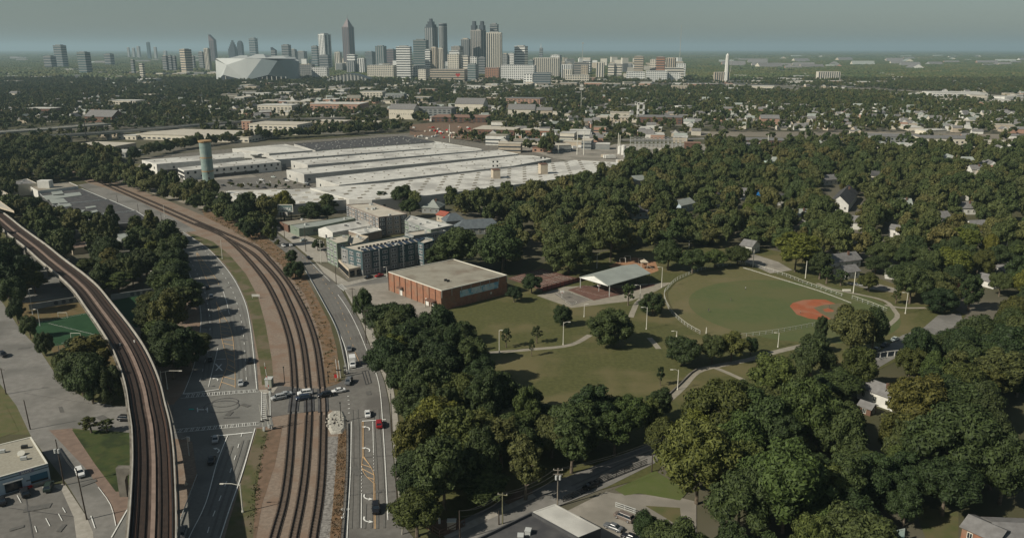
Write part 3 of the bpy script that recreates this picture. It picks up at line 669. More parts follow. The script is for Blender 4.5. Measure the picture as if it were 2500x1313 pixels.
# ---- brick gymnasium
h = 9.3
t, poly = flat_building('brick_gymnasium', 'large flat-roofed orange brick gymnasium with a blue mural on its shaded side', 'building', [(948, 663), (1078, 709), (1238, 671), (1108, 632)], h, BRICK, ROOFG, .35, pm=PALE)
L0, F0, R0, B0 = [G(x, y, h) for x, y in [(948, 663), (1078, 709), (1238, 671), (1108, 632)]]
def on_wall(a, b, s_, z, out=.0):
    u = (Vector(b[:2])-Vector(a[:2])).normalized(); n = Vector((u.y, -u.x)); p = Vector(a[:2])+(Vector(b[:2])-Vector(a[:2]))*s_+n*out
    return (p.x, p.y, z), atan2(u.y, u.x)
for i in range(10):     # pilasters on the sunlit front
    c, a = on_wall(L0, F0, (i+.02)/9 if i < 9 else .995, (h-.4)/2, .12); MB().box(c, (.28, .28, h-.4), a).build('pilaster', BRICKD, t)
for i in range(8):
    c, a = on_wall(F0, R0, (i+.02)/7 if i < 7 else .99, h-1.9, .1); MB().box(c, (.3, .24, 3.0), a).build('pilaster', CONC, t)
for s_ in (.36, .74):
    c, a = on_wall(L0, F0, s_-.12 if s_ < .5 else s_, 1.6, .06); MB().box(c, (2.4, .12, 3.1), a).build('door', WALLW, t)
c, a = on_wall(L0, F0, .25, 4.0, .9); MB().box(c, (3.4, 1.8, .25), a, rx=.25).build('canopy', BRICKD, t)
c, a = on_wall(L0, F0, .84, 3.6, 1.4); cn = MB().box(c, (5.5, 2.8, .25), a, rx=.12).build('canopy', BRICKD, t)
for s_ in (.79, .89):
    c, a = on_wall(L0, F0, s_, 1.75, 2.6); MB().box(c, (.3, .3, 3.5), a).build('canopy_post', CONC, t)
c, a = on_wall(L0, F0, .85, 1.1, .07); MB().box(c, (1.8, .12, 2.2), a).build('door', WALLW, t)
MUR = mat('mural_paint', (.30, .52, .58), (.62, .64, .60), .28, det=6, c3=(.16, .36, .46), sc3=.35)
c, a = on_wall(F0, R0, .56, h-3.6, .09); MB().box(c, (22, .12, 3.0), a).build('mural', MUR, t)
q, a2 = on_wall(F0, R0, .56, h-3.6, .17); mb = MB()
for i in range(5): r_, a2 = on_wall(F0, R0, .36+.09*i, h-3.6+.35*sin(i*2), .17); mb.box(r_, (1.3, .03, 1.6+.5*sin(i)), a2)
mb.build('mural_figure', mat('mural_white', (.50, .56, .56)), t)
c, a = on_wall(F0, R0, .74, 2.6, .1); MB().box(c, (.8, .2, .9), a).build('wall_vent', PALE, t)
for x, y in ((1088, 684), (1094, 686)):
    c = G(x, y, h); MB().box((c.x, c.y, h+.1), (1.3, .9, .9), .4).build('roof_vent', DARKM, t)
# ---- pavilion
t = thing('picnic_pavilion', 'open pavilion with a pale green-grey gabled metal roof over the ball court', 'pavilion', G(1500, 700))
el, er, rd = G(1414, 676, 5.6), G(1485, 697, 5.6), G(1450, 672, 7.6); er2 = G(1589, 667, 5.6); u = (er2-er); el2 = el+u; rd2 = rd+u; rd2.z = 7.6
mb = MB()
for z in (0,):
    T_ = [el, er, er2, el2, rd, rd2]; B_ = [p-Vector((0, 0, .25)) for p in T_]
    mb.add(T_+B_, [(4, 1, 2, 5), (0, 4, 5, 3), (7, 10, 11, 8), (10, 6, 9, 11), (1, 4, 10, 7), (4, 0, 6, 10), (2, 8, 11, 5), (5, 11, 9, 3), (1, 7, 8, 2), (0, 3, 9, 6)])
mb.build('roof', ROOFM, t)
MB().add([el-Vector((0,0,.3)), er-Vector((0,0,.3)), rd-Vector((0,0,.4))], [(0, 1, 2)]).build('gable', WALLW, t)
for k in range(4):
    for s_ in (el, er):
        p = s_+u*(.03+.31*k); MB().box((p.x, p.y, 2.75), (.35, .35, 5.4)).build('post', STEEL if k == 0 else DARKM, t)
FOOT.append([tuple(el[:2]), tuple(er[:2]), tuple(er2[:2]), tuple(el2[:2])])
# ---- apartment blocks
W_ = mat('window_frame_white', (.62, .62, .60))
def apartments(label, roof_px, h, wall, rows=4, dens=4.2, panels=None, vents=4, low=None, lowm=None, trim=ROOFT):
    t, poly = flat_building('apartment_block', label, 'apartment block', roof_px, h, wall, trim, .6, vents=vents)
    E_ = edges(poly)
    for a, b in E_:
        u = Vector((b[0]-a[0], b[1]-a[1])); l = u.length; u.normalize(); n = Vector((u.y, -u.x))
        if n.y > .35: continue                           # walls turned away from view
        k = max(1, int(l/dens)); windows(t, a, b, 1.9, rows, k, 1.15, 1.5, dz=(h-1)/rows, frame=W_, pairs=1)
        if panels:
            for i in range(0, k, 3):
                c = Vector(a)+u*l*(i+.5)/k+n*.012; MB().box((c.x, c.y, (h-.6)/2+.1), (l/k*.98, .03, h-.9), atan2(u.y, u.x)).build('cladding_panel', panels, t)
        if low: 
            c = Vector(a)+u*l/2+n*.008; MB().box((c.x, c.y, 1.55), (l-.05, .02, 3.0), atan2(u.y, u.x)).build('ground_floor_cladding', low, t)
    return t, poly
PG = mat('grey_cladding', (.22, .22, .21), (.19, .19, .18), .5)
t, poly = apartments('long four-storey apartment block with teal and grey panels and solar panels on its roof', [(832, 602), (884, 615), (1033, 588), (985, 575)], 12.5, WALLTEAL, 4, 4.6, PG, 4, low=PG)
A, B_, C_ = G(884, 615, 12.5), G(1033, 588, 12.5), G(832, 602, 12.5)
SOL = mat('solar_panel', (.02, .03, .05), rough=.15, spec=.7)
u = (B_-A).normalized(); n = Vector((-u.y, u.x, 0)); sp = MB().box((0, 0, 0), (2.6, 4.2, .12), rx=.15).mesh('solar_panel', SOL)
for i in range(11):
    p = A+u*(3+i*3.6)+n*3.4; inst('solar_panel', sp, t, (p.x-t.location.x, p.y-t.location.y, 12.65), atan2(u.y, u.x))
ac = MB().box((0, 0, .5), (1, 1, 1)).mesh('air_conditioner', DARKM)
for i in range(16):
    p = A+u*(3+i*2.2)+n*8.2; inst('air_conditioner', ac, t, (p.x-t.location.x, p.y-t.location.y, 11.95), atan2(u.y, u.x))
for i in (2, 5, 8):
    p = A+u*(i*4.8)-n*.15; MB().box((p.x, p.y, 6.3), (.55, .3, 12), atan2(u.y, u.x)).build('drainpipe', WALLW, t)
apartments('green-grey apartment wing with a flat tan roof at the street corner', [(796, 581), (822, 594), (849, 589), (853, 573), (828, 574)], 13.2, WALLGR, 4, 4.2, None, 2)
apartments('pale apartment link roof between the corner wing and the long block', [(853, 573), (850, 590), (858, 597), (884, 590), (900, 577), (880, 573)], 12.0, WALLT, 4, 4.2, None, 2)
apartments('narrow dark end wing of the long apartment block by the oak trees', [(1020, 590), (1034, 594), (1060, 586), (1056, 580), (1040, 578)], 13, WALLTEAL, 4, 3.6, None, 1)
t, poly = flat_building('lobby_wing', 'single-storey glazed lobby wing at the corner of the apartment block', 'building', [(826, 633), (851, 657), (884, 650), (858, 628)], 4.6, WALLT, ROOFT, .4)
for a, b in edges(poly):
    if (b[0]-a[0]) > 0: windows(t, a, b, 2.0, 1, max(2, int(hypot(b[0]-a[0], b[1]-a[1])/3)), 2.3, 2.6, frame=DARKM)
apartments('brown and grey apartment block with a tan roof behind the white gabled hall', [(845, 499), (924, 530), (994, 522), (912, 495)], 12, mat('taupe_wall', (.26, .22, .19), (.22, .19, .165), .4), 4, 4.4, WALLD, 6)
apartments('green-grey apartment block with white parapets nearest the houses', [(988, 537), (1052, 560), (1108, 549), (1000, 525)], 11, WALLG, 3, 4.5, WALLGR, 4, trim=ROOFW)
apartments('low wing with a flat tan roof between the two apartment blocks', [(988, 567), (1010, 575), (1090, 563), (1066, 556)], 9.5, WALLG, 3, 4.5, None, 2)
# ---- shops along the east street
t, poly = flat_building('shop', 'pale green painted shop with a dark green awning and a long low roof', 'shop', [(708, 549), (730, 558), (777, 552), (876, 531), (858, 527)], 5.2, WALLGR, ROOFM, .3, vents=2)
e = edges(poly); a, b = [q for q in e if q[1][0] > q[0][0]][0]
c = G(722, 575); MB().box((c.x, c.y+2, 3.2), (5, 1.6, 1.4), R(-55), rx=.5).build('awning', mat('green_awning', (.02, .09, .05)), t)
c = G(765, 562, 3); MB().box((c.x, c.y-.1, 3), (5.5, .3, 1.2), R(12)).build('window', GLASS, t)
t, poly = flat_building('shop', 'long low grey-roofed shop with a red brick base beside the billboard', 'shop', [(683, 541), (703, 550), (796, 536), (780, 528)], 4.6, BRICKD, ROOFG, .3, vents=1)
a, b = G(778, 587), G(813, 594); u = (b-a).normalized(); d_ = (G(930, 570)-G(813, 594))
t = thing('gabled_hall', 'white hall with a shallow gabled white metal roof and a plain end wall', 'hall', G(800, 590)); hh, rr = 4.6, 7.2
lft, rgt = G(778, 552+22), G(813, 562+22); lft = G(778, 577); rgt = G(813, 586); bk = G(932, 563)-rgt
poly = [lft, rgt, rgt+bk, lft+bk]; FOOT.append([tuple(p[:2]) for p in poly])
m0 = (lft+rgt)/2; m1 = m0+bk
MB().prism([(p.x, p.y) for p in poly], 0, hh).add([(lft.x, lft.y, hh), (rgt.x, rgt.y, hh), (m0.x, m0.y, rr-.1)], [(0, 1, 2)]).build('wall', WALLW, t)
up = Vector((0, 0, 1)); ov = .4
MB().add([lft+up*(hh-.1), m0+up*rr, m1+up*rr, lft+bk+up*(hh-.1), rgt+up*(hh-.1), rgt+bk+up*(hh-.1)], [(0, 1, 2, 3), (1, 4, 5, 2)]).build('roof', ROOFW, t)
for s_ in (.35, .6): p = m0.lerp(m1, s_)+(rgt-m0)*.4; MB().box((p.x, p.y, rr-.7), (1.6, 1.1, .4)).build('roof_vent', ROOFD, t)
p = lft.lerp(rgt, .55); MB().box((p.x, p.y-.08, 1.2), (1.6, .15, 2.2), atan2(rgt.y-lft.y, rgt.x-lft.x)).build('door', WALLD, t)
t, poly = flat_building('shop', 'flat-roofed brown shop with white gutters behind the corner apartments', 'shop', [(851, 562), (881, 572), (932, 561), (914, 551)], 5, mat('umber_wall', (.24, .19, .15), (.2, .16, .13), .5), ROOFW, .5, pm=WALLW, vents=3)
# ---- billboard
bb = G(700, 552); zt, zb = top_z(bb, 500), top_z(bb, 517)
t = thing('billboard', 'weathered billboard with pale letters on posts beside the yellow-green tree', 'billboard', bb)
wd = 36/scale_at(bb)
for s_ in (-.35, .35): MB().tube((bb.x+s_*wd, bb.y+.2, 0), (bb.x+s_*wd, bb.y+.2, zt), .3).build('post', DARKM, t)
MB().box((bb.x, bb.y, (zt+zb)/2), (wd, .4, zt-zb)).build('panel', mat('faded_teal', (.17, .24, .23), (.12, .17, .165), .8), t)
mb = MB(); hz = (zt-zb)/2
for s_ in (-1, 1): mb.box((bb.x+s_*wd/2, bb.y-.15, (zt+zb)/2), (.45, .5, zt-zb+.5)); mb.box((bb.x, bb.y-.15, (zt+zb)/2+s_*hz), (wd-.5, .5, .4))
mb.build('frame', PALE, t)
def text(s_, size, loc, rot, m, parent, name='lettering', ext=.03, sx=1.0):
    c = bpy.data.curves.new(name, 'FONT'); c.body = s_; c.size = size; c.extrude = ext; c.align_x = 'CENTER'; c.align_y = 'CENTER'; c.offset = size*.02
    o = bpy.data.objects.new(name, c); col.objects.link(o); dg = bpy.context.evaluated_depsgraph_get(); dg.update()
    me = bpy.data.meshes.new_from_object(o.evaluated_get(dg)); bpy.data.objects.remove(o); me.materials.clear(); me.materials.append(m)
    o = bpy.data.objects.new(name, me); col.objects.link(o); o.location = Vector(loc)-parent.location; o.rotation_euler = rot; o.scale = (sx, 1, 1); o.parent = parent; return o
text('SMERK', (zt-zb)*.62, (bb.x, bb.y-.3, zb+(zt-zb)*.36), (pi/2, 0, 0), WHITEP, t, sx=.95)
# ---- corner store lower left
h = 5.2
a, b, c = G(117, 1130, h), G(76, 1065, h), G(-160, 1120, h)
t, poly = flat_building('corner_store', 'light blue corner store with a ribbed tan roof and a shop sign', 'shop', None, h, WALLB, mat('ribbed_tan_roof', (.33, .31, .25), (.27, .25, .20), 1.4), .25, pm=PALE, world=[a, b, G(-160, 1122, h), G(-160, 1208, h)])
e0, e1 = G(-160, 1208, h), a
def wbox(s_, z, size, m, nm, out=.08): c, an = on_wall(e0, e1, s_, z, out); return MB().box(c, size, an).build(nm, m, t)
wbox(.5, 4.25, (hypot(e1.x-e0.x, e1.y-e0.y), .14, .14), WALLTEAL, 'trim'); wbox(.5, 4.95, (hypot(e1.x-e0.x, e1.y-e0.y), .14, .12), WALLTEAL, 'trim')
wbox(.90, 2.3, (4.0, .1, 1.7), mat('blue_banner', (.05, .13, .19)), 'window'); wbox(.90, 1.15, (4.0, .1, .5), DARKM, 'wall_vent')
wbox(.66, 1.6, (3.8, .12, 2.6), GLASS, 'shop_window'); wbox(.66, 3.15, (4.4, .7, .25), WALLW, 'awning', .4)
wbox(.77, .35, (3.0, .5, .7), RED, 'low_wall', .5); wbox(.91, .35, (4.4, .5, .8), CONC, 'low_wall', .5)
c, an = on_wall(e0, e1, .795, 4.55, .12); MB().box(c, (3.2, .1, 1.0), an).build('sign_panel', mat('sign_grey', (.20, .20, .26)), t)
c, an = on_wall(e0, e1, .795, 4.5, .2); text('MART', .9, c, (pi/2, 0, an), WALLW, t)
c, an = on_wall(e0, e1, .80, 2.1, .1); text('open', .55, c, (pi/2, 0, an), DARKM, t)
p = G(52, 1108, h); MB().tube((p.x, p.y, h-.1), (p.x+.2, p.y-.3, h+.5), .9, .9, 14).build('satellite_dish', PALE, t)
for x, y in ((60, 1092), (58, 1120), (5, 1103)): p = G(x, y, h); MB().box((p.x, p.y, h+.3), (1.5, .9, .8), .3).build('roof_vent', DARKM if y < 1100 else STEEL, t)
# ---- dark-roofed building bottom centre
h = 6
t, poly = flat_building('workshop', 'black tar-roofed workshop at the bottom edge beside the south street', 'building', None, h, WALLD, ROOFD, .7, world=[G(1298, 1248, h), G(1148, 1320, h), G(1165, 1420, h), G(1440, 1420, h), G(1420, 1315, h)], vents=4)
t, poly = flat_building('shed', 'white metal roof of the shed attached to the black-roofed workshop', 'shed', None, 5.6, WALLD, ROOFW, .12, pm=ROOFW, world=[G(1301, 1248, 5.6), G(1355, 1229, 5.6), G(1467, 1288, 5.6), G(1405, 1313, 5.6)])
t, poly = flat_building('shed', 'small turquoise building peeping out under the dark trees at the bottom', 'shed', None, 3.5, STACK, STACK, .2, world=[G(2180, 1295, 3.5), G(2210, 1288, 3.5), G(2206, 1330, 3.5), G(2176, 1330, 3.5)])
# ---- warehouses
WH = [('white warehouse in the back row with three tall vertical windows on its end', [(346, 391), (382, 401), (615, 382), (592, 371)], 9),
      ('white office warehouse with a row of black windows facing the car park', [(434, 410), (449, 417), (686, 395), (655, 385)], 8.5),
      ('pale roofed warehouse in front of the dark-roofed one', [(567, 363), (657, 375), (763, 367), (695, 352)], 9),
      ('long white warehouse, farthest white roof of the parallel rows', [(655, 380), (672, 390), (1052, 362), (1176, 364), (1060, 345)], 8),
      ('long white warehouse, second of the parallel rows from the back', [(710, 392), (751, 403), (1180, 367), (1052, 364)], 8),
      ('long white warehouse with loading doors, third of the parallel rows', [(699, 415), (742, 426), (1266, 376), (1216, 366), (1180, 369)], 8),
      ('long white warehouse with loading doors, fourth of the parallel rows', [(771, 435), (828, 452), (1248, 406), (1346, 388), (1300, 380), (1266, 379)], 8),
      ('huge white warehouse with rows of tilted skylights and two brick stair towers', [(757, 459), (852, 486), (908, 488), (1052, 476), (1327, 442), (1452, 423), (1530, 398), (1400, 391), (1250, 409), (940, 446)], 8.5),
      ('white-roofed warehouse west of the step in the roof, behind the yellow-green tree', [(550, 466), (586, 492), (700, 500), (850, 487), (757, 461)], 7.5),
      ('wide warehouse with a dark speckled roof behind the white rows', [(718, 351), (770, 367), (1062, 346), (985, 332)], 9)]
WALLO = mat('offwhite_wall', (.50, .49, .45), (.40, .39, .36), .08)
doorm = MB().box((0, -.05, 0), (3.4, .1, 3.2)).mesh('loading_door', WALLG)
dwin = win_mesh(1.6, 1.8, DARKM, GLASS, False)
for i, (lab, rp, h) in enumerate(WH):
    t, poly = flat_building('warehouse', lab, 'warehouse', rp, h, WALLW if i in (0, 1) else WALLO, ROOFD if i == 9 else ROOFW, .25, pm=(WALLD if i == 9 else WALLW), group='warehouses of the factory')
    ps = [Vector((p[0], p[1])) for p in poly]
    for a, b in edges(poly):
        a = Vector(a); b = Vector(b); u = (b-a); l = u.length; u.normalize(); n = Vector((u.y, -u.x))
        if n.y > -.3 or l < 12: continue
        if i in (2, 9): continue
        if i == 1:
            windows(t, a, b, 6.2, 1, 14, 1.6, 1.8, frame=DARKM, cross=False); windows(t, a, b, 2.8, 1, 9, 1.4, 1.2, frame=DARKM, cross=False)
            c = a.lerp(b, .5)+n*.05; MB().box((c.x, c.y, 1.6), (l*.5, .1, 2.6), atan2(u.y, u.x)).build('glazed_front', GLASS, t)
            continue
        if i == 0: windows(t, a, b, 5, 1, 3, 1.6, 1.8, frame=DARKM, cross=False); c = a.lerp(b, .2)+n*.05; MB().box((c.x, c.y, 1.7), (l*.25, .1, 3), atan2(u.y, u.x)).build('glazed_front', GLASS, t); continue
        k = max(1, int(l/22))
        for j in range(k):
            p = a+u*(l*(j+.5)/k+rnd.uniform(-4, 4))+n*.04; inst('loading_door', doorm, t, (p.x-t.location.x, p.y-t.location.y, 1.7), atan2(u.y, u.x))
            p = a+u*(l*(j+.2)/k)+n*.04; inst('window', dwin, t, (p.x-t.location.x, p.y-t.location.y, 3.4), atan2(u.y, u.x))
    # skylights and roof vents laid along the roof
    if i in (3, 4, 5, 6, 7, 8, 9, 0, 1):
        big = i in (7, 8); e = max(edges(poly), key=lambda q: hypot(q[1][0]-q[0][0], q[1][1]-q[0][1])); u = (Vector(e[1])-Vector(e[0])).normalized(); th_ = atan2(u.y, u.x); n = Vector((-u.y, u.x))
        if big: me = MB().add([(-1.9, -.5, 0), (1.9, -.5, 0), (1.9, .5, 0), (-1.9, .5, 0), (-1.9, -.5, .7), (1.9, -.5, .7)], [(0, 1, 5, 4), (2, 3, 4, 5), (0, 4, 3), (1, 2, 5)]).mesh('skylight', ROOFG)
        else: me = MB().box((0, 0, .25), (1.2, .9, .5)).mesh('roof_vent', ROOFG if i != 9 else ROOFW)
        o0 = Vector(e[0]); ip = insetp(poly, 2.5); cnt = 0
        sx, sy = (17, 10) if big else ((17, 13) if i != 9 else (13, 9))
        for r_ in range(1, 40):
            for c_ in range(-6, 60):
                q = o0+u*(c_*sx+(r_ % 2)*sx*.5+(0 if big else rnd.uniform(-6, 6)))+n*(r_*sy-3+(0 if big else rnd.uniform(-3, 3)))
                if inside(q, ip) and cnt < 290: inst('skylight' if big else 'roof_vent', me, t, (q.x-t.location.x, q.y-t.location.y, h-.2), th_); cnt += 1
# parapet step, stair towers, penthouse
for lab, x, y, y1 in (('left brick stair tower standing on the skylight roof', 1210, 436, 416), ('right brick stair tower standing on the skylight roof', 1326, 425, 402)):
    p = G(x, y, 8.5); zt = top_z(p, y1); t = thing('stair_tower', lab, 'tower', (p.x, p.y, 8.2)); s_ = scale_at(p)
    MB().box((p.x, p.y+4, 8.2+(zt-8.2)/2), (24/s_*.75, 8, zt-8.2), R(14)).build('wall', WALLT, t); MB().box((p.x, p.y+4, zt+.15), (24/s_*.8, 8.4, .3), R(14)).build('roof', BRICKD, t)
    windows(t, (p.x-3.5, p.y-.7), (p.x+3, p.y+.9), 10.5, 2, 2, 1, 1.2, dz=3.4, frame=DARKM)
p = G(615, 386, 8.5); t = thing('rooftop_penthouse', 'small penthouse with a terrace on the warehouse with black windows', 'rooftop room', (p.x, p.y, 8.3))
MB().box((p.x, p.y+4, 10.2), (14, 8, 3.6), R(-10)).build('wall', WALLW, t); MB().box((p.x+5, p.y+1, 11.4), (10, 8, .4), R(-10)).build('roof', DARKM, t); MB().box((p.x+9, p.y-2, 9.2), (12, .3, 1.2), R(-10)).build('railing', DARKM, t)
# ---- standpipe tower
p = G(513, 477); zt = top_z(p, 343)
t = thing('standpipe', 'tall teal water standpipe with rust bands beside the railway', 'water tower', p); s_ = scale_at(p); r0 = 13.6/s_
seg = [(9, r0*.92), (zt*.36, r0*.95), (zt*.38, r0), (zt-1.2, r0*1.02)]
for i in range(9):
    z0 = 9+(zt-10.5)*i/9; z1 = 9+(zt-10.5)*(i+1)/9
    MB().tube((p.x, p.y, z0+.05), (p.x, p.y, z1-.02), r0*(1+.012*(i % 2)), n=24).build('shell_ring', STACK, t)
for f in (.30, .62): z = 9+(zt-10)*f; MB().tube((p.x, p.y, z), (p.x, p.y, z+.8), r0*1.035, n=24).build('rust_band', RUST, t)
MB().tube((p.x, p.y, zt-1.2), (p.x, p.y, zt), r0*1.12, r0*1.15, 24).build('rim', RUST, t)
for i in range(8): a = i*pi/4; MB().tube((p.x+r0*.9*cos(a), p.y+r0*.9*sin(a), 0), (p.x+r0*.9*cos(a), p.y+r0*.9*sin(a), 9.1), .45, n=6).build('leg', CONC, t)
for z in (3, 6): MB().tube((p.x, p.y, z), (p.x, p.y, z+.4), r0*.95, n=16).build('ring_beam', CONC, t)
for z in (14, 18): MB().box((p.x+2, p.y-r0*.93, z), (1.2, .4, 1.6)).build('window', DARKM, t)
# ---- old shopping strip left of the railway (black and grey roofs)
h = 5
STRIP = [('dark-roofed white building with a square roof tower, far end of the strip', [(73, 455), (92, 466), (191, 454), (170, 445)], 6.5, ROOFG),
         ('low dark-roofed shed in the strip with a grey cross-shaped roof', [(104, 480), (145, 498), (262, 486), (200, 460), (92, 467)], 4.5, ROOFD),
         ('second dark-roofed shed in the strip, behind the orange-tinted tree', [(128, 500), (185, 527), (330, 514), (268, 487)], 4.5, ROOFD),
         ('third dark-roofed shed in the strip, nearest the gravel lane', [(190, 528), (250, 548), (372, 540), (334, 515)], 4.5, ROOFD)]
for i, (lab, rp, h, rm) in enumerate(STRIP):
    t, poly = flat_building('shed', lab, 'shed', rp, h, WALLW if i == 0 else WALLD, rm, .3, pm=WALLW if i == 0 else STEEL)
    if i == 0: p = G(112, 458, 6.3); MB().box((p.x, p.y, 9), (9, 6, 6)).build('roof_tower', WALLW, t)
    GR = [[(122, 464), (150, 464), (158, 476), (130, 477)], [(104, 478), (195, 469), (200, 476), (115, 488)], [(120, 487), (155, 484), (166, 494), (128, 497)], [(138, 500), (170, 496), (176, 502), (148, 507)], [(208, 505), (232, 502), (236, 505), (212, 509)], [(168, 514), (208, 512), (200, 518), (178, 523)], [(218, 516), (236, 512), (240, 516), (222, 520)], [(252, 520), (262, 517), (272, 523), (258, 525)]]
    if i: 
        for q in GR[(i-1)*3:(i-1)*3+3]: MB().prism([tuple(G(x, y, h+.1)[:2]) for x, y in q], h-.4, h+.1).build('roof_panel', ROOFM, t)
o = MB().beam(px((210, 470), (245, 486), z=3), .8, 1.0).build('lane_wall', PALE, origin=(G(210, 470).x, G(210, 470).y, 0)); tag(o, 'upper pale coping wall between the strip and the gravel lane', 'wall')
o = MB().beam(px((268, 498), (335, 527), (372, 540), z=3), .8, 1.0).build('lane_wall', PALE, origin=(G(268, 498).x, G(268, 498).y, 0)); tag(o, 'lower pale coping wall between the strip and the gravel lane', 'wall')
flat_building('old_mill', 'windowless blue-grey block with an arched cream end wall beside the strip', 'building', [(10, 448), (42, 450), (90, 447), (66, 436)], 9, WALLC, ROOFS, .4, vents=2)
flat_building('station_canopy', 'pale station roof at the left edge behind the elevated railway', 'station roof', [(-80, 470), (26, 476), (0, 462), (-80, 455)], 12, WALLT, ROOFT, .3)
flat_building('station_canopy', 'pale pitched station roof over the elevated railway tracks at the left edge', 'station roof', [(-60, 500), (0, 505), (34, 515), (0, 490), (-60, 486)], 15, WALLT, ROOFT, .3, z0=13.8)
flat_building('shed', 'small grey flat-roofed building among the dark trees left of the main road', 'building', [(278, 573), (296, 585), (324, 580), (308, 568)], 4, WALLG, ROOFM, .2)
flat_building('shed', 'low brown-roofed building among the dark trees left of the main road', 'building', [(170, 596), (176, 606), (212, 601), (208, 588)], 4, WALLT, mat('brown_roof', (.20, .14, .11), (.16, .115, .09), .3), .2)
for lab, a, b in (('grey concrete wall with tyre murals, right of the elevated railway', (272, 732), (385, 715)), ('grey concrete wall with painted rings, left of the elevated railway', (72, 757), (215, 733)),
                  ('upper grey wall in the woodland left of the main road', (245, 632), (350, 620)), ('lower grey wall in the woodland left of the main road', (310, 645), (385, 636))):
    A, B_ = G(*a), G(*b); t = thing('mural_wall', lab, 'wall', A); MB().beam([A, B_], .4, 2.6).build('panel', WALLG, t)
    if 'mural' in lab or 'rings' in lab:
        mb = MB()
        for k in range(4):
            c = A.lerp(B_, .45+.13*k); u = (B_-A).normalized(); nn = Vector((u.y, -u.x, 0))
            pts = [c+nn*.23+u*(.9*cos(q*pi/6))+Vector((0, 0, 1.3+.9*sin(q*pi/6))) for q in range(12)]; mb.poly(pts)
        mb.build('painted_ring', mat('ring_paint', (.09, .10, .11)), t)
# ---- houses on the right, between the trees
HS = [('grey-roofed white bungalow with a gabled porch facing the ball field', (2028, 662), (2100, 652), 9, 4.2, 7.4, WALLW, ROOFS, 0),
      ('white cottage with a grey gable beside the gabled bungalow', (2064, 683), (2098, 678), 8, 3.6, 6, WALLW, ROOFS, 0),
      ('grey hip-roofed house with a white porch behind the street trees', (2160, 680), (2200, 684), 9, 3.6, 6.4, WALLW, ROOFS, 1),
      ('house with a red tiled roof and white porch', (2322, 722), (2350, 728), 8, 3.2, 5.4, WALLW, ROOFR, 0),
      ('long grey-roofed house with a small white lean-to at the right', (2380, 694), (2425, 706), 8, 3.2, 5.4, WALLW, ROOFS, 0),
      ('grey pyramid-roofed house at the right edge', (2452, 682), (2495, 684), 12, 4, 7.4, WALLG, ROOFS, 1),
      ('white house with a steep black roof and a big white gable in the wood', (2070, 518), (2092, 488), 13, 5, 11, WALLW, ROOFD, 0),
      ('white fronted house hidden in trees by the brick columns', (2168, 582), (2196, 586), 9, 6, 8, WALLW, ROOFS, 0),
      ('small white house at the right edge in the dense wood', (2456, 606), (2482, 612), 8, 4, 6, WALLW, ROOFW, 0),
      ('white long house by the curved street, seen through trees', (2092, 972), (2178, 1004), 7, 4.2, 6.6, WALLW, ROOFS, 0),
      ('brown lean-to house in front of the white long house', (2094, 1006), (2124, 1016), 4, 2.4, 3.6, BRICKD, ROOFS, 0),
      ('brick house with a grey roof at the bottom right corner', (2345, 1312), (2428, 1350), 7, 3, 4.6, BRICK, ROOFS, 0),
      ('grey-roofed house in the bottom right corner behind the brick house', (2440, 1340), (2570, 1345), 8, 3, 4.4, WALLW, ROOFS, 0),
      ('grey-roofed bungalow with a wide dormer behind the oak trees', (1115, 575), (1225, 570), 11, 4, 8.5, WALLG, mat('blue_grey_shingle', (.12, .14, .15), (.09, .105, .115), .6), 1),
      ('small grey hip-roofed house next to the dormered bungalow', (1090, 556), (1136, 552), 10, 4, 8, WALLG, MATS['blue_grey_shingle'], 1),
      ('pale teal tent-shaped roof behind the apartments', (1030, 520), (1072, 522), 14, 4, 8.5, WALLG, ROOFM, 1),
      ('tiny pale brick house beside the white parapets', (1066, 542), (1086, 546), 8, 5, 7, WALLT, ROOFR, 0),
      ('grey-blue roofed house in the dark hollow of the wood', (1662, 520), (1696, 512), 10, 5, 8, WALLB, ROOFM, 0),
      ('dark-roofed house in the wood left of the blue tarpaulin', (1738, 508), (1766, 502), 10, 5, 9, WALLW, ROOFD, 0),
      ('white pillared house by the lot at the top of the ball field', (1806, 617), (1834, 622), 10, 4.5, 7, WALLW, ROOFS, 0),
      ('small pale green cottage in the clearing by the industrial lots', (1874, 412), (1912, 412), 14, 5, 8, mat('mint_wall', (.45, .55, .50)), ROOFM, 0)]
PEEK = []
rp = random.Random(12); used_ = set()
while len(PEEK) < 15:
    x, y = rp.uniform(1480, 2480), rp.uniform(415, 610)
    if (x < 1960 and y > 570) or any(abs(x-q[0]) < 45 and abs(y-q[1]) < 22 for q in PEEK) or any(abs(x-q[1][0]) < 60 and abs(y-q[1][1]) < 30 for q in HS): continue
    PEEK.append((x, y)); d_ = 11*FL/(G(x, y).y*1.0)/2; rm = rp.choice([ROOFS, ROOFS, ROOFM, ROOFD]); wm = rp.choice([WALLW, WALLW, WALLC, WALLB])
    HS.append((uniq('%s house with a %s roof' % ({WALLW: 'white', WALLC: 'cream', WALLB: 'bluish'}[wm], {ROOFS: 'grey', ROOFM: 'pale', ROOFD: 'black'}[rm]), (x, y), [('the steep-gabled house', 2055, 500), ('the tarpaulin', 1858, 490), ('the mint cottage', 1895, 410), ('the right edge', 2500, 520), ('the yellow giant tree', 1940, 600), ('the motel', 2320, 355), ('the oak wood', 1500, 520)], used_), (x-d_, y+rp.uniform(-3, 3)), (x+d_, y), 9, 4.5, 8, wm, rm, 0))
for i, (lab, a, b, wd, ev, rg, wm, rm, hp) in enumerate(HS): gable_building('house', lab, 'house', G(*a), G(*b), wd, ev, rg, wm, rm, hip=bool(hp), chimney=i % 3 == 0)
p = G(1858, 492); t = thing('blue_tarpaulin', 'bright blue tarpaulin over a roof in the wood', 'tarpaulin', p)
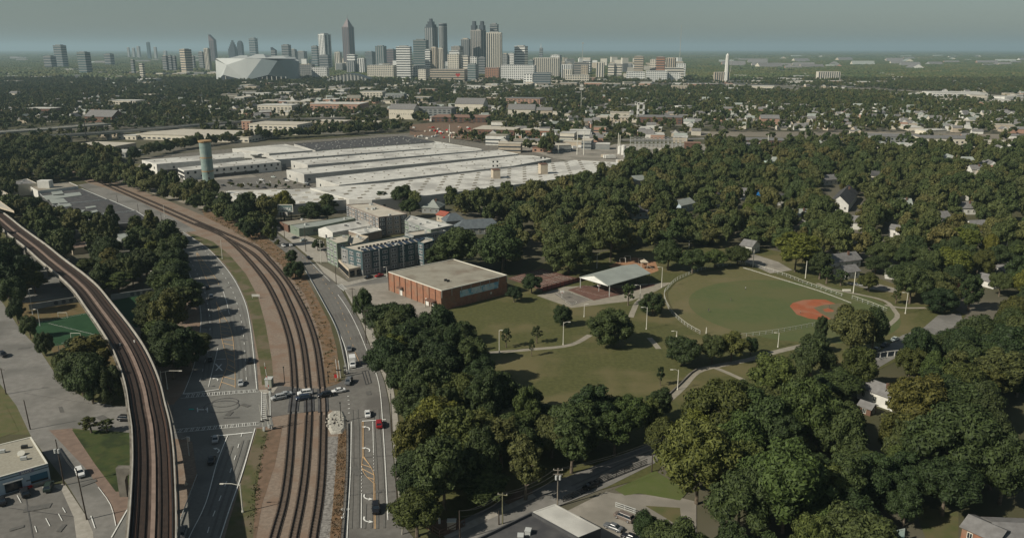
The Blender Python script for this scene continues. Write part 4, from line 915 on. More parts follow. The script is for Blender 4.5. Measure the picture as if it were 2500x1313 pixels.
MB().add([(p.x-3, p.y, 6), (p.x+3, p.y, 6.5), (p.x+2, p.y+6, 10), (p.x-2, p.y+6, 9.8), (p.x-3, p.y, 0), (p.x+3, p.y, 0), (p.x+2, p.y+6, 0), (p.x-2, p.y+6, 0)], [(0, 1, 2, 3), (4, 5, 1, 0), (5, 6, 2, 1), (6, 7, 3, 2), (7, 4, 0, 3)]).build('sheeting', mat('tarp_blue', (.02, .16, .42)), t)
# white pergola near the curved street, chain link run, etc.
p = G(2170, 880); t = thing('pergola', 'white timber pergola and picket rail beside the curved street', 'pergola', p)
for i in range(5):
    MB().box((p.x-6+i*3, p.y+i*.8, 1.4), (.25, .25, 2.8)).build('post', WALLW, t)
MB().beam([Vector((p.x-6, p.y, 0)), Vector((p.x+6, p.y+3.2, 0))], .2, .25, z=2.8).build('rail', WALLW, t); MB().beam([Vector((p.x-6, p.y-.3, 0)), Vector((p.x+6, p.y+2.9, 0))], .12, .9, z=.1).build('picket_rail', WALLW, t)
# ================================================================ ELEVATED RAILWAY
ZD = 9.6
redge = [(-330, 360), (-160, 442), (-60, 485), (0, 512), (57, 555), (113, 595), (148, 623), (183, 649), (207, 667), (240, 696), (274, 737), (315, 788), (350, 838), (375, 887), (392, 932), (403, 977), (414, 1020), (420, 1060), (425, 1105), (429, 1182), (431, 1246), (431, 1313), (428, 1420)]
re_ = [G(x, y, ZD+1.2) for x, y in redge]
re_ = smooth_line([(p.x, p.y, 0) for p in re_], 5)
cl = []
for i, p in enumerate(re_):
    a = re_[max(0, i-1)]; b = re_[min(len(re_)-1, i+1)]; d = (b-a).normalized(); cl.append(Vector((p.x+d.y*4.9, p.y-d.x*4.9, 0)))
v = thing('elevated_railway', 'curving concrete elevated railway carrying two tracks on piers', 'viaduct', (cl[-1].x, cl[-1].y, 0))
FOOT.append([(c.x+(p.x-c.x)*2.2, c.y+(p.y-c.y)*2.2) for c, p in zip(cl, re_)]+[(c.x-(p.x-c.x)*2.2, c.y-(p.y-c.y)*2.2) for c, p in zip(cl[::-1], re_[::-1])])
DECK = mat('deck_ballast_brown', (.070, .048, .038), (.045, .032, .026), .5, c3=(.08, .058, .046), sc3=.2)
MB().beam(cl, 9.2, .5, z=ZD-.5).build('deck', DECK, v)
MB().beam(cl, 5.0, 2.0, z=ZD-2.55).build('girder', CONCD, v)
PAR = mat('parapet_concrete', (.40, .375, .33), (.30, .28, .24), .35)
pieces = []
for s_ in (-1, 1):
    # parapet in cast sections
    n = 0; i = 0
    while i < len(cl)-1:
        j = min(len(cl)-1, i+3); MB().beam([q.copy() for q in cl[i:j+1]], .32, 1.15, off=s_*4.75, z=ZD-.02).build('parapet', PAR, v); i = j
    MB().beam(cl, .5, .12, off=s_*5.25, z=ZD-.2).build('edge_walkway', CONCD, v)
    for o_ in (-.75, .75): MB().beam(cl, .12, .18, off=s_*2.35+o_, z=ZD+.16).build('rail', RAIL, v)
    MB().beam(cl, 2.3, .1, off=s_*2.35, z=ZD+.01).build('track_bed', mat('track_bed_brown', (.045, .030, .023), (.03, .022, .018), .8), v)
    MB().beam(cl, .18, .38, off=s_*4.0, z=ZD+.01).build('contact_rail', DARKM, v)
    MB().beam(cl, .5, .25, off=s_*3.6+.0, z=ZD+.005).build('cable_trough', mat('rust_trough', (.085, .05, .036), (.065, .04, .03), .6), v)
MB().beam(cl, .9, .35, z=ZD+.02).build('centre_walkway', mat('salmon_concrete', (.25, .185, .15), (.19, .14, .112), .4), v)
for x, y in ((293, 842), (328, 834)):
    p = G(x, y, ZD); MB().box((p.x, p.y, ZD+.4), (.5, .3, .5)).box((p.x+.5, p.y-.9, ZD+.3), (.4, .25, .4)).build('signal_box', WALLW, v)
# piers: flared column with cap
for k, (p, a) in enumerate(walk(cl, 26, 8)):
    n = Vector((-sin(a), cos(a))); u = Vector((cos(a), sin(a)))
    if P(p.x, p.y, 0)[1] > 1420: continue
    mb = MB()
    def pt(s_, z, e): return (p.x+n.x*s_+u.x*e, p.y+n.y*s_+u.y*e, z)
    vs = [pt(s_, z, e) for (s_, z) in ((-1.3, 0), (1.3, 0), (1.3, 4.5), (3.6, ZD-2.56), (-3.6, ZD-2.56), (-1.3, 4.5)) for e in (-.8, .8)]
    n6 = 6; fs = [(2*i, 2*((i+1) % 6), 2*((i+1) % 6)+1, 2*i+1) for i in range(6)]+[tuple(2*i for i in range(5, -1, -1)), tuple(2*i+1 for i in range(6))]
    mb.add(vs, fs).build('pier', CONCD, v)
# concrete portal frame standing beside it
p = G(300, 1215); t = thing('concrete_arch', 'freestanding weathered concrete portal arch on the triangle lawn beside the elevated railway', 'arch', p)
z_ = 8.2; mb = MB(); W5 = 8
pr = [(-W5/2, 0), (-W5/2, z_), (W5/2, z_), (W5/2, 0), (W5/2-1.9, 0), (W5/2-1.9, z_-3.4), (W5/2-2.5, z_-2.1), (0, z_-1.4), (-W5/2+2.5, z_-2.1), (-W5/2+1.9, z_-3.4), (-W5/2+1.9, 0)]
vs = [(p.x+x+3.0, p.y+1+y, z) for y in (-.6, .9) for x, z in pr]; m_ = len(pr)
mb.add(vs, [tuple(range(m_)), tuple(range(2*m_-1, m_-1, -1))]+[(i, i+m_, (i+1) % m_+m_, (i+1) % m_) for i in range(m_)]).build('frame', CONCD, t)
# guard rail by the main road
def guard(lab, pts, h=.75, post=4, rail=STEEL, mp=DARKM, name='guard_rail', cat='guard rail', rails=1, thin=0):
    q = smooth_line(px(*pts), 3); t = thing(name, lab, cat, (q[0].x, q[0].y, 0))
    if thin:
        MB().beam(q, .09, .1, z=h-.08).build('top_rail', rail, t); MB().beam(q, .05, .05, z=h*.5).build('middle_rail', STEEL, t); MB().beam(q, .12, .1, z=.05).build('bottom_board', CONC, t); rails = 0
    for i in range(rails): MB().beam(q, .12, .14 if rails > 1 else .32, z=h-.35-(i*(h-.4)/max(1, rails-1) if rails > 1 else 0)+(.25 if rails > 1 else 0)).build('rail', rail, t)
    pm_ = MB().box((0, 0, h/2), (.12, .12, h)).mesh('post', mp)
    w_ = walk(q, post)
    for p, a in w_[-300:]: inst('post', pm_, t, (p.x-t.location.x, p.y-t.location.y, .02), a)
    return t
guard('guard rail running down beside the elevated railway and the main road', [(482, 1162), (462, 1215), (440, 1275), (425, 1330)])
guard('dark guard rail between the brush bank and the upper east street', [(741, 655), (787, 738), (822, 808), (842, 890), (846, 912)], .9)
guard('dark guard rail between the brush bank and the lower east street', [(846, 1035), (846, 1110), (842, 1200), (832, 1320)], .9, rail=WOOD)
guard('white-topped ball field fence sweeping round the outfield and along the houses', [(1709, 816), (1675, 796), (1640, 765), (1624, 736), (1622, 716), (1630, 706), (1650, 686), (1685, 670), (1712, 660), (1770, 650), (1812, 645), (1900, 669), (1980, 699), (2057, 725)], 1.6, 3, rail=PALE, mp=STEEL, name='field_fence', cat='fence', rails=3, thin=1)
guard('short white-topped ball field fence behind the backstop', [(2080, 730), (2125, 746), (2165, 762)], 1.8, 3, rail=PALE, mp=STEEL, name='field_fence', cat='fence', rails=3, thin=1)
guard('white-topped ball field fence along the lower baseline', [(1806, 824), (1900, 812), (1992, 795)], 1.6, 3, rail=PALE, mp=STEEL, name='field_fence', cat='fence', rails=3, thin=1)
guard('pale inner kerb rail inside the third base line of the ball field', [(1815, 655), (1900, 681), (2000, 712), (2078, 741)], .5, 3, rail=PALE, mp=STEEL, name='field_kerb', cat='kerb', rails=1, thin=1)
guard('chain-link fence with dark posts along the yard on the south street', [(1443, 1190), (1490, 1170), (1580, 1134)], 1.8, 3, rail=DARKM, mp=DARKM, name='yard_fence', cat='fence', rails=4)
guard('chain-link fence between the white shed and the yard gate', [(1375, 1226), (1440, 1198)], 1.8, 3, rail=DARKM, mp=DARKM, name='yard_fence', cat='fence', rails=4)
guard('short chain-link fence beside the brown minivan', [(1503, 1238), (1552, 1255)], 1.5, 2.5, rail=STEEL, mp=STEEL, name='yard_fence', cat='fence', rails=3)
guard('fence around the red dirt equipment pad at the corner of the south street', [(1040, 1290), (1075, 1312), (1135, 1283)], 2, 2.5, rail=BRICKD, mp=BRICKD, name='yard_fence', cat='fence', rails=3)
guard('tall red windscreen fence of the tennis courts', [(1325, 713), (1375, 699), (1430, 683)], 3, 3, rail=DARKM, mp=DARKM, name='court_fence', cat='fence', rails=2)
q = px((1325, 713), (1375, 699), (1430, 683)); o = MB().beam(q, .06, 2.2, z=.1, off=.12).build('fence_windscreen', mat('red_mesh', (.24, .075, .055), (.19, .06, .045), .5)); tag(o, 'reddish fabric windscreen hung on the tennis court fence', 'windscreen')
# far freeway viaduct on the left
t = thing('freeway_overpass', 'long low grey freeway overpass on columns beyond the warehouses', 'overpass', G(450, 330))
q = smooth_line([G(x, y, 9) for x, y in ((-60, 352), (60, 338), (250, 325), (400, 313), (560, 300), (700, 293), (845, 289))], 25); q = [Vector((p.x, p.y, 0)) for p in q]
FOOT.append([(p.x, p.y-34) for p in q]+[(p.x, p.y+16) for p in q[::-1]]); MB().beam(q, 16, 1.4, z=8).build('deck', WALLG, t); MB().beam(q, .5, 1.2, off=-8, z=9.4).build('parapet', CONC, t); MB().beam(q, .5, 1.2, off=8, z=9.4).build('parapet', CONC, t)
for p, a in walk(q, 45, 20): MB().box((p.x, p.y, 4), (3, 10, 8), a).build('column', CONC, t)
t = thing('freeway_overpass', 'pale freeway ramp with white trucks left of the overpass', 'overpass', G(150, 322))
q = smooth_line([G(x, y, 10) for x, y in ((-60, 327), (100, 316), (265, 302))], 25); q = [Vector((p.x, p.y, 0)) for p in q]
FOOT.append([(p.x, p.y-40) for p in q]+[(p.x, p.y+18) for p in q[::-1]]); MB().beam(q, 20, 1.6, z=8.5).build('deck', CONC, t); MB().beam(q, .5, 1.1, off=-10, z=10.1).build('parapet', PALE, t); MB().beam(q, .5, 1.1, off=10, z=10.1).build('parapet', PALE, t)
for p, a in walk(q, 45, 20): MB().box((p.x, p.y, 4.2), (3, 10, 8.4), a).build('column', CONC, t)
USEM = set()
# ================================================================ VEHICLES
def loft(mb, secs, mi=0, caps=True):
    "secs: list of (x, [(y,z)...]) cross sections"
    n = len(secs[0][1]); k = len(mb.v); vs = []; fs = []
    for x, pr in secs: vs += [(x, y, z) for y, z in pr]
    for i in range(len(secs)-1):
        for j in range(n): fs.append((i*n+j, (i+1)*n+j, (i+1)*n+(j+1) % n, i*n+(j+1) % n))
    if caps: fs += [tuple(range(n)), tuple((len(secs)-1)*n+j for j in range(n-1, -1, -1))]
    mb.add(vs, [f[::-1] for f in fs], mi)
def hull(w, zb, zs, zt, tw=.86): return [(w, zb), (w, zs), (w*tw, zt), (-w*tw, zt), (-w, zs), (-w, zb)]
PAINT = {}
def paint(c):
    if c not in PAINT:
        m = mat('car_paint_'+c, {'white': (.66, .66, .64), 'silver': (.34, .35, .35), 'black': (.012, .012, .014), 'navy': (.02, .028, .05), 'red': (.28, .012, .015), 'grey': (.12, .125, .13), 'green': (.025, .04, .032), 'brown': (.16, .13, .11), 'pale': (.46, .50, .46)}[c], rough=.28, spec=.6); PAINT[c] = m
    return PAINT[c]
HEADL = mat('headlamp_glass', (.62, .62, .60), rough=.15); TAILL = mat('tail_lamp', (.30, .01, .01), rough=.3); HUB = mat('wheel_hub', (.35, .35, .35), rough=.4)
CARM = {}
def car_meshes(kind, c):
    if (kind, c) in CARM: return CARM[kind, c]
    pm = paint(c)
    L_, Wd, spec = {'sedan': (4.75, .9, [(0, .25, .55, .62, .80), (.06, .2, .62, .72, .93), (.3, .2, .72, .86, 1), (.72, .2, .75, .93, 1), (.94, .25, .72, .95, .95), (1, .3, .6, .8, .82)]),
                    'suv': (4.9, .97, [(0, .3, .7, .85, .84), (.05, .28, .85, .98, .95), (.28, .28, .95, 1.08, 1), (.75, .28, .98, 1.12, 1), (.97, .3, .98, 1.12, .96), (1, .35, .8, 1.0, .86)]),
                    'van': (5.1, .98, [(0, .3, .7, .85, .84), (.05, .28, .85, .98, .95), (.22, .28, .95, 1.08, 1), (.75, .28, .98, 1.12, 1), (.98, .3, .98, 1.12, .97), (1, .35, .8, 1.0, .9)])}.get(kind, (6.2, 1.05, [(0, .4, .9, 1.05, .9), (.06, .4, 1.1, 1.2, .97), (.2, .4, 1.2, 1.3, 1), (.34, .4, 1.2, 1.3, 1), (.36, .4, .8, .9, .9), (1, .45, .8, .9, .9)]))
    X = lambda f: L_/2-f*L_
    body = MB(); loft(body, [(X(f), hull(Wd*wf, zb, zs, zt)) for f, zb, zs, zt, wf in spec])
    cab = {'sedan': (.27, .40, .66, .86, .86, 1.42), 'suv': (.24, .36, .86, .97, 1.05, 1.75), 'van': (.14, .32, .90, .985, 1.05, 1.8), 'truck': (.12, .20, .32, .345, 1.2, 2.0)}[kind]
    a0, a1, a2, a3, zb, zt = cab
    if kind == 'truck': body.box((-L_*.18, 0, 2.0), (L_*.62, 2.25, 2.4))
    # glass house
    gl = MB(); w0, w1 = Wd*.88, Wd*.70
    B_ = [(X(a0), -w0, zb), (X(a0), w0, zb), (X(a3), w0, zb), (X(a3), -w0, zb)]; T_ = [(X(a1), -w1, zt-.07), (X(a1), w1, zt-.07), (X(a2), w1, zt-.07), (X(a2), -w1, zt-.07)]
    gl.add(B_+T_, [(0, 1, 5, 4), (1, 2, 6, 5), (2, 3, 7, 6), (3, 0, 4, 7), (4, 5, 6, 7)])
    rf = MB(); w2 = w1+.03
    rf.add([(X(a1)+.1, -w2, zt-.08), (X(a1)+.1, w2, zt-.08), (X(a2)-.1, w2, zt-.08), (X(a2)-.1, -w2, zt-.08), (X(a1)-.2, -w2*.9, zt), (X(a1)-.2, w2*.9, zt), (X(a2)+.2, w2*.9, zt), (X(a2)+.2, -w2*.9, zt)], [(0, 1, 5, 4), (1, 2, 6, 5), (2, 3, 7, 6), (3, 0, 4, 7), (4, 5, 6, 7), (3, 2, 1, 0)])
    for s_ in (-1, 1):      # pillars and mirrors
        for f0, f1 in ((a0, a1), (a3, a2), (.5*(a0+a3), .5*(a1+a2))):
            rf.tube((X(f0), s_*w0*1.01, zb-.02), (X(f1), s_*w1*1.02, zt-.06), .055, n=4)
        rf.box((X(a0)-.15, s_*(w0+.16), zb+.08), (.18, .2, .14))
    wh = MB().tube((0, -.11, 0), (0, .11, 0), .34, n=14)
    hb = MB().tube((0, -.125, 0), (0, .125, 0), .19, n=10)
    hl = MB().box((0, 0, 0), (.12, .36, .17)); tl = MB().box((0, 0, 0), (.1, .28, .2))
    d = dict(body=body.mesh('body', pm), cabin_glass=gl.mesh('cabin_glass', GLASS), roof=rf.mesh('roof', pm), wheel=wh.mesh('wheel', TYRE), hub=hb.mesh('hub', HUB), headlight=hl.mesh('headlight', HEADL), tail_light=tl.mesh('tail_light', TAILL), L=L_, W=Wd, zs=spec[1][2]-.08)
    CARM[kind, c] = d; return d
def vehicle(name, label, cat, kind, c, x, y, hx, hy, group=None, lod=0):
    "x,y: photo pixel of its middle on the ground; hx,hy: pixel towards which it drives"
    p = G(x, y); q = G(hx, hy); d = car_meshes(kind, c)
    t = thing(name, label, cat, (p.x, p.y, LAYER[0]+.012), atan2(q.y-p.y, q.x-p.x), group)
    inst('body', d['body'], t); inst('cabin_glass', d['cabin_glass'], t); inst('roof', d['roof'], t)
    if lod: 
        return t
    L_, W_, = d['L'], d['W']
    for sx in (-.31, .31):
        for sy in (-1, 1):
            wo = inst('wheel', d['wheel'], t, (sx*L_, sy*(W_-.1), .34)); inst('hub', d['hub'], wo)
    for sy in (-1, 1):
        inst('headlight', d['headlight'], t, (L_/2-.12, sy*W_*.58, d['zs'])); inst('tail_light', d['tail_light'], t, (-L_/2+.08, sy*W_*.62, d['zs']+.1))
    return t
V = vehicle
V('car', 'silver estate car heading left over the crossing, lower lane', 'car', 'suv', 'silver', 681, 975, 640, 983)
V('car', 'silver-grey sedan just behind the estate car on the crossing, upper lane', 'car', 'sedan', 'silver', 696, 967, 655, 974)
V('car', 'white SUV on the level crossing tracks, upper lane', 'car', 'suv', 'white', 745, 964, 700, 970)
V('car', 'dark blue SUV on the level crossing tracks beside the white SUV', 'car', 'suv', 'navy', 741, 976, 700, 982)
V('car', 'black SUV at the right end of the level crossing', 'car', 'suv', 'black', 794, 969, 760, 975)
V('car', 'white sedan turning onto the level crossing from the east street', 'car', 'sedan', 'white', 827, 958, 790, 964)
V('car', 'dark grey SUV turning off the east street in front of the white sedan', 'car', 'suv', 'grey', 852, 936, 846, 946)
V('box_truck', 'white box truck waiting on the east street before the crossing arm', 'truck', 'truck', 'white', 861, 893, 863, 912)
V('car', 'dark grey sedan driving behind the white box truck on the east street', 'car', 'sedan', 'grey', 853, 855, 856, 870)
V('car', 'white sedan past the stop line on the east street', 'car', 'sedan', 'white', 898, 1014, 897, 1000)
V('car', 'red car beside the stop line on the east street', 'car', 'suv', 'red', 926, 1040, 925, 1020)
V('car', 'black SUV by the turn arrows on the lower east street', 'car', 'suv', 'black', 918, 1246, 919, 1300)
V('car', 'silver sedan approaching the junction on the main road beside the hatched median', 'car', 'sedan', 'silver', 588, 939, 590, 970)
V('car', 'dark sedan near the right edge of the main road by the shade edge', 'car', 'sedan', 'black', 612, 884, 614, 910)
V('car', 'black sedan in the shade beside the turn lane on the main road', 'car', 'sedan', 'black', 514, 881, 516, 860)
V('car', 'silver car driving away by the turn arrow on the upper main road', 'car', 'suv', 'silver', 516, 728, 510, 700)
V('car', 'dark car in the tree shade on the upper main road', 'car', 'sedan', 'black', 507, 705, 500, 685)
V('car', 'silver-blue sedan waiting at the stop line under the elevated railway shade', 'car', 'sedan', 'silver', 527, 1076, 532, 1050)
V('car', 'dark car in the deep shade behind the waiting silver-blue sedan', 'car', 'sedan', 'black', 517, 1127, 523, 1100)
V('car', 'dark grey SUV at the bottom edge beside the elevated railway', 'car', 'suv', 'grey', 446, 1305, 455, 1270)
V('car', 'white SUV on the side street beside the leaning power pole', 'car', 'suv', 'white', 196, 1159, 210, 1190)
V('car', 'black SUV at the far left edge on the side street', 'car', 'suv', 'black', 8, 870, 60, 905)
V('car', 'black SUV under the elevated railway by the small tree', 'car', 'suv', 'black', 308, 1027, 340, 1028)
V('car', 'black SUV parked in front of the corner store', 'car', 'suv', 'black', 62, 1208, 52, 1180)
V('car', 'dark green SUV parked at the corner of the store lot', 'car', 'suv', 'green', 120, 1194, 130, 1170)
V('car', 'dark car parked at the left edge of the store lot', 'car', 'sedan', 'black', 5, 1228, -5, 1200)
V('car', 'black sedan driving along the south street', 'car', 'sedan', 'black', 1442, 1191, 1400, 1208)
V('car', 'brown minivan parked in the yard below the south street', 'minivan', 'van', 'brown', 1523, 1268, 1490, 1254)
V('car', 'dark sedan parked beside the white shed below the brown minivan', 'car', 'sedan', 'grey', 1497, 1292, 1460, 1277)
V('car', 'dark car half cut off by the bottom edge below the yard', 'car', 'sedan', 'black', 1540, 1318, 1500, 1303)
V('car', 'black sedan parked on the side street by the apartments', 'car', 'sedan', 'black', 900, 680, 870, 688)
V('car', 'red sedan parked behind the black one by the brick gymnasium', 'car', 'sedan', 'red', 926, 676, 890, 684)
V('car', 'white car on the upper east street beside the brush bank', 'car', 'sedan', 'white', 692, 602, 700, 608)
V('car', 'small white car on the upper east street in the other lane', 'car', 'sedan', 'white', 709, 601, 700, 594)
V('car', 'black car waiting at the kerb by the apartment corner', 'car', 'sedan', 'black', 753, 632, 762, 640)
V('car', 'silver sedan parked by the houses beyond the ball field', 'car', 'sedan', 'silver', 2100, 698, 2130, 702)
V('car', 'pale blue-grey sedan on the shaded curved street', 'car', 'sedan', 'pale', 2184, 832, 2150, 848)
V('car', 'dark car parked in the shade of the curved street', 'car', 'sedan', 'black', 2160, 846, 2130, 860)
V('car', 'grey car parked lower down the shaded curved street', 'car', 'sedan', 'grey', 2138, 858, 2110, 872)
V('car', 'dark sedan parked in front of the pale green shop', 'car', 'sedan', 'grey', 720, 583, 735, 580)
V('car', 'pale car parked on the forecourt beside the tall pole', 'car', 'sedan', 'pale', 741, 589, 752, 586)
V('car', 'white car seen through the trees left of the elevated railway', 'car', 'suv', 'white', 100, 691, 130, 688)
V('car', 'silver car parked beneath the elevated railway wall', 'car', 'sedan', 'silver', 120, 657, 145, 653)
for i, (x, y, c) in enumerate([(639, 441, 'white'), (668, 434, 'pale'), (697, 439, 'black'), (702, 443, 'white'), (741, 444, 'white'), (748, 449, 'silver'), (752, 454, 'black'), (562, 443, 'black'), (545, 455, 'black'), (646, 461, 'black'), (1395, 366, 'white')]):
    V('parked_car', '%s car, %s from the left in the warehouse car park' % ({'pale': 'pale', 'black': 'dark'}.get(c, c), ORD[sorted([639, 668, 697, 702, 741, 748, 752, 562, 545, 646, 1395]).index(x)]), 'car', 'sedan', c, x, y, x+20, y+2, 'cars in the warehouse car park', 1)
for i in range(9):
    x = 118+i*7; y = 590+i*8; c = ['silver', 'white', 'grey', 'black', 'silver', 'grey', 'white', 'black', 'silver'][i]
    V('parked_car', '%s car, %s from the far end of the row parked beside the elevated railway' % ({'black': 'dark'}.get(c, c), ORD[i]), 'car', 'sedan', c, x, y, x+10, y-4, 'cars parked beside the elevated railway', 1)
for i in range(5):
    V('bus', ORD[i]+' white bus from the left in the depot beside the two tall masts', 'bus', 'truck', 'white', 1390+i*14, 362+(i % 2)*2, 1420+i*14, 363, 'white buses in the depot', 1)
# ================================================================ STREET FURNITURE
def lamp(label, x, y, ytop, arm=2.4, side=-1, double=False, name='street_lamp', cat='street lamp', m=STEEL, r=.11, group=None):
    p = G(x, y); h = top_z(p, ytop); t = thing(name, label, cat, p, group=group)
    MB().tube((p.x, p.y, 0), (p.x, p.y, h), r*1.25, r*.75, 8).tube((p.x, p.y, 0), (p.x, p.y, .5), r*2, r*2, 8).build('pole', m, t)
    for s_ in ((-1, 1) if double else (side,)):
        if arm:
            MB().tube((p.x, p.y, h-.5), (p.x+s_*arm*.5, p.y-.1, h+.1), r*.55, n=6).tube((p.x+s_*arm*.5, p.y-.1, h+.1), (p.x+s_*arm, p.y-.2, h+.15), r*.5, n=6).build('arm', m, t)
            MB().box((p.x+s_*(arm+.35), p.y-.25, h+.12), (.95, .38, .18)).build('lamp_head', PALE, t)
    return t
LP = [('park lamp standing at the left end of the footpath', 1219, 862, 806, .5, 1), ('park lamp with an arm to the right beside the round bush', 1375, 842, 786, 1.8, 1), ('park lamp with an arm to the left beside the big round tree', 1578, 804, 750, 1.8, -1),
      ('park lamp by the sapling above the dark round bush', 1562, 740, 696, 1.8, -1), ('park lamp at the right end of the pavilion', 1615, 702, 652, 1.6, -1), ('park lamp beside the curving path and low wall', 1654, 952, 902, 2.0, -1),
      ('park lamp below the lower baseline fence', 1899, 848, 812, 1.2, -1), ('park lamp behind the pavilion by the dark hollow', 1457, 655, 619, .8, 1), ('park lamp seen against the dark wood above the bushes', 1682, 606, 587, 1.4, 1),
      ('park lamp between the round bushes above the outfield', 1747, 632, 610, 1.4, -1), ('lamp post with an arm at the right of the dirt loop', 2210, 766, 714, 1.8, -1), ('small lamp behind the hedge clump by the outfield', 1652, 822, 808, 1.4, -1),
      ('lamp at the apartment corner beside the gymnasium roof edge', 945, 676, 652, .8, -1), ('park lamp between the round bush and the court', 1426, 774, 742, .8, 1), ('lamp post with an arm beside the fenced road on the left', 145, 862, 838, 3.5, -1)]
for lab, x, y, yt, arm, s_ in LP: lamp(lab, x, y, yt, arm, s_, name='park_lamp', cat='lamp post', m=PALE, r=.13, group='lamp posts in the park')
for lab, x, y, yt in (('tall bare pole above the top corner of the ball field', 1838, 652, 610), ('tall bare pole along the upper ball field fence', 1966, 680, 637), ('tall bare pole by the parked silver sedan', 2083, 716, 664), ('thin bare pole inside the left outfield fence', 1724, 815, 799)):
    p = G(x, y); t = thing('field_pole', lab, 'pole', p); MB().tube(p, (p.x, p.y, top_z(p, yt)), .24, .14, 8).build('shaft', PALE, t)
lamp('large curved-arm street lamp on the grass strip at the bottom', 593, 1250, 1180, 4.0, -1, m=PALE, r=.16)
lamp('double-pole street lamp with a long arm beside the elevated railway', 397, 955, 905, 6.5, 1, m=PALE, r=.15)
lamp('second thinner lamp pole beside the elevated railway', 409, 950, 906, 0, 1, m=PALE, r=.12)
lamp('tall floodlight pole beside the small pitch', 381, 714, 662, .6, -1, name='floodlight', cat='floodlight', m=PALE, r=.16)
lamp('shorter floodlight pole right of the tall one', 409, 714, 692, .6, -1, name='floodlight', cat='floodlight', m=PALE, r=.14)
lamp('thin tall lamp pole between the railway tracks and the grass strip', 543, 632, 586, .0, 1, m=PALE, r=.15)
lamp('thin tall lamp pole on the gravel lane beside the railway', 402, 530, 500, .0, 1, m=PALE, r=.15)
lamp('lamp with an arm over the tree-shaded edge of the main road', 465, 730, 692, 3.2, 1, m=STEEL)
lamp('lamp pole between the row of bushes and the soccer pitch', 98, 795, 755, .8, -1, m=STEEL); lamp('lamp pole at the corner of the painted wall', 80, 768, 705, .8, 1, m=STEEL); lamp('lamp pole at the top of the bush row', 18, 728, 705, 1.2, -1, m=STEEL)
POLES = {}
def power_pole(label, x, y, ytop, k='', lean=0, arms=1, trans=0, m=WOOD, ang=0):
    p = G(x, y); h = top_z(p, ytop); t = thing('utility_pole', label, 'utility pole', p)
    top = Vector((p.x+lean, p.y, h)); MB().tube(p, top, .19, .12, 8).build('shaft', m, t)
    for i in range(arms): MB().box((top.x, top.y-.1, h-.5-i*1.1), (2.4, .14, .16), ang).build('crossarm', m, t); 
    if arms:
        for s_ in (-1, 0, 1): MB().tube((top.x+s_*1.05*cos(ang), top.y+s_*1.05*sin(ang), h-.42), (top.x+s_*1.05*cos(ang), top.y+s_*1.05*sin(ang), h-.12), .07, .05, 6).build('insulator', PALE, t)
    for i in range(trans):
        MB().tube((top.x+(-.45, .5, 0)[i], top.y-.3, h*.72), (top.x+(-.45, .5, 0)[i], top.y-.3, h*.72+1.1), .3, n=10).build('transformer', STEEL, t)
    POLES[k or label] = top; return t
power_pole('wooden utility pole with small transformers in front of the corner store', 157, 1184, 1072, 'a', lean=-.3, arms=0, trans=2)
power_pole('leaning wooden utility pole at the kerb of the parking lot', 212, 1268, 1142, 'b', lean=-.6, arms=0)
power_pole('dark utility pole at the far left edge of the side street', 15, 962, 898, 'c', lean=-.2)
power_pole('utility pole between the side street and the corner lawn', 74, 1048, 976, 'd', lean=-.4, arms=0)
power_pole('utility pole at the pavement level with the white sedan', 958, 1068, 960, 'e', arms=0)
power_pole('utility pole at the pavement below the turn arrows', 970, 1232, 1150, 'f', arms=0)
power_pole('pale leaning pole at the street corner by the dark tree', 982, 1304, 1202, 'g', lean=1.0, arms=0, m=CONC)
power_pole('utility pole with three transformers beside the white shed', 1361, 1236, 1142, 'h', arms=2, trans=2, m=mat('pale_pole', (.24, .21, .17)))
power_pole('utility pole with a tilted crossarm above the pavement of the south street', 1227, 1279, 1202, 'i', arms=1, m=mat('green_pole', (.21, .20, .12)), ang=-.2)
power_pole('short brown stub pole beside the tilted crossarm pole', 1218, 1281, 1246, 'i2', arms=0)
power_pole('dark utility pole by the fenced red dirt pad', 1123, 1318, 1246, 'j', arms=0)
power_pole('utility pole by the black chain-link fence and big leafy tree', 1591, 1152, 1108, 'k', arms=0)
power_pole('utility pole in the gymnasium yard beside the east street', 863, 766, 702, 'l')
power_pole('utility pole in front of the dark bush by the east street', 894, 838, 756, 'm')
power_pole('utility pole among the trees beside the wires, level with the box truck', 942, 912, 848, 'n', arms=0)
power_pole('utility pole at the street corner beside the lobby wing', 821, 692, 640, 'o', arms=0)
power_pole('utility pole with double crossarm by the round dark bush', 784, 642, 585, 'p', arms=2, m=PALE)
power_pole('utility pole on the forecourt beside the pale car', 747, 614, 552, 'q', arms=0)
power_pole('thin utility pole by the green shop', 695, 582, 545, 'r', arms=0)
power_pole('thin utility pole in the trees at the railway bank', 601, 535, 500, 's', arms=0)
power_pole('thin utility pole standing before the step of the warehouse roof', 741, 500, 475, 't')
power_pole('thin utility pole standing before the skylight roof', 882, 492, 466, 'u')
power_pole('dark pole between the gravel lane and the black-roofed strip', 339, 526, 498, 'v', arms=0)
power_pole('dark pole at the fork of the gravel lane and the main road', 396, 552, 521, 'w', arms=0)
power_pole('dark pole at the upper end of the gravel lane', 288, 502, 476, 'x', arms=0)
for i, (x, y, yt) in enumerate([(213, 352, 298), (1409, 378, 320), (1425, 378, 322), (1509, 366, 325), (1513, 366, 330), (1259, 355, 325), (1273, 356, 328), (1098, 348, 305), (2150, 420, 398), (706, 300, 245), (760, 300, 278), (1873, 372, 330), (1363, 375, 352), (495, 262, 238), (578, 262, 240), (563, 258, 236), (1900, 318, 296)]):
    p = G(x, y); t = thing('tall_mast', uniq('tall thin pale mast', (x, y), LMF, USEM), 'mast', p, group='masts in the middle distance'); MB().tube(p, (p.x, p.y, top_z(p, yt)), .55, .35, 6).build('shaft', PALE if i else DARKM, t)
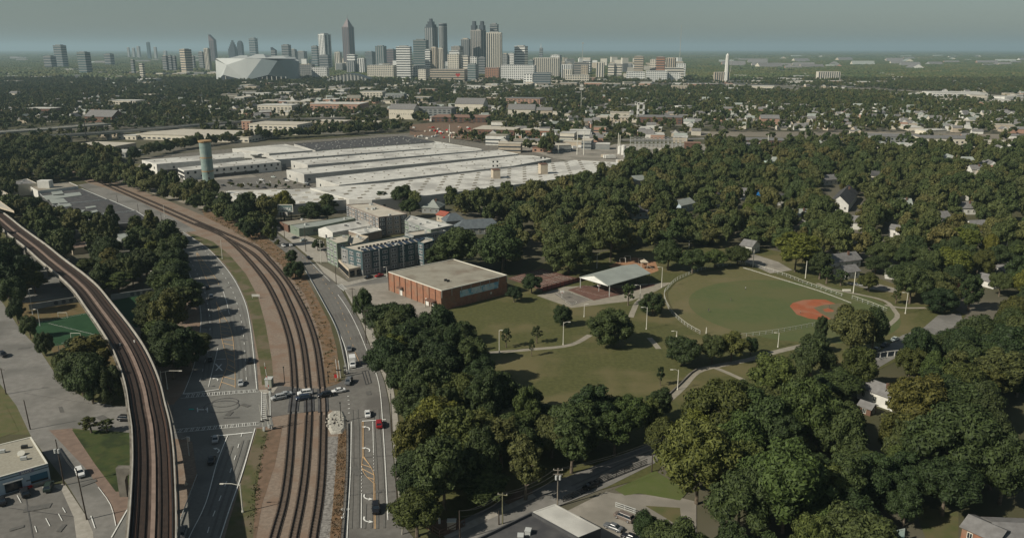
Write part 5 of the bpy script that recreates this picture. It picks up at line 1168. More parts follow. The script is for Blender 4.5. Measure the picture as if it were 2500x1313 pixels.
def wire(label, a, b, n=12, sag=1.2, offs=((0, 0),)):
    a = Vector(a); b = Vector(b); mb = MB()
    t = thing('power_line', label, 'power line', a)
    for dx, dz in offs:
        pts = [a.lerp(b, i/n)+Vector((dx, 0, dz-sag*4*(i/n)*(1-i/n))) for i in range(n+1)]
        mb = MB()
        for i in range(n): mb.tube(pts[i], pts[i+1], .028, n=4, cap=False)
        mb.build('wire', mat('wire_grey', (.10, .10, .095)), t)
wire('power wires between the tilted crossarm pole and the transformer pole', POLES['i'], POLES['h'], offs=((-.9, -.3), (.9, -.3), (0, -2.2)))
wire('power wires between the red dirt pad pole and the tilted crossarm pole', POLES['j'], POLES['i'], offs=((-.5, 0), (.5, 0), (0, -1.5)))
wire('power wires running from the transformer pole up the south street', POLES['h'], G(1660, 1050, 11), offs=((-.9, -.3), (.9, -.3), (0, -2.2)))
wire('power wires above the pavement between two east street poles', POLES['e'], POLES['f'], offs=((0, -.2), (.2, -1.4)))
wire('power wires along the trees up the east street', POLES['m'], POLES['n'], offs=((-.9, -.3), (.9, -.3), (0, -1.6)))
wire('power wires from the tree-side pole down to the pavement pole', POLES['n'], POLES['e'], offs=((0, -.3), (.3, -1.4)))
wire('power wires beside the gymnasium yard', POLES['l'], POLES['m'], offs=((-.9, -.3), (.9, -.3)))
wire('power wires over the shop forecourt', POLES['q'], POLES['p'], offs=((-.9, -.3), (.9, -.3)))
wire('power wires from the corner store pole over the side street', POLES['a'], POLES['b'], offs=((0, -.3), (.1, -1.2)))
# ---- level crossing equipment
p = G(660, 968); h = top_z(p, 885)
t = thing('crossing_gate', 'tall raised white crossing gate arm beside the main road', 'crossing gate', p)
MB().tube(p, (p.x, p.y, 3.6), .14, n=8).build('mast', STEEL, t); MB().box((p.x, p.y, 1.2), (.7, .9, 1.1)).build('gate_machine', STEEL, t)
MB().tube((p.x-.1, p.y, 1.4), (p.x-1.0, p.y, h), .13, .07, 6).build('gate_arm', WALLW, t)
for z in (.2, .5, .8): MB().tube((p.x-.1-.9*z*.94, p.y, 1.4+(h-1.4)*z), (p.x-.1-.9*(z+.07), p.y, 1.4+(h-1.4)*(z+.07)), .145, .13, 6).build('arm_stripe', RED, t)
for z in (2.6,): MB().box((p.x, p.y-.1, z), (1.3, .2, .4)).build('signal_head', DARKM, t)
for lab, x, y, yt in (('left crossing signal post by the crosswalk', 645, 1053, 988), ('right crossing signal post by the crosswalk', 657, 1046, 992), ('raised gate arm standing at the lower corner of the crosswalk', 663, 1048, 965)):
    p = G(x, y); h = top_z(p, yt); t = thing('crossing_signal', lab, 'crossing signal', p)
    MB().tube(p, (p.x-.8, p.y, h), .13, .08, 6).build('mast', PALE, t); MB().box((p.x-.25, p.y-.1, h*.4), (1.2, .25, .4)).build('signal_head', DARKM, t); MB().box((p.x, p.y, .9), (.6, .8, 1)).build('gate_machine', STEEL, t)
p = G(842, 914); q = G(901, 901)
t = thing('crossing_gate', 'lowered white crossing arm across the east street before the box truck', 'crossing gate', p)
MB().tube(p, (p.x, p.y, 3.4), .14, n=8).build('mast', STEEL, t); MB().box((p.x, p.y, 1.0), (.7, .9, 1.1)).build('gate_machine', DARKM, t)
MB().tube((p.x, p.y-.4, 1.4), (q.x, q.y-.4, 1.5), .11, .08, 6).build('gate_arm', WALLW, t); MB().box((p.x, p.y-.1, 2.6), (1.2, .2, .4)).build('signal_head', DARKM, t)
for k, (x, y0, y1) in enumerate(((825, 922, 877), (832, 922, 880))): p = G(x, y0); t = thing('signal_mast', ['left white signal mast at the railway edge by the red sign', 'right white signal mast at the railway edge by the red sign'][k], 'signal mast', p); MB().tube(p, (p.x-.4, p.y, top_z(p, y1)), .16, n=6).build('shaft', WALLW, t); MB().box((p.x, p.y-.1, 3), (1.0, .2, .4)).build('signal_head', DARKM, t)
for x, y, y1, lab in ((695, 934, 896, 'thin dark railway marker post left of the tracks at the crossing'), (802, 936, 908, 'thin dark railway marker post right of the tracks at the crossing'), (833, 1030, 983, 'dark pole standing by the white gravel corner')):
    p = G(x, y); t = thing('marker_post', lab, 'post', p); MB().tube(p, (p.x, p.y, top_z(p, y1)), .15, .12, 6).build('shaft', DARKM, t); MB().box((p.x, p.y, top_z(p, y1)), (.4, .2, .5)).build('cap', DARKM, t)
p = G(658, 942); t = thing('signal_cabinet', 'pale green signal cabinet at the railway edge beside the gate arm', 'cabinet', p); MB().box((p.x, p.y, 1.4), (2.2, 2.6, 2.8)).build('case', mat('cabinet_green', (.30, .32, .26)), t); MB().box((p.x, p.y, 2.9), (2.4, 2.8, .15)).build('lid', STEEL, t); MB().box((p.x-.5, p.y-1.33, 1.4), (.9, .05, 2.2)).build('door', STEEL, t)
p = G(820, 930); t = thing('red_sign', 'small red sign board at the railway edge by the crossing', 'sign', p); MB().tube(p, (p.x, p.y, 2.2), .08, n=6).build('post', STEEL, t); MB().box((p.x, p.y-.1, 1.9), (.9, .08, 1.3)).build('panel', RED, t)
p = G(625, 728); t = thing('low_sign', 'small white sign board on the grass strip facing the tracks', 'sign', p)
for s_ in (-1.6, 1.6): MB().box((p.x+s_, p.y, .8), (.15, .15, 1.6)).build('post', STEEL, t)
MB().box((p.x, p.y-.1, 1.4), (3.6, .1, 1.1)).build('panel', WALLW, t)
p = G(819, 1030); t = thing('gravel_island', 'pale rounded gravel corner with dark debris between tracks and east street', 'gravel island', p)
mb = MB(); pts = [(G(x, y)) for x, y in ((800, 1012), (812, 1003), (838, 1004), (846, 1018), (846, 1045), (836, 1058), (808, 1060), (798, 1040))]
mb.prism([(q.x, q.y) for q in pts], 0, .55, inset=.8).build('stone_bed', mat('pale_riprap', (.46, .44, .38), (.24, .23, .20), 1.6), t)
for i in range(40): a = rnd.random()*6.3; r_ = rnd.random()*3.2; b_ = .15+.3*rnd.random(); MB().ball((p.x+r_*cos(a), p.y+1.5*r_*sin(a), .6), b_, 5, 3, sz=.7).build('stone', CONC if i % 3 else DARKM, t)
# soccer goals, hoops, backboards, benches, cones
for lab, x, y, wd, ht in (('pale yellow goal frame at the far end of the green pitch', 154, 776, 22, 3), ('white goal frame at the near end of the green pitch', 186, 828, 24, 3.2)):
    p = G(x, y); s_ = scale_at(p); w_ = wd/s_/2; t = thing('soccer_goal', lab, 'goal', p)
    for q in (-w_, w_): MB().tube((p.x+q, p.y, 0), (p.x+q, p.y, ht*.8), .09, n=6).build('post', PALE, t)
    MB().tube((p.x-w_, p.y, ht*.8), (p.x+w_, p.y, ht*.8), .09, n=6).build('crossbar', PALE, t); MB().tube((p.x-w_, p.y+1.2, 0), (p.x+w_, p.y+1.2, 0), .06, n=6).build('ground_bar', PALE, t)
for lab, x, y in (('basketball hoop with a white board under the pavilion edge', 1462, 712), ('basketball hoop at the near grey court', 1372, 728)):
    p = G(x, y); t = thing('basketball_hoop', lab, 'basketball hoop', p); MB().tube(p, (p.x, p.y, 3.2), .12, n=6).build('post', STEEL, t); MB().box((p.x, p.y-.6, 3.4), (1.8, .08, 1.1)).build('backboard', WALLW, t); MB().tube((p.x, p.y-1.1, 3.05), (p.x, p.y-1.1, 3.1), .25, n=10).build('rim', RED, t)
p = G(2067, 712); t = thing('park_bench', 'pale bench on the grass by the tall pole', 'bench', p); MB().box((p.x, p.y, .5), (4, .8, .14)).build('seat', PALE, t); MB().box((p.x, p.y+.4, .9), (4, .12, .5)).build('backrest', PALE, t)
for s_ in (-1.6, 1.6): MB().box((p.x+s_, p.y, .22), (.15, .6, .44)).build('leg', STEEL, t)
p = G(454, 1182); t = thing('traffic_cone', 'pale traffic cone beside the elevated railway guard rail', 'traffic cone', p); MB().tube((p.x, p.y, .05), (p.x, p.y, 1.2), .35, .05, 10).build('body', WALLT, t); MB().box((p.x, p.y, .04), (.9, .9, .08)).build('base', WALLT, t)
p = G(462, 1112); t = thing('signal_head_cluster', 'grey traffic signal pole in the shade right of the elevated railway', 'traffic light', p); MB().tube(p, (p.x, p.y, 6), .14, n=6).build('mast', STEEL, t); MB().box((p.x+.4, p.y, 5.2), (.5, .5, 1.3)).build('signal_head', STEEL, t); MB().tube((p.x, p.y, 5.8), (p.x-1.6, p.y, 5.2), .08, n=6).build('arm', STEEL, t)
# utility pad on the red dirt
p = G(1103, 1290); t = thing('utility_cabinet', 'tan utility cabinet on the fenced red dirt pad', 'cabinet', p); MB().box((p.x, p.y, 1.1), (2, 1.4, 2.2)).build('case', WALLT, t); MB().box((p.x, p.y, 2.25), (2.2, 1.6, .12)).build('lid', PALE, t)
p = G(1073, 1278); t = thing('bollard', 'white bollard by the fenced red dirt pad', 'bollard', p); MB().tube(p, (p.x, p.y, 1.4), .28, n=8).tube((p.x, p.y, 1.4), (p.x, p.y, 1.7), .28, .1, 8).build('post', WALLW, t)
# playground equipment
p = G(1572, 655); t = thing('play_structure', 'timber and cream play structure on the orange play ground', 'play structure', p)
MB().box((p.x, p.y, 2.0), (3, 3, .2)).build('platform', SAND, t); MB().add([(p.x-2, p.y-2, 3.6), (p.x+2, p.y-2, 3.6), (p.x+2, p.y+2, 3.6), (p.x-2, p.y+2, 3.6), (p.x, p.y, 5)], [(0, 1, 4), (1, 2, 4), (2, 3, 4), (3, 0, 4)]).build('roof', WALLT, t)
for a in (-1.4, 1.4):
    for b_ in (-1.4, 1.4): MB().box((p.x+a, p.y+b_, 1.8), (.2, .2, 3.6)).build('post', WALLC, t)
MB().add([(p.x+1.5, p.y-2.0, 2.0), (p.x+1.5, p.y-1.0, 2.0), (p.x+5, p.y-1.4, .2), (p.x+5, p.y-2.4, .2), (p.x+1.5, p.y-2.0, 1.85), (p.x+1.5, p.y-1.0, 1.85), (p.x+5, p.y-1.4, .05), (p.x+5, p.y-2.4, .05)], [(0, 3, 2, 1), (4, 5, 6, 7), (0, 1, 5, 4), (1, 2, 6, 5), (2, 3, 7, 6), (3, 0, 4, 7)]).build('slide', WALLT, t)
for k, (x, y) in enumerate(((1520, 641), (1532, 636), (1565, 642))):
    p = G(x, y); t = thing('swing_frame', ['left pale swing frame at the edge of the orange play ground', 'middle pale swing frame at the edge of the orange play ground', 'swing frame in the middle of the orange play ground'][k], 'swing', p)
    for s_ in (-1.5, 1.5): MB().tube((p.x+s_, p.y-1, 0), (p.x+s_, p.y, 2.6), .09, n=6).tube((p.x+s_, p.y+1, 0), (p.x+s_, p.y, 2.6), .09, n=6).build('leg', PALE, t)
    MB().tube((p.x-1.5, p.y, 2.6), (p.x+1.5, p.y, 2.6), .09, n=6).build('crossbar', PALE, t); MB().box((p.x, p.y, .6), (.6, .3, .06)).build('seat', DARKM, t)
# red roofed kiosk tree-side, church-like red thing seen in the wood
# ---------------------------------------------------------------- people on the ball field
def person(label, x, y, shirt, pose=0, face=0):
    p = G(x, y); me = bpy.data.meshes.new('person')
    lift = .0
    J = [(0, 0, .95), (0, .02, 1.2), (0, .02, 1.45), (0, .03, 1.55), (0, .05, 1.68),
         (-.1, 0, .92), (-.14, .05, .5), (-.16, -.02, .06), (-.17, .16, .03), (.1, 0, .92), (.16, .1, .5), (.18, -.06, .06), (.19, .12, .03),
         (-.2, .02, 1.42), (-.30, .02, 1.15), (-.28, .22, .95), (-.28, .3, .9), (.2, .02, 1.42), (.3, .05, 1.16), (.26, .25, 1.05), (.25, .33, 1.02)]
    E_ = [(0, 1), (1, 2), (2, 3), (3, 4), (0, 5), (5, 6), (6, 7), (7, 8), (0, 9), (9, 10), (10, 11), (11, 12), (2, 13), (13, 14), (14, 15), (15, 16), (2, 17), (17, 18), (18, 19), (19, 20)]
    rd_ = [.15, .14, .15, .06, .11, .09, .065, .045, .04, .09, .065, .045, .04, .06, .045, .035, .035, .06, .045, .035, .035]
    me.from_pydata(J, E_, []); o = bpy.data.objects.new('body', me); col.objects.link(o)
    sk = o.modifiers.new('skin', 'SKIN'); ss = o.modifiers.new('smooth', 'SUBSURF'); ss.levels = 1; ss.render_levels = 1
    for i, r_ in enumerate(rd_): me.skin_vertices[0].data[i].radius = (r_, r_)
    me.skin_vertices[0].data[0].use_root = True
    dg = bpy.context.evaluated_depsgraph_get(); dg.update(); m2 = bpy.data.meshes.new_from_object(o.evaluated_get(dg)); bpy.data.objects.remove(o)
    m2.name = 'person'; skin = mat('skin', (.30, .18, .12)); tr = mat('trousers_'+shirt, (.10, .10, .11)); sh = mat('shirt_'+shirt, {'white': (.55, .55, .52), 'dark': (.05, .05, .06), 'tan': (.40, .30, .22)}[shirt])
    m2.materials.clear(); [m2.materials.append(q) for q in (sh, tr, skin)]
    for f in m2.polygons:
        z = f.center.z; f.material_index = 2 if z > 1.5 or (abs(f.center.x) > .22 and z < 1.2 and z > .8) or z < .1 and 0 else (1 if z < .95 else 0); f.use_smooth = True
    t = thing('person', label, 'person', p, face); inst('body', m2, t)
    MB().ball((0, .03, 1.73), .115, 8, 6).build('hair', DARKM, t, origin=(0, 0, 0)); return t
person('person standing in the upper outfield of the ball field', 1820, 708, 'white', 0, .4); person('person standing in the middle outfield casting a shadow', 1784, 735, 'dark', 0, 1.2); person('person standing in the lower left outfield', 1730, 762, 'dark', 0, 2.4)
person('person crouching place at the left of the red clay infield', 1954, 766, 'tan', 0, 1.0) ['label'] = 'person standing on the left part of the red clay infield'
person('person standing at the pitching spot on the infield', 2024, 754, 'dark', 0, 2.0)
# ================================================================ SKYLINE
SKG = mat('tower_glass_blue', (.055, .085, .10), (.045, .07, .085), .01, rough=.25, spec=.6)
TW = {'white': mat('tower_white', (.70, .70, .66)), 'cream': mat('tower_cream', (.60, .56, .47)), 'tan': WALLT, 'grey': WALLG, 'blue': SKG, 'dark': mat('tower_dark', (.06, .07, .08), (.05, .06, .07), .01, rough=.4),
      'teal': mat('tower_teal', (.055, .10, .105), (.05, .085, .09), .01, rough=.35), 'rose': mat('tower_rose', (.17, .13, .13), (.14, .11, .11), .01, rough=.5), 'brick': mat('tower_brick', (.36, .20, .13)), 'stone': mat('tower_stone', (.30, .28, .25))}
WBAND = mat('tower_window_band', (.055, .065, .072), rough=.3, spec=.5)
def tower(label, x0, x1, yt, dist, c, style='h', rot=-14, asp=.8, name='tower_block', cat='tower', cap=None, z0=0, crown=None, nb=None):
    "tower seen between columns x0 and x1, top at row yt, at the given distance"
    A = D((x0+x1)/2, yt, dist); s_ = FL/dist; W_ = (x1-x0)/s_/1.035; a = R(rot)
    w_ = W_/(cos(a)+asp*abs(sin(a))); d_ = w_*asp; h = A.z
    p = Vector((A.x, dist+d_/2, 0)); t = thing(name, label, cat, p)
    body = TW[c]
    hb = h if crown is None else crown[0]*h
    MB().box((p.x, p.y, hb/2), (w_, d_, hb), a).build('wall', body, t)
    mb = MB(); e = .35
    wb = WBAND if c not in ('blue', 'dark', 'teal') else TW['grey']
    if style == 'h':
        n = nb or max(3, min(24, int(hb*s_/5.2)))
        for i in range(n): mb.box((p.x, p.y, hb*(i+.6)/n), (w_+e, d_+e, hb/n*.42), a)
    elif style == 'v':
        n = nb or max(3, int(w_*s_/4.6))
        for i in range(n):
            for s2 in (-1, 1):
                q = (i+.5)/n-.5; dx = q*w_; mb.box((p.x+dx*cos(a)-s2*(d_/2)*sin(a), p.y+dx*sin(a)+s2*(d_/2)*cos(a), hb*.5), (w_/n*.5, e, hb*.96), a)
        m_ = max(2, int(d_*s_*.35/4))
        for i in range(m_):
            q = ((i+.5)/m_-.5)*d_; dx = w_/2; mb.box((p.x+dx*cos(a)-q*sin(a), p.y+dx*sin(a)+q*cos(a), hb*.5), (e, d_/m_*.5, hb*.96), a)
    elif style == 'g':
        n = nb or max(3, min(14, int(hb/6))); m_ = max(3, int(w_/7))
        for i in range(n):
            for j in range(m_):
                q = ((j+.5)/m_-.5)*w_; mb.box((p.x+q*cos(a)+(d_/2)*sin(a), p.y+q*sin(a)-(d_/2)*cos(a), hb*(i+.6)/n), (w_/m_*.6, e, hb/n*.5), a)
            for j in range(max(2, int(d_/7))):
                m2 = max(2, int(d_/7)); q = ((j+.5)/m2-.5)*d_; mb.box((p.x+(w_/2)*cos(a)-q*sin(a), p.y+(w_/2)*sin(a)+q*cos(a), hb*(i+.6)/n), (e, d_/m2*.6, hb/n*.5), a)
    if mb.v: mb.build('window_bands', wb, t)['kind'] = 'stuff'
    if crown:
        f, kind = crown; 
        if kind == 'pyramid':
            vs = [(sx*w_/2, sy*d_/2, hb) for sx, sy in ((-1, -1), (1, -1), (1, 1), (-1, 1))]+[(0, 0, h)]
            vs = [(p.x+x*cos(a)-y*sin(a), p.y+x*sin(a)+y*cos(a), z) for x, y, z in vs]; MB().add(vs, [(0, 1, 4), (1, 2, 4), (2, 3, 4), (3, 0, 4)]).build('spire', body, t)
        if kind == 'slant':
            vs = [(-w_/2, -d_/2, hb), (w_/2, -d_/2, hb), (w_/2, d_/2, hb), (-w_/2, d_/2, hb), (-w_/2, -d_/2, h), (-w_/2, d_/2, h)]
            vs = [(p.x+x*cos(a)-y*sin(a), p.y+x*sin(a)+y*cos(a), z) for x, y, z in vs]; MB().add(vs, [(0, 1, 4), (2, 3, 5), (3, 0, 4, 5), (1, 2, 5, 4)]).build('roof', body, t)
        if kind == 'steps':
            n = 4
            for i in range(n): k = 1-(i+1)*.19; MB().box((p.x, p.y, hb+(h-hb)*(i+.5)/n), (w_*k, d_*k, (h-hb)/n), a).build('crown_tier', body, t)
        if kind == 'dome':
            for i in range(5):
                k0 = cos(i*pi/10); MB().box((p.x, p.y, hb+(h-hb)*(sin(i*pi/10)+sin((i+1)*pi/10))/2), (w_*k0, d_*k0, (h-hb)*(sin((i+1)*pi/10)-sin(i*pi/10))), a).build('crown_tier', body, t)
    else:
        MB().box((p.x, p.y, h+h*.012), (w_*.6, d_*.6, h*.03), a).build('roof_plant', TW['grey'] if c != 'grey' else WALLT, t)
    return t, p, w_, d_, h
T = tower
T('tall blue-grey office tower at the far left of the skyline', 127, 153, 111, 4600, 'blue', 'h')
T('lower dark block attached left of the tall blue-grey tower', 103, 128, 137, 4500, 'dark', 'h')
T('square blue glass tower right of the tall blue-grey one', 185, 212, 128, 3600, 'teal', 'h')
T('low dark office block beyond the blue glass tower', 252, 272, 132, 5200, 'dark', 'h')
T('pale small office slab at the left in the distance', 317, 326, 147, 3600, 'grey', 'h')
T('cream office slab in front of the faint midtown towers', 338, 349, 156, 3000, 'cream', 'h')
T('faint hazy tower, tallest of the distant cluster on the left', 356, 364, 104, 8500, 'blue', None)
T('faint hazy tower right of the tallest of the distant left cluster', 374, 381, 116, 8500, 'grey', None)
T('faint hazy tower with a thin top left of the distant cluster', 309, 315, 117, 9000, 'grey', None)
T('faint hazy tower at the left of the distant cluster', 321, 328, 118, 9000, 'grey', None)
T('faint hazy tower in the distant left cluster with a stepped edge', 332, 340, 114, 9000, 'grey', None)
T('faint low hazy tower between the distant cluster and the dark pair', 398, 406, 125, 9000, 'grey', None)
T('dark slab with pale bands, first of three before the stadium', 394, 407, 137, 3900, 'grey', 'h')
T('dark slab with pale bands, second of three before the stadium', 409, 418, 136, 3900, 'dark', 'h')
T('dark slab with pale bands, third of three before the stadium', 419, 428, 138, 3950, 'dark', 'h')
T('tan and dark office tower left of the stadium', 433, 464, 121, 3700, 'tan', 'h', rot=-42, asp=.7)
T('grey block behind the tan and dark tower', 464, 474, 138, 4200, 'grey', 'h')
T('slim pale tower left of the stadium', 496, 510, 119, 3900, 'cream', 'v')
T('grey block left of the slim pale tower', 483, 496, 128, 4200, 'grey', 'h')
T('slender hazy tower with a slanted peak', 507, 523, 85, 6600, 'rose', 'v', crown=(.80, 'slant'))
T('dark pointed tower with stepped crown, left of a pair', 554, 575, 99, 6800, 'dark', None, crown=(.62, 'steps'))
T('dark round-topped tower, right of a pair', 577, 591, 100, 6800, 'dark', None, crown=(.72, 'dome'))
T('blue hazy square tower right of the pointed pair', 606, 625, 94, 6600, 'blue', 'h')
T('small dark slab with a slanted top behind the stadium roof', 660, 673, 116, 5200, 'dark', 'h', crown=(.85, 'slant'))
T('dark square office tower right above the stadium roof', 686, 707, 110, 5200, 'dark', 'h')
T('pale round-topped apartment tower behind the stadium', 707, 722, 121, 5600, 'grey', 'g')
T('long grey apartment slab behind the stadium at right', 722, 746, 126, 5600, 'grey', 'g')
T('blue-grey glass slab left of the white striped tower', 759, 776, 113, 4700, 'blue', 'h')
T('white tower with vertical stripes left of the spired tower', 774, 805, 84, 4600, 'white', 'v', rot=-40, asp=.9)
T('dark low office block at the foot of the white striped tower', 778, 805, 135, 4300, 'dark', 'h')
T('slim cream tower left of the foot of the spired tower', 816, 832, 128, 3900, 'cream', 'v')
# the spired tower
t, p, w_, d_, h = T('tallest tower of the skyline, rose-grey with a pyramid spire', 833, 861, 66, 4900, 'rose', 'v', rot=-30, asp=1.0)
MB().add([(p.x+w_*.62*cos(R(-30)+k*pi/2+pi/4), p.y+w_*.62*sin(R(-30)+k*pi/2+pi/4), h) for k in range(4)]+[(p.x, p.y, D(847, 44, 4900).z)], [(0, 1, 4), (1, 2, 4), (2, 3, 4), (3, 0, 4)]).build('spire', TW['rose'], t)
MB().tube((p.x, p.y, D(847, 46, 4900).z), (p.x, p.y, D(847, 35, 4900).z), 1.2, .6, 6).build('antenna', TW['rose'], t)
for i, (x0, x1, yt, dist, c, st, lab) in enumerate([
    (846, 870, 134, 3900, 'white', 'h', 'white block with a low tower at the foot of the spired tower'), (844, 872, 150, 3500, 'dark', 'v', 'dark block with slanted stripes over the curved hall roof'), (872, 892, 143, 3500, 'white', 'v', 'white slab right of the dark striped block'),
    (890, 914, 127, 4400, 'blue', 'g', 'blue-grey slab left of the dark teal tower'), (915, 941, 113, 4200, 'teal', 'v', 'dark teal office tower in the middle gap'), (942, 966, 121, 4600, 'rose', 'h', 'dark reddish tower behind the middle gap'),
    (966, 1003, 114, 2950, 'white', 'h', 'bright white slab with many window rows, nearest downtown tower'), (1008, 1043, 98, 3200, 'teal', 'h', 'dark green-blue glass tower with a flat top'),
    (1037, 1052, 122, 3000, 'white', 'h', 'short white block beside the green-blue glass tower'), (1052, 1068, 116, 3000, 'tan', 'v', 'tan tower with striped face, left of the twin slabs'), (1068, 1083, 118, 3050, 'cream', 'v', 'cream slab right of the tan striped tower'),
    (1096, 1129, 125, 3100, 'white', 'h', 'wide white office block with stepped top in the centre'), (1092, 1125, 133, 2950, 'cream', 'g', 'cream office block in front of the stepped white block'), (1101, 1130, 114, 3700, 'stone', 'g', 'grey stone block behind the stepped white block'),
    (1125, 1148, 96, 3800, 'grey', 'v', 'white and grey tower left of the twin-turreted tower'), (1128, 1147, 137, 2950, 'cream', 'h', 'cream banded block below the twin-turreted tower'), (1142, 1168, 140, 3000, 'white', 'g', 'white curved block in front of the twin-turreted tower'),
    (1141, 1167, 157, 2750, 'teal', 'h', 'dark glass cube in front of the white curved block'), (1167, 1187, 140, 3300, 'dark', 'h', 'dark mid-rise between the twin-turreted and striped towers'),
    (1187, 1226, 80, 3150, 'cream', 'v', 'tall tower with strong black and cream vertical stripes'), (1196, 1217, 60, 3900, 'dark', 'h', 'dark tower top rising behind the striped tower'),
    (1226, 1242, 132, 3300, 'grey', 'g', 'grey mid-rise right of the striped tower'), (1241, 1257, 131, 3300, 'white', 'g', 'narrow white mid-rise before the banded white tower'), (1256, 1289, 113, 3200, 'white', 'h', 'white tower with dark horizontal bands and a blue side'),
    (1223, 1310, 160, 2850, 'white', 'g', 'long low white building with a row of dark windows'), (1289, 1305, 147, 3100, 'teal', 'h', 'small dark glass block right of the banded tower'), (1302, 1370, 142, 3150, 'cream', 'v', 'long cream building with many fine columns'),
    (1345, 1372, 135, 3500, 'white', 'g', 'white top block behind the long cream building'), (1371, 1402, 158, 3000, 'white', 'v', 'white court building with tall dark openings'), (1375, 1403, 170, 2850, 'cream', 'v', 'cream portico building with a dark centre'),
    (1419, 1438, 160, 3050, 'tan', 'g', 'tan mid-rise right of the court building'), (1402, 1440, 153, 3300, 'stone', 'h', 'grey-brown low slab behind the tan mid-rise'), (1456, 1478, 153, 2950, 'cream', 'v', 'cream city hall tower with a stepped roof'),
    (1485, 1504, 157, 3050, 'cream', 'h', 'left one of two cream banded office blocks'), (1504, 1521, 157, 3050, 'cream', 'h', 'right one of two cream banded office blocks'), (1423, 1446, 148, 3500, 'white', 'h', 'pale low block in the second row right of the mast'),
    (1549, 1575, 138, 3000, 'tan', 'h', 'tan and brown banded tower, left of the brick pair'), (1588, 1607, 146, 3050, 'cream', 'g', 'cream slab left of the red-brown banded tower'), (1603, 1627, 140, 3000, 'brick', 'h', 'red-brown banded tower, right of the pair'),
    (1627, 1654, 142, 3050, 'tan', 'v', 'tan slab right of the red-brown tower'), (1652, 1678, 156, 3000, 'white', 'g', 'white mid-rise at the end of the tower group'), (1530, 1578, 176, 2800, 'white', 'g', 'long white government building, left wing'), (1578, 1632, 174, 2780, 'white', 'g', 'long white government building, middle wing'),
    (1625, 1664, 178, 2800, 'white', 'g', 'long white government building, right wing'), (1625, 1672, 166, 2900, 'cream', 'h', 'cream stepped block above the long government building'), (1745, 1784, 177, 2750, 'tan', 'v', 'tan block at the foot of the white obelisk tower'),
    (1278, 1304, 181, 2500, 'white', 'g', 'white slab at the side of the blue-grey office block'), (1302, 1347, 178, 2480, 'blue', 'h', 'blue-grey office block with strong window bands'), (1380, 1442, 184, 2600, 'cream', 'g', 'long cream apartment building with gabled bays'),
    (1000, 1050, 162, 3000, 'white', 'g', 'white low office block at the foot of the glass tower'), (1048, 1140, 170, 2850, 'tan', 'h', 'long tan mall with a red heart banner on its wall'), (1020, 1045, 170, 2800, 'cream', 'g', 'cream block left of the long tan mall'), (1184, 1220, 166, 2900, 'brick', 'g', 'pink brick block below the striped tower'),
    (895, 965, 160, 3000, 'cream', 'g', 'cream long hall with arched openings'), (760, 800, 165, 3000, 'white', 'g', 'white hall right of the stadium'), (725, 765, 158, 3100, 'grey', 'g', 'grey hall just behind the right end of the stadium'),
    (2000, 2055, 176, 2850, 'cream', 'v', 'wide cream hotel slab standing alone on the right'), (1522, 1532, 180, 2900, 'cream', 'g', 'cream corner block beside the city hall tower')]):
    T(lab, x0, x1, yt, dist, c, st, rot=(-8 if (x1-x0) > 34 else -14-(i*7) % 14), asp=.5 if (x1-x0) > 36 else .8)
p = D(1118, 183, 2830); t = thing('banner', 'red heart-shaped banner hanging on the tan mall', 'banner', (p.x, 2828, 0)); th_ = [k*pi/12 for k in range(24)]
hp = [(p.x+8*sin(q)**3, .62*(13*cos(q)-5*cos(2*q)-2*cos(3*q)-cos(4*q))) for q in th_]
MB().add([(x, 2826, 22+z*.75) for x, z in hp]+[(x, 2827, 22+z*.75) for x, z in hp], [tuple(range(23, -1, -1)), tuple(range(24, 48))]+[(i, (i+1) % 24, (i+1) % 24+24, i+24) for i in range(24)]).build('sheet', RED, t)
# twin turreted tower
t, p, w_, d_, h = T('tan tower crowned by twin dark turrets', 1148, 1186, 74, 3850, 'stone', 'v', rot=-28, asp=.9)
for s_ in (-.22, .22):
    for k, (f, z1) in enumerate(((.42, 62), (.26, 52))):
        z = D(1167, z1, 3850).z; MB().box((p.x+s_*w_*1.5, p.y, (h+z)/2), (w_*f, d_*f, z-h), R(-28)).build('turret', TW['dark'], t)
# stepped dark tower
t, p, w_, d_, h = T('dark stepped tower with a pointed crown of tiers', 1036, 1067, 66, 3900, 'dark', 'v', rot=-30, asp=.95)
for k, (f, z1) in enumerate(((.8, 60), (.55, 53), (.28, 46))): z = D(1050, z1, 3900).z; MB().box((p.x, p.y, (h+z)/2), (w_*f, d_*f, z-h), R(-30)).build('crown_tier', TW['dark'], t)
# cylindrical tower
A = D(1081, 58, 3900); r_ = 9.5/FL*3900; t = thing('round_tower', 'slim cylindrical glass hotel tower with a dark rim', 'tower', (A.x, 3900, 0)); MB().tube((A.x, 3900, 0), (A.x, 3900, A.z), r_, n=24).build('wall', TW['grey'], t, smooth=False)
MB().tube((A.x, 3900, A.z-12), (A.x, 3900, A.z-3), r_*1.03, n=24).build('rim', TW['dark'], t)
for k in range(24): a = k*pi/12; MB().box((A.x+r_*cos(a)*.995, 3900+r_*sin(a)*.995, A.z/2-8), (1.2, 1.2, A.z-18), a).build('mullion', TW['dark'], t)
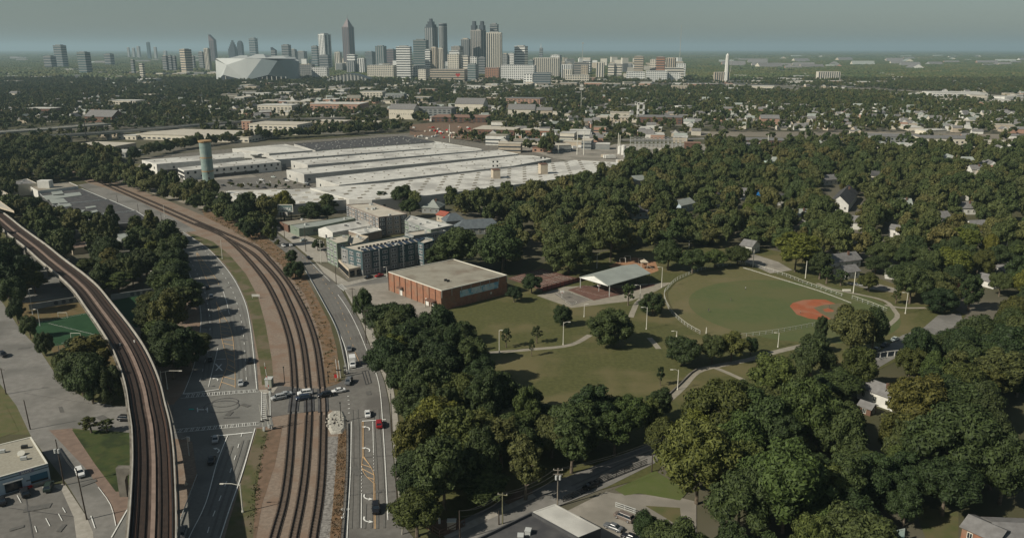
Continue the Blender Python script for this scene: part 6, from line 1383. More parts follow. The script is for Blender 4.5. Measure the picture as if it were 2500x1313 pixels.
# small dark tower with spire, obelisk, masts
T('far dark tower with a thin white spire right of the skyline', 1317, 1326, 118, 6000, 'dark', 'h'); A = D(1321, 106, 6000); t = thing('spire', 'thin white spire on the far dark tower', 'spire', (A.x, 6010, D(1321, 118, 6000).z)); MB().tube((A.x, 6012, D(1321, 119, 6000).z), (A.x, 6012, A.z), 2.5, .8, 6).build('shaft', WALLW, t)
A = D(1777, 131, 2750); t = thing('obelisk_tower', 'tall slender white obelisk-like tower on the right of downtown', 'tower', (A.x, 2750, 0)); MB().tube((A.x, 2750, 0), (A.x, 2750, A.z*.94), 8, 5.2, 6).tube((A.x, 2750, A.z*.94), (A.x, 2750, A.z), 5.2, 1.2, 6).build('shaft', WALLW, t)
for lab, x, yb, yt, dist, th2 in (('tall thin broadcast mast above the right of downtown', 1664, 160, 62, 4200, 2.0), ('lattice mast with a wide head above the cream buildings', 1423, 165, 106, 4000, 2.4), ('cell tower with antennas above the trees in the middle', 1420, 282, 203, 1500, 1.0), ('thin mast right of the obelisk tower', 1786, 175, 145, 3600, 1.6)):
    A = D(x, yt, dist); t = thing('radio_mast', lab, 'mast', (A.x, dist, 0)); mb = MB()
    for k in range(3): a = k*2.1; mb.tube((A.x+th2*cos(a), dist+th2*sin(a), 0), (A.x+th2*.3*cos(a), dist+th2*.3*sin(a), A.z), th2*.16, n=4)
    mb.tube((A.x, dist, 0), (A.x, dist, A.z), th2*.2, n=4); mb.build('lattice', PALE, t)
    if 'cell' in lab:
        for z in (.78, .90): MB().box((A.x, dist, A.z*z), (6, 3, 3.4)).build('antenna_panel', WALLW, t)
    if 'wide' in lab: MB().box((A.x, dist, A.z), (10, 4, 5)).build('mast_head', STEEL, t)
# ---- stadium
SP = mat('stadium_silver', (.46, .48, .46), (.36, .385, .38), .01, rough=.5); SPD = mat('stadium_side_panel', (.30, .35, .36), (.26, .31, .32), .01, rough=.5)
Y0 = 2800; XL, XR = D(518, 170, Y0).x, D(727, 170, Y0).x; zr = D(600, 143, Y0).z; cx = (XL+XR)/2
t = thing('stadium', 'huge faceted silver stadium with folded triangular panels', 'stadium', (cx, Y0+130, 0)); W_ = XR-XL
def SX(f, y, z): return (XL+W_*f, Y0+y, z)
H1 = zr
V_ = {'a': SX(0, 40, H1*.92), 'b': SX(.03, 20, H1*1.0), 'c': SX(.42, -10, H1*1.0), 'd': SX(.60, -14, H1*.98), 'e': SX(.78, -10, H1*.90), 'f': SX(.90, 20, H1*.98), 'g': SX(.97, 60, H1*.86), 'A': SX(.0, 30, 0), 'B': SX(.12, 0, H1*.30), 'B0': SX(.12, 8, 0), 'C': SX(.40, -20, 6), 'D0': SX(.40, -10, 0), 'E': SX(.18, -6, H1*.72), 'F': SX(.66, -12, H1*.30), 'G0': SX(.66, 0, 0), 'H': SX(.95, 40, 4), 'I': SX(.95, 42, 0),
      'r1': SX(.12, 240, H1*1.0), 'r2': SX(.76, 250, H1*.98), 'R1': SX(.12, 240, 0), 'R2': SX(.80, 250, 0)}
def fac(nm, m, *ks):
    for k in ks: MB().add([V_[c] for c in k], [tuple(range(len(k)))]).build(nm, m, t)
fac('silver_panel', SP, ('a', 'E', 'b'), ('A', 'B', 'E', 'a'), ('B', 'C', 'E'), ('b', 'E', 'c'), ('E', 'C', 'c'), ('C', 'd', 'c'))
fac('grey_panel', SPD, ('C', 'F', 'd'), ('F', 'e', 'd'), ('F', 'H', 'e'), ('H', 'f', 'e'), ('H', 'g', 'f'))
fac('glass_wall', TW['dark'], ('A', 'B0', 'B'), ('B0', 'D0', 'C', 'B'), ('D0', 'G0', 'F', 'C'), ('G0', 'I', 'H', 'F'))
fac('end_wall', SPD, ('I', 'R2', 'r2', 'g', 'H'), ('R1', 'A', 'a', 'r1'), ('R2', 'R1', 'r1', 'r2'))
fac('roof', SP, ('a', 'b', 'c', 'd', 'f', 'g', 'r2', 'r1'))
for i in range(14): q = SX(.15+.055*i, -8 if i > 2 else 2, H1*.12); MB().box((q[0], q[1]-4, q[2]), (2, 1.5, H1*.24)).build('column', PALE, t)
for k, (x0, x1, yt) in enumerate(((560, 606, 136), (598, 650, 133), (645, 700, 137))):
    a = D(x0, 146, Y0+60); b_ = D(x1, 146, Y0+60); c = D((x0+x1)/2, yt, Y0+60); MB().add([(a.x, Y0+60, H1), (b_.x, Y0+60, H1), (b_.x, Y0+200, H1), (a.x, Y0+200, H1), (c.x-12, Y0+110, c.z), (c.x+12, Y0+110, c.z)], [(0, 1, 5, 4), (1, 2, 5), (2, 3, 4, 5), (3, 0, 4)]).build('roof_petal', SP, t)
FOOT.append([(XL, Y0-20), (XR, Y0-20), (XR, Y0+270), (XL, Y0+270)])
# curved hall beside the stadium
A = D(850, 172, 2700); t = thing('arena', 'low dark arena with curved ribbed roof between stadium and towers', 'arena', (A.x, 2700, 0)); n = 12; W2_ = 70; mb = MB()
arc_ = [(-W2_+2*W2_*i/n, 14+16*sin(pi*i/n)) for i in range(n+1)]
mb.add([(A.x+x, 2680, z) for x, z in arc_]+[(A.x+x, 2760, z) for x, z in arc_], [(i, i+1, n+2+i, n+1+i) for i in range(n)]).build('roof', TW['dark'], t)
mb = MB(); mb.add([(A.x+x, 2682, z-1) for x, z in arc_]+[(A.x+W2_, 2682, 0), (A.x-W2_, 2682, 0)], [tuple(range(n+3))]); mb.box((A.x, 2721, 6), (2*W2_-2, 76, 12)).build('wall', WALLG, t)
for i in range(1, n): x, z = arc_[i]; MB().box((A.x+x, 2679, z/2), (1.6, 1.6, z)).build('strut', PALE, t)

# ================================================================ MIDDLE DISTANCE TOWN
def lowrise(label, x0, x1, yb, yt, c, roof, depth=None, rot=-8, style='w', h=None, group=None, name='building', cat='building', gable=False):
    "box building whose foot shows between x0..x1 at row yb and whose eave reaches row yt"
    a = G(x0, yb); b = G(x1, yb); s_ = scale_at((a+b)/2); wd = abs(b.x-a.x); m_ = (a+b)/2; hh = h or max(3, top_z(m_, yt)); dp = depth or wd*.5
    an = R(rot); u = Vector((cos(an), sin(an))); n = Vector((-sin(an), cos(an))); wl = wd/(cos(an)+dp/wd*abs(sin(an)))
    cpt = Vector((m_.x, m_.y+dp*.5+wl*.5*abs(sin(an)))); poly = [tuple(cpt+u*sx*wl/2+n*sy*dp/2) for sx, sy in ((-1, -1), (1, -1), (1, 1), (-1, 1))]
    FOOT.append(poly)
    if gable: return gable_building(name, label, cat, poly[0], poly[1], dp, hh, hh+dp*.3, c, roof, group=group, foot=False, win=1 if s_ > 1.0 else 0)
    t = thing(name, label, cat, (cpt.x, cpt.y, 0), group=group)
    MB().prism(poly, 0, hh).build('wall', c, t); MB().prism(insetp(poly, -.4), hh, hh+.5).build('roof', roof, t)
    if style:
        rows = max(1, int(hh/3.6)); mb = MB()
        if s_ > 1.3 and wl < 60:
            for aa, bb_ in edges(poly):
                if Vector((bb_[1]-aa[1], -(bb_[0]-aa[0]))).y < 0: windows(t, aa, bb_, 2, rows, max(2, int(hypot(bb_[0]-aa[0], bb_[1]-aa[1])/5.5)), 1.8, 1.7, dz=3.5, cross=False, frame=DARKM)
        else:
            for r_ in range(rows):
                k = max(2, int(wl/7))
                for j in range(k):
                    q = cpt+u*((j+.5)/k-.5)*wl-n*(dp/2+.12); mb.box((q.x, q.y, 2.2+r_*3.6), (wl/k*.55, .3, 1.7), an)
                k = max(1, int(dp/7))
                for j in range(k):
                    q = cpt+n*((j+.5)/k-.5)*dp+u*(wl/2+.12); mb.box((q.x, q.y, 2.2+r_*3.6), (.3, dp/k*.5, 1.7), an)
            mb.build('window_rows', WBAND, t)['kind'] = 'stuff'
    return t
Lw = lowrise
PINK = mat('pink_brick', (.42, .26, .19), (.36, .22, .16), .05); ORR = mat('terracotta_roof', (.25, .15, .11), (.21, .13, .095), .05)
for r_ in [('long brick-red low building at the left with a white parapet', 55, 130, 281, 266, BRICKD, ROOFW), ('pink low building at the far left edge', -20, 50, 275, 268, PINK, ROOFW), ('small cream church with a white tower at far left', 22, 48, 238, 228, WALLC, ROOFS),
           ('white low school-like building among the trees at left', 262, 338, 264, 247, WALLC, ROOFW), ('long flat tan building behind the trees left of centre', 318, 392, 240, 233, WALLT, ROOFT), ('white house with a steep gable in the left trees', 200, 222, 250, 243, WALLW, ROOFS),
           ('dark-roofed brick hall by the freeway at left', 198, 285, 300, 286, BRICKD, ROOFS), ('tan end-block with arched wall by the rail yard', 235, 290, 336, 325, WALLT, ROOFT), ('cream block right of the arched wall by the rail yard', 282, 340, 342, 332, WALLC, ROOFW),
           ('long flat cream depot roof stretching left of the standpipe', 300, 640, 349, 336, WALLC, ROOFT), ('wide tan flat-roofed depot, left of the tree belt', 165, 300, 372, 358, WALLT, ROOFT), ('grey depot with a striped wall near the tree belt', 216, 320, 385, 374, WALLG, ROOFW),
           ('orange brick corner block with windows by the freeway', 590, 614, 318, 296, PINK, ROOFT), ('tan and white office building with a window grid by the freeway', 600, 745, 330, 306, WALLC, ROOFT), ('white low warehouse before the freeway, left of centre', 626, 720, 278, 258, WALLC, ROOFW),
           ('cream stepped building with pink wall right of the overpass', 754, 888, 275, 255, PINK, ROOFW), ('cream apartment building with a flat roof in the trees', 878, 938, 240, 225, WALLC, ROOFW), ('pale building with a green court in the trees', 940, 990, 246, 230, WALLG, ROOFM),
           ('long cream apartment block with a grey hip roof and many gables', 948, 1020, 292, 268, WALLC, ROOFS), ('dark-sided long apartment wing receding to the right', 1000, 1110, 290, 266, WALLG, ROOFS), ('white strip office below the overpass', 765, 850, 315, 298, WALLT, ROOFT),
           ('long tan low hall right of the strip office', 850, 930, 312, 300, WALLT, ROOFT), ('terracotta-roofed low school in the middle', 1052, 1196, 300, 288, BRICKD, ORR), ('cream apartment block with bays, right of centre', 1110, 1190, 275, 255, WALLC, ROOFS),
           ('pale apartment row with hip roof in the centre right', 1236, 1330, 262, 242, PINK, ROOFS), ('cream three-storey apartments with gabled bays', 1240, 1310, 290, 268, WALLC, ROOFS), ('tan apartments with a grey roof at right of the bays', 1310, 1350, 286, 270, WALLT, ROOFS),
           ('orange brick school building with many windows', 1272, 1350, 338, 320, BRICK, ROOFT), ('brown brick wing of the school left of it', 1155, 1270, 336, 318, BRICKD, ROOFT), ('salmon-walled shed with a tan roof', 1300, 1362, 372, 362, PINK, ORR),
           ('grey-roofed church with dark walls', 1458, 1545, 300, 288, WALLT, ROOFT), ('white-gabled church annex in front of the bell tower', 1490, 1540, 292, 276, WALLC, ROOFT), ('long brown-roofed school with arched white ends', 1560, 1680, 304, 288, BRICKD, ROOFS), ('low cream hall right of the long school', 1682, 1722, 306, 298, WALLC, ROOFS),
           ('red brick industrial block at the right of the substation', 1672, 1712, 372, 350, BRICKD, ORR), ('tan ribbed shed in front of the red brick block', 1612, 1690, 388, 370, WALLT, ROOFT), ('pale shed with a ribbed grey roof in the depot', 1550, 1590, 328, 316, WALLC, ROOFW),
           ('brown barn with white gables left of the tan lots', 1820, 1925, 360, 344, BRICKD, ROOFS), ('white low building with flat roof among the right lots', 1830, 1915, 388, 374, WALLC, ROOFT), ('peach house with hip roof at the right middle', 2045, 2072, 308, 296, PINK, ROOFS),
           ('long grey-roofed cream motel on the far right', 2260, 2390, 360, 340, WALLC, ROOFS), ('wide grey flat-roofed building left of the motel', 2140, 2270, 352, 336, WALLG, ROOFS), ('cream warehouse at the right edge', 2420, 2520, 362, 350, WALLC, ROOFT),
           ('white warehouse with a flat roof far right', 2285, 2420, 243, 228, WALLW, ROOFW), ('tan gabled workshop at the far right', 2430, 2480, 318, 306, WALLT, ROOFT), ('small pink house in the right middle trees', 1767, 1792, 280, 266, PINK, ROOFS),
           ('light brick block left of the freeway junction', 1640, 1680, 226, 210, WALLT, ROOFT), ('white warehouse behind the substation masts', 1440, 1500, 335, 328, WALLC, ROOFM), ('pale green-roofed garage behind the buses', 1330, 1400, 352, 344, WALLG, ROOFM),
           ('white house with a porch in the orchard lots', 1888, 1930, 404, 394, WALLW, ROOFM), ('tan house in the right middle', 1960, 1990, 300, 290, WALLT, ROOFS), ('white row building by the park of masts', 1170, 1240, 322, 312, WALLC, ROOFT),
           ('red brick fire station block with gables', 1858, 1905, 310, 290, PINK, ROOFS), ('cream three-gable building with windows at right middle', 2270, 2300, 300, 288, WALLC, ROOFS)]:
    lab, x0, x1, yb, yt, c, rf = r_
    Lw(lab, x0, x1, yb, yt, c, rf, depth=min(70, abs(G(x1, yb).x-G(x0, yb).x)*.55), rot=-8 if (x0*7) % 3 else -14, gable=rf in (ROOFS,) and (x1-x0) < 90)
# church tower
p = G(1563, 296); zt = top_z(p, 252); t = thing('bell_tower', 'white open bell tower beside the grey-roofed church', 'bell tower', p); w4 = 13/scale_at(p)
for sx in (-1, 1):
    for sy in (-1, 1): MB().box((p.x+sx*w4/2, p.y+sy*w4/2, zt/2), (w4*.28, w4*.28, zt)).build('leg', WALLW, t)
for f in (.35, .62, .97): MB().box((p.x, p.y, zt*f), (w4*1.28, w4*1.28, zt*.08)).build('tier', WALLW, t)
# substation and silos
for i, (x, y, yt) in enumerate(((1513, 376, 358), (1522, 378, 356), (1536, 377, 360))):
    p = G(x, y); zt = top_z(p, yt); t = thing('silo', ['left white silo beside the substation', 'middle tallest white silo beside the substation', 'right white silo beside the substation'][i], 'silo', p); MB().tube(p, (p.x, p.y, zt), 2.4, n=14).tube((p.x, p.y, zt), (p.x, p.y, zt+.8), 2.4, .6, 14).build('drum', WALLW, t)
t = thing('substation', 'electrical substation with rows of thin steel gantries', 'substation', G(1600, 360))
for i in range(26):
    p = G(1545+(i % 13)*10, 357+(i//13)*10); mb = MB()
    for s_ in (-3, 3): mb.tube((p.x+s_, p.y, 0), (p.x+s_, p.y, 11), .28, n=4)
    mb.box((p.x, p.y, 10), (8, .4, .5)).box((p.x, p.y, 7), (8, .3, .4)); mb.build('gantry', STEEL, t)
for i in range(8): p = G(1530+i*20, 384+(i % 2)*4); MB().box((p.x, p.y, 2), (6, 4, 4)).build('transformer', WALLW if i % 2 else STEEL, t)
for i in range(14):
    x = 1480+(i*37) % 180; y = 386+(i*13) % 16; p = G(x, y); tt = thing('lorry_trailer', ORD[i % 12]+(' pale' if i % 3 else ' tan')+' lorry trailer in the yard before the substation, row '+('one' if i < 12 else 'two'), 'trailer', p, group='trailers in the yard before the substation'); MB().box((p.x, p.y, 2.2), (11, 2.6, 3), R((i*47) % 40-20)).build('box', WALLW if i % 3 else WALLT, tt); MB().box((p.x, p.y, .5), (9, 2, .6), R((i*47) % 40-20)).build('chassis', DARKM, tt)
for i in range(60):
    x = rnd.uniform(1005, 1185); y = rnd.uniform(312, 342); p = G(x, y); tt = thing('scrap_car', 'small vehicle in the crowded scrap yard below the terracotta-roofed school', 'vehicle', p, group='vehicles in the scrap yard')
    MB().box((p.x, p.y, 1), (4.6, 1.9, 1.2), i).box((p.x, p.y, 1.8), (2.6, 1.6, .7), i).build('body', [WALLW, RED, STEEL, WALLC, PINK][i % 5], tt)
# filler houses: pale roofs among the trees
USEF = set()
rf_ = random.Random(21)
FILL = [('small pale house among the trees', [(0, 215), (500, 215), (500, 262), (0, 262)], 26, (9, 18), 'left of the stadium lawns'),
        ('small pale house among the trees', [(1180, 262), (1760, 262), (1760, 292), (1180, 292)], 34, (9, 15), 'in the middle suburb'),
        ('small pale house among the trees', [(1760, 262), (2500, 280), (2500, 345), (1760, 312)], 46, (8, 14), 'in the right-hand suburb'),
        ('low pale commercial roof', [(560, 208), (1260, 196), (1260, 252), (560, 262)], 60, (18, 44), 'between downtown and the freeway'),
        ('low pale commercial roof', [(1200, 186), (1980, 186), (1980, 214), (1200, 212)], 46, (22, 60), 'along the railway east of downtown'),
        ('low pale commercial roof', [(380, 172), (1000, 186), (1000, 200), (380, 196)], 50, (22, 60), 'beside the stadium'),
        ('low pale commercial roof', [(0, 170), (520, 160), (520, 205), (0, 212)], 44, (18, 60), 'far left beyond the wood'),
        ('low pale commercial roof', [(1240, 300), (1480, 300), (1480, 372), (1080, 372)], 14, (14, 26), 'north of the long warehouses'),
        ('low pale commercial roof', [(1700, 190), (2240, 180), (2140, 215), (1800, 205)], 40, (22, 60), 'around the hotel slab'),
        ('low pale commercial roof', [(2150, 235), (2500, 235), (2500, 262), (2200, 255)], 26, (16, 40), 'on the far right lots'),
        ('mid-rise office block', [(740, 178), (1660, 186), (1660, 158), (740, 158)], 125, (22, 46), 'in the downtown crowd'),
        ('low pale commercial roof', [(1180, 212), (1900, 210), (1900, 226), (1180, 224)], 30, (20, 60), 'along the freeway band'),
        ('far pale warehouse roof', [(1700, 140), (2500, 138), (2500, 170), (1800, 172)], 55, (60, 150), 'near the horizon on the right'),
        ('far pale warehouse roof', [(0, 140), (700, 140), (700, 158), (0, 158)], 30, (50, 110), 'near the horizon on the left')]
for base, poly, n, (s0, s1), where in FILL:
    pxs = [q[0] for q in poly]; pys = [q[1] for q in poly]; k = 0; tr = 0
    while k < n and tr < 2000:
        tr += 1; x = rf_.uniform(min(pxs), max(pxs)); y = rf_.uniform(min(pys), max(pys))
        if not inside((x, y), poly): continue
        p = G(x, y)
        if any(inside((p.x, p.y), f) for f in FOOT[-500:]): continue
        wdt = rf_.uniform(s0, s1); an = R(rf_.choice((-14, -8, 76, 10))); dp = wdt*rf_.uniform(.5, .9); small = 'house' in base; mid = 'mid-rise' in base
        hh = rf_.uniform(3, 4.2) if small else (rf_.uniform(22, 60) if mid else rf_.uniform(5, 12)); k += 1
        wm = rf_.choice([WALLW, WALLC, WALLT, WALLG, WALLC, PINK] if not mid else [TW['white'], TW['cream'], TW['cream'], TW['white'], WALLT, WALLG]); rm = rf_.choice([ROOFS, ROOFS, ROOFM] if small else [ROOFW, ROOFW, ROOFT, ROOFG])
        u = Vector((cos(an), sin(an))); nn = Vector((-sin(an), cos(an))); c = Vector((p.x, p.y)); q = [tuple(c+u*sx*wdt/2+nn*sy*dp/2) for sx, sy in ((-1, -1), (1, -1), (1, 1), (-1, 1))]
        FOOT.append(q); nm = 'house' if small else ('office_block' if mid else 'warehouse')
        cw = {TW['white']: 'white', TW['cream']: 'cream', WALLW: 'white', WALLC: 'cream', WALLT: 'tan', WALLG: 'grey', PINK: 'pinkish'}[wm]
        lab = uniq('%s %s %s' % (('large' if wdt > (s0+s1)/2 else 'small')+' '+cw, {ROOFS: 'dark-roofed', ROOFM: 'grey-green-roofed', ROOFW: 'white-roofed', ROOFT: 'tan-roofed', ROOFG: 'grey-roofed'}[rm], 'house' if small else 'office block' if mid else 'low building'), (x, y), LMF, USEF)
        if small: gable_building(nm, lab, 'house', q[0], q[1], dp, hh, hh+dp*.3, wm, rm, group=base+' '+where, win=0, foot=False, over=.4)
        else:
            t = thing(nm, lab, 'building', (c.x, c.y, 0), group=base+' '+where); MB().prism(q, 0, hh).build('wall', wm, t); MB().prism(insetp(q, -.3), hh, hh+.6).build('roof', rm, t)
            if hh > 6 and p.y < 4200:
                mb = MB(); rows = int(hh/4)
                for r_ in range(rows): mb.box((c.x, c.y, 2.4+r_*4), (wdt+.3, dp+.3, 1.5), an)
                mb.build('window_bands', WBAND, t)['kind'] = 'stuff'

# several hundred more roofs, too small to pick apart: one object
rr_ = random.Random(77); mbh = MB(); pal = [WALLW, WALLC, WALLT, PINK, ROOFS, ROOFM, ROOFW, ROOFT]; cnt = 0; tr = 0
AREAS = [([(0, 212), (560, 205), (560, 300), (0, 300)], 90), ([(1250, 228), (1800, 225), (1800, 300), (1250, 300)], 90), ([(1800, 250), (2500, 275), (2500, 330), (1750, 320)], 110), ([(560, 200), (1260, 192), (1260, 300), (560, 290)], 170), ([(1200, 300), (1720, 300), (1700, 345), (1200, 370)], 45), ([(1720, 345), (2500, 372), (2500, 430), (1720, 400)], 50), ([(1950, 180), (2500, 180), (2500, 235), (1950, 215)], 60)]
for poly, n in AREAS:
    pxs = [q[0] for q in poly]; pys = [q[1] for q in poly]; k = 0; tr = 0
    while k < n and tr < 1500:
        tr += 1; x = rr_.uniform(min(pxs), max(pxs)); y = rr_.uniform(min(pys), max(pys))
        if not inside((x, y), poly): continue
        p = G(x, y)
        if any(abs(f[0][0]-p.x) < 90 and abs(f[0][1]-p.y) < 90 and inside((p.x, p.y), f) for f in FOOT): continue
        L_ = rr_.uniform(10, 17); B_ = rr_.uniform(8, 11); a = R(rr_.choice((-14, 76, -8, 82, 20))); k += 1; big = rr_.random() < .16
        if big: L_ *= 2.2; B_ *= 1.8
        hh = rr_.uniform(3.4, 6.5); u = Vector((cos(a), sin(a))); n_ = Vector((-sin(a), cos(a))); c = Vector((p.x, p.y)); q = [tuple(c+u*sx*L_/2+n_*sy*B_/2) for sx, sy in ((-1, -1), (1, -1), (1, 1), (-1, 1))]
        mbh.prism(q, 0, hh, rr_.choice((0, 1, 2, 0, 3)))
        if big: mbh.prism(insetp(q, -.3), hh, hh+.5, rr_.choice((6, 7, 6)))
        else:
            m0 = c-u*(L_/2+.4); m1 = c+u*(L_/2+.4); rz_ = hh+B_*.38; e = [c+u*sx*(L_/2+.4)+n_*sy*(B_/2+.4) for sx, sy in ((-1, -1), (1, -1), (1, 1), (-1, 1))]
            mbh.add([(*e[0], hh-.1), (*e[1], hh-.1), (*e[2], hh-.1), (*e[3], hh-.1), (*m0, rz_), (*m1, rz_)], [(0, 1, 5, 4), (2, 3, 4, 5)], rr_.choice((4, 4, 5))); mbh.add([(*q[0], hh), (*q[3], hh), (*m0, rz_-.1), (*q[1], hh), (*q[2], hh), (*m1, rz_-.1)], [(0, 1, 2), (3, 4, 5)], 0)
        FOOT.append([tuple(c+(Vector(w_)-c)*1.25) for w_ in q])
tag(mbh.build('far_houses', pal), 'hundreds of small houses and sheds scattered among the trees of the middle distance', kind='stuff')
# ================================================================ TREES
def crown_data(seed, kind='round', nleaf=4200, leaf=.5, nblob=64):
    "leaf sprays scattered over lumpy clumps; a tree is 1 unit = 1 metre, about 13 m tall"
    r = np.random.RandomState(seed)
    if kind == 'round': RX, RZ, CZ = 5.2, 5.4, 7.0
    elif kind == 'tall': RX, RZ, CZ = 3.9, 6.0, 7.1
    elif kind == 'wide': RX, RZ, CZ = 6.4, 4.9, 7.7
    elif kind == 'bush': RX, RZ, CZ = 5.6, 5.2, 5.6
    else: RX, RZ, CZ = 3.4, 4.6, 7.0
    d = r.normal(size=(nblob, 3)); d /= np.linalg.norm(d, axis=1)[:, None]; d[:, 2] = np.where(d[:, 2] < -.7, -d[:, 2], d[:, 2])
    rad = r.uniform(.45, .86, nblob)[:, None]; sc3 = np.array([RX, RX, RZ])
    C0 = d*rad*sc3*np.array([1, 1, 1]); C0 += r.normal(size=C0.shape)*.25
    br = r.uniform(.13, .30, nblob)*RX*(1.15 if kind != 'sparse' else .7)
    C0[:, 2] += CZ
    # leaves
    idx = r.choice(nblob, nleaf, p=br**2/np.sum(br**2)); n = r.normal(size=(nleaf, 3)); n /= np.linalg.norm(n, axis=1)[:, None]
    n[:, 2] = np.where((n[:, 2] < -.3) & (r.rand(nleaf) < .7), -n[:, 2], n[:, 2])
    pos = C0[idx]+n*(br[idx]*r.uniform(.80, 1.10, nleaf))[:, None]
    keep = np.ones(nleaf, bool)
    for b in range(nblob):
        dd = np.linalg.norm(pos-C0[b], axis=1); keep &= ~((dd < br[b]*.74) & (idx != b))
    pos = pos[keep]; n = n[keep]; m = len(pos)
    nn = n*.9+r.normal(size=(m, 3))*.45; nn /= np.linalg.norm(nn, axis=1)[:, None]
    t = np.cross(nn, r.normal(size=(m, 3))); t /= np.linalg.norm(t, axis=1)[:, None]; b = np.cross(nn, t)
    s = leaf*r.uniform(.5, 1.25, m)[:, None]
    v = np.stack([pos-t*s*.9, pos-b*s*.45+nn*s*.12, pos+t*s*.9, pos+b*s*.45+nn*s*.12], 1).reshape(-1, 3)
    f = np.arange(4*m).reshape(-1, 4)
    return v, f, C0, br
def crown_mesh(name, seed, kind, nleaf, leaf, m, nblob=64, core=(7, 4)):
    v, f, C0, br = crown_data(seed, kind, nleaf, leaf, nblob)
    mb = MB()
    for c, b in zip(C0, br): mb.ball(tuple(c), b*.80, core[0], core[1])  # solid cores added inside the clumps to block light through the leaves
    k = len(mb.v); vs = mb.v+[tuple(q) for q in v.tolist()]; fs = mb.f+[tuple(q) for q in (f+k).tolist()]
    me = bpy.data.meshes.new(name); me.from_pydata(vs, [], fs); me.materials.append(m); me.update(); return me
def trunk_mesh(seed, h=8.5, r=.32, spread=3.2):
    q = random.Random(seed); mb = MB(); mb.tube((0, 0, 0), (0.1, 0, h*.45), r*1.2, r*.8, 8); mb.tube((.1, 0, h*.45), (.2, .1, h), r*.8, r*.35, 7)
    for i in range(6):
        a = i*1.05+q.random(); z = h*(.38+.09*i); mb.tube((.1, 0, z), (spread*cos(a), spread*sin(a), z+2.2+q.random()), r*.42, r*.12, 5)
    return mb.mesh('trunk', BARK)
NEAR = {k: [crown_mesh('crown_'+k, 11+i*7+len(k), k, n, lf, LEAF) for i in range(c)] for k, c, n, lf in (('round', 4, 9000, .36), ('tall', 3, 8000, .34), ('wide', 3, 10000, .38), ('bush', 2, 9500, .33), ('sparse', 2, 1700, .36))}
CRM = [(.036, .056, .016), (.066, .078, .024), (.050, .070, .021), (.094, .094, .030), (.040, .060, .019), (.076, .086, .026), (.108, .094, .032), (.056, .070, .024)]
LEAFM = mat('wood_foliage', (1.5, 1.5, 1.35), (.42, .48, .42), 1.2, obj_random=CRM, rough=.7, spec=.3, coords='object')
MID = [crown_mesh('mid_crown', 101+i, k, 2200, .62, LEAFM, 32, (6, 4)) for i, k in enumerate(('round', 'tall', 'wide', 'round', 'bush', 'wide'))]
TRK = [trunk_mesh(i) for i in range(3)]
TR_N = [0]
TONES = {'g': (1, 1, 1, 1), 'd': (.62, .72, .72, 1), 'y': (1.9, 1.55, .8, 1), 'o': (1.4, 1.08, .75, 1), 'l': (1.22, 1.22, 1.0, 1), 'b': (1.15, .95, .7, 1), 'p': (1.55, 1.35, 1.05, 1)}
TREE_AT = []
def tree(label, p, h, w_, kind='round', tone='g', mid=False, group=None):
    t = thing('tree' if kind != 'bush' else 'round_tree', label, 'tree', (p.x, p.y, 0), rnd.uniform(0, 6.28), group)
    me = rnd.choice(MID) if mid else rnd.choice(NEAR[kind]); base = {'round': (12.5, 10.4), 'tall': (13.2, 7.8), 'wide': (12.6, 12.8), 'bush': (10.8, 11.2), 'sparse': (11.6, 6.8)}[kind if not mid else 'round']
    sx, sz = w_/base[1]*.95, h/base[0]*.98
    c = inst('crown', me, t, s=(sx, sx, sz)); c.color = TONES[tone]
    inst('trunk', rnd.choice(TRK), t, s=(min(1.3, sx), min(1.3, sx), sz*.9))
    TREE_AT.append((p.x, p.y, w_/2)); TR_N[0] += 1; return t
def tpx(label, x, yb, yt, wpx, kind='round', tone='g', group=None):
    p = G(x, yb); s_ = scale_at(Vector((p.x, p.y, 6))); h = max(2.5, top_z(p, yt)); w_ = wpx/s_
    return tree(label, p, h*.97, w_, kind, tone, group=group)
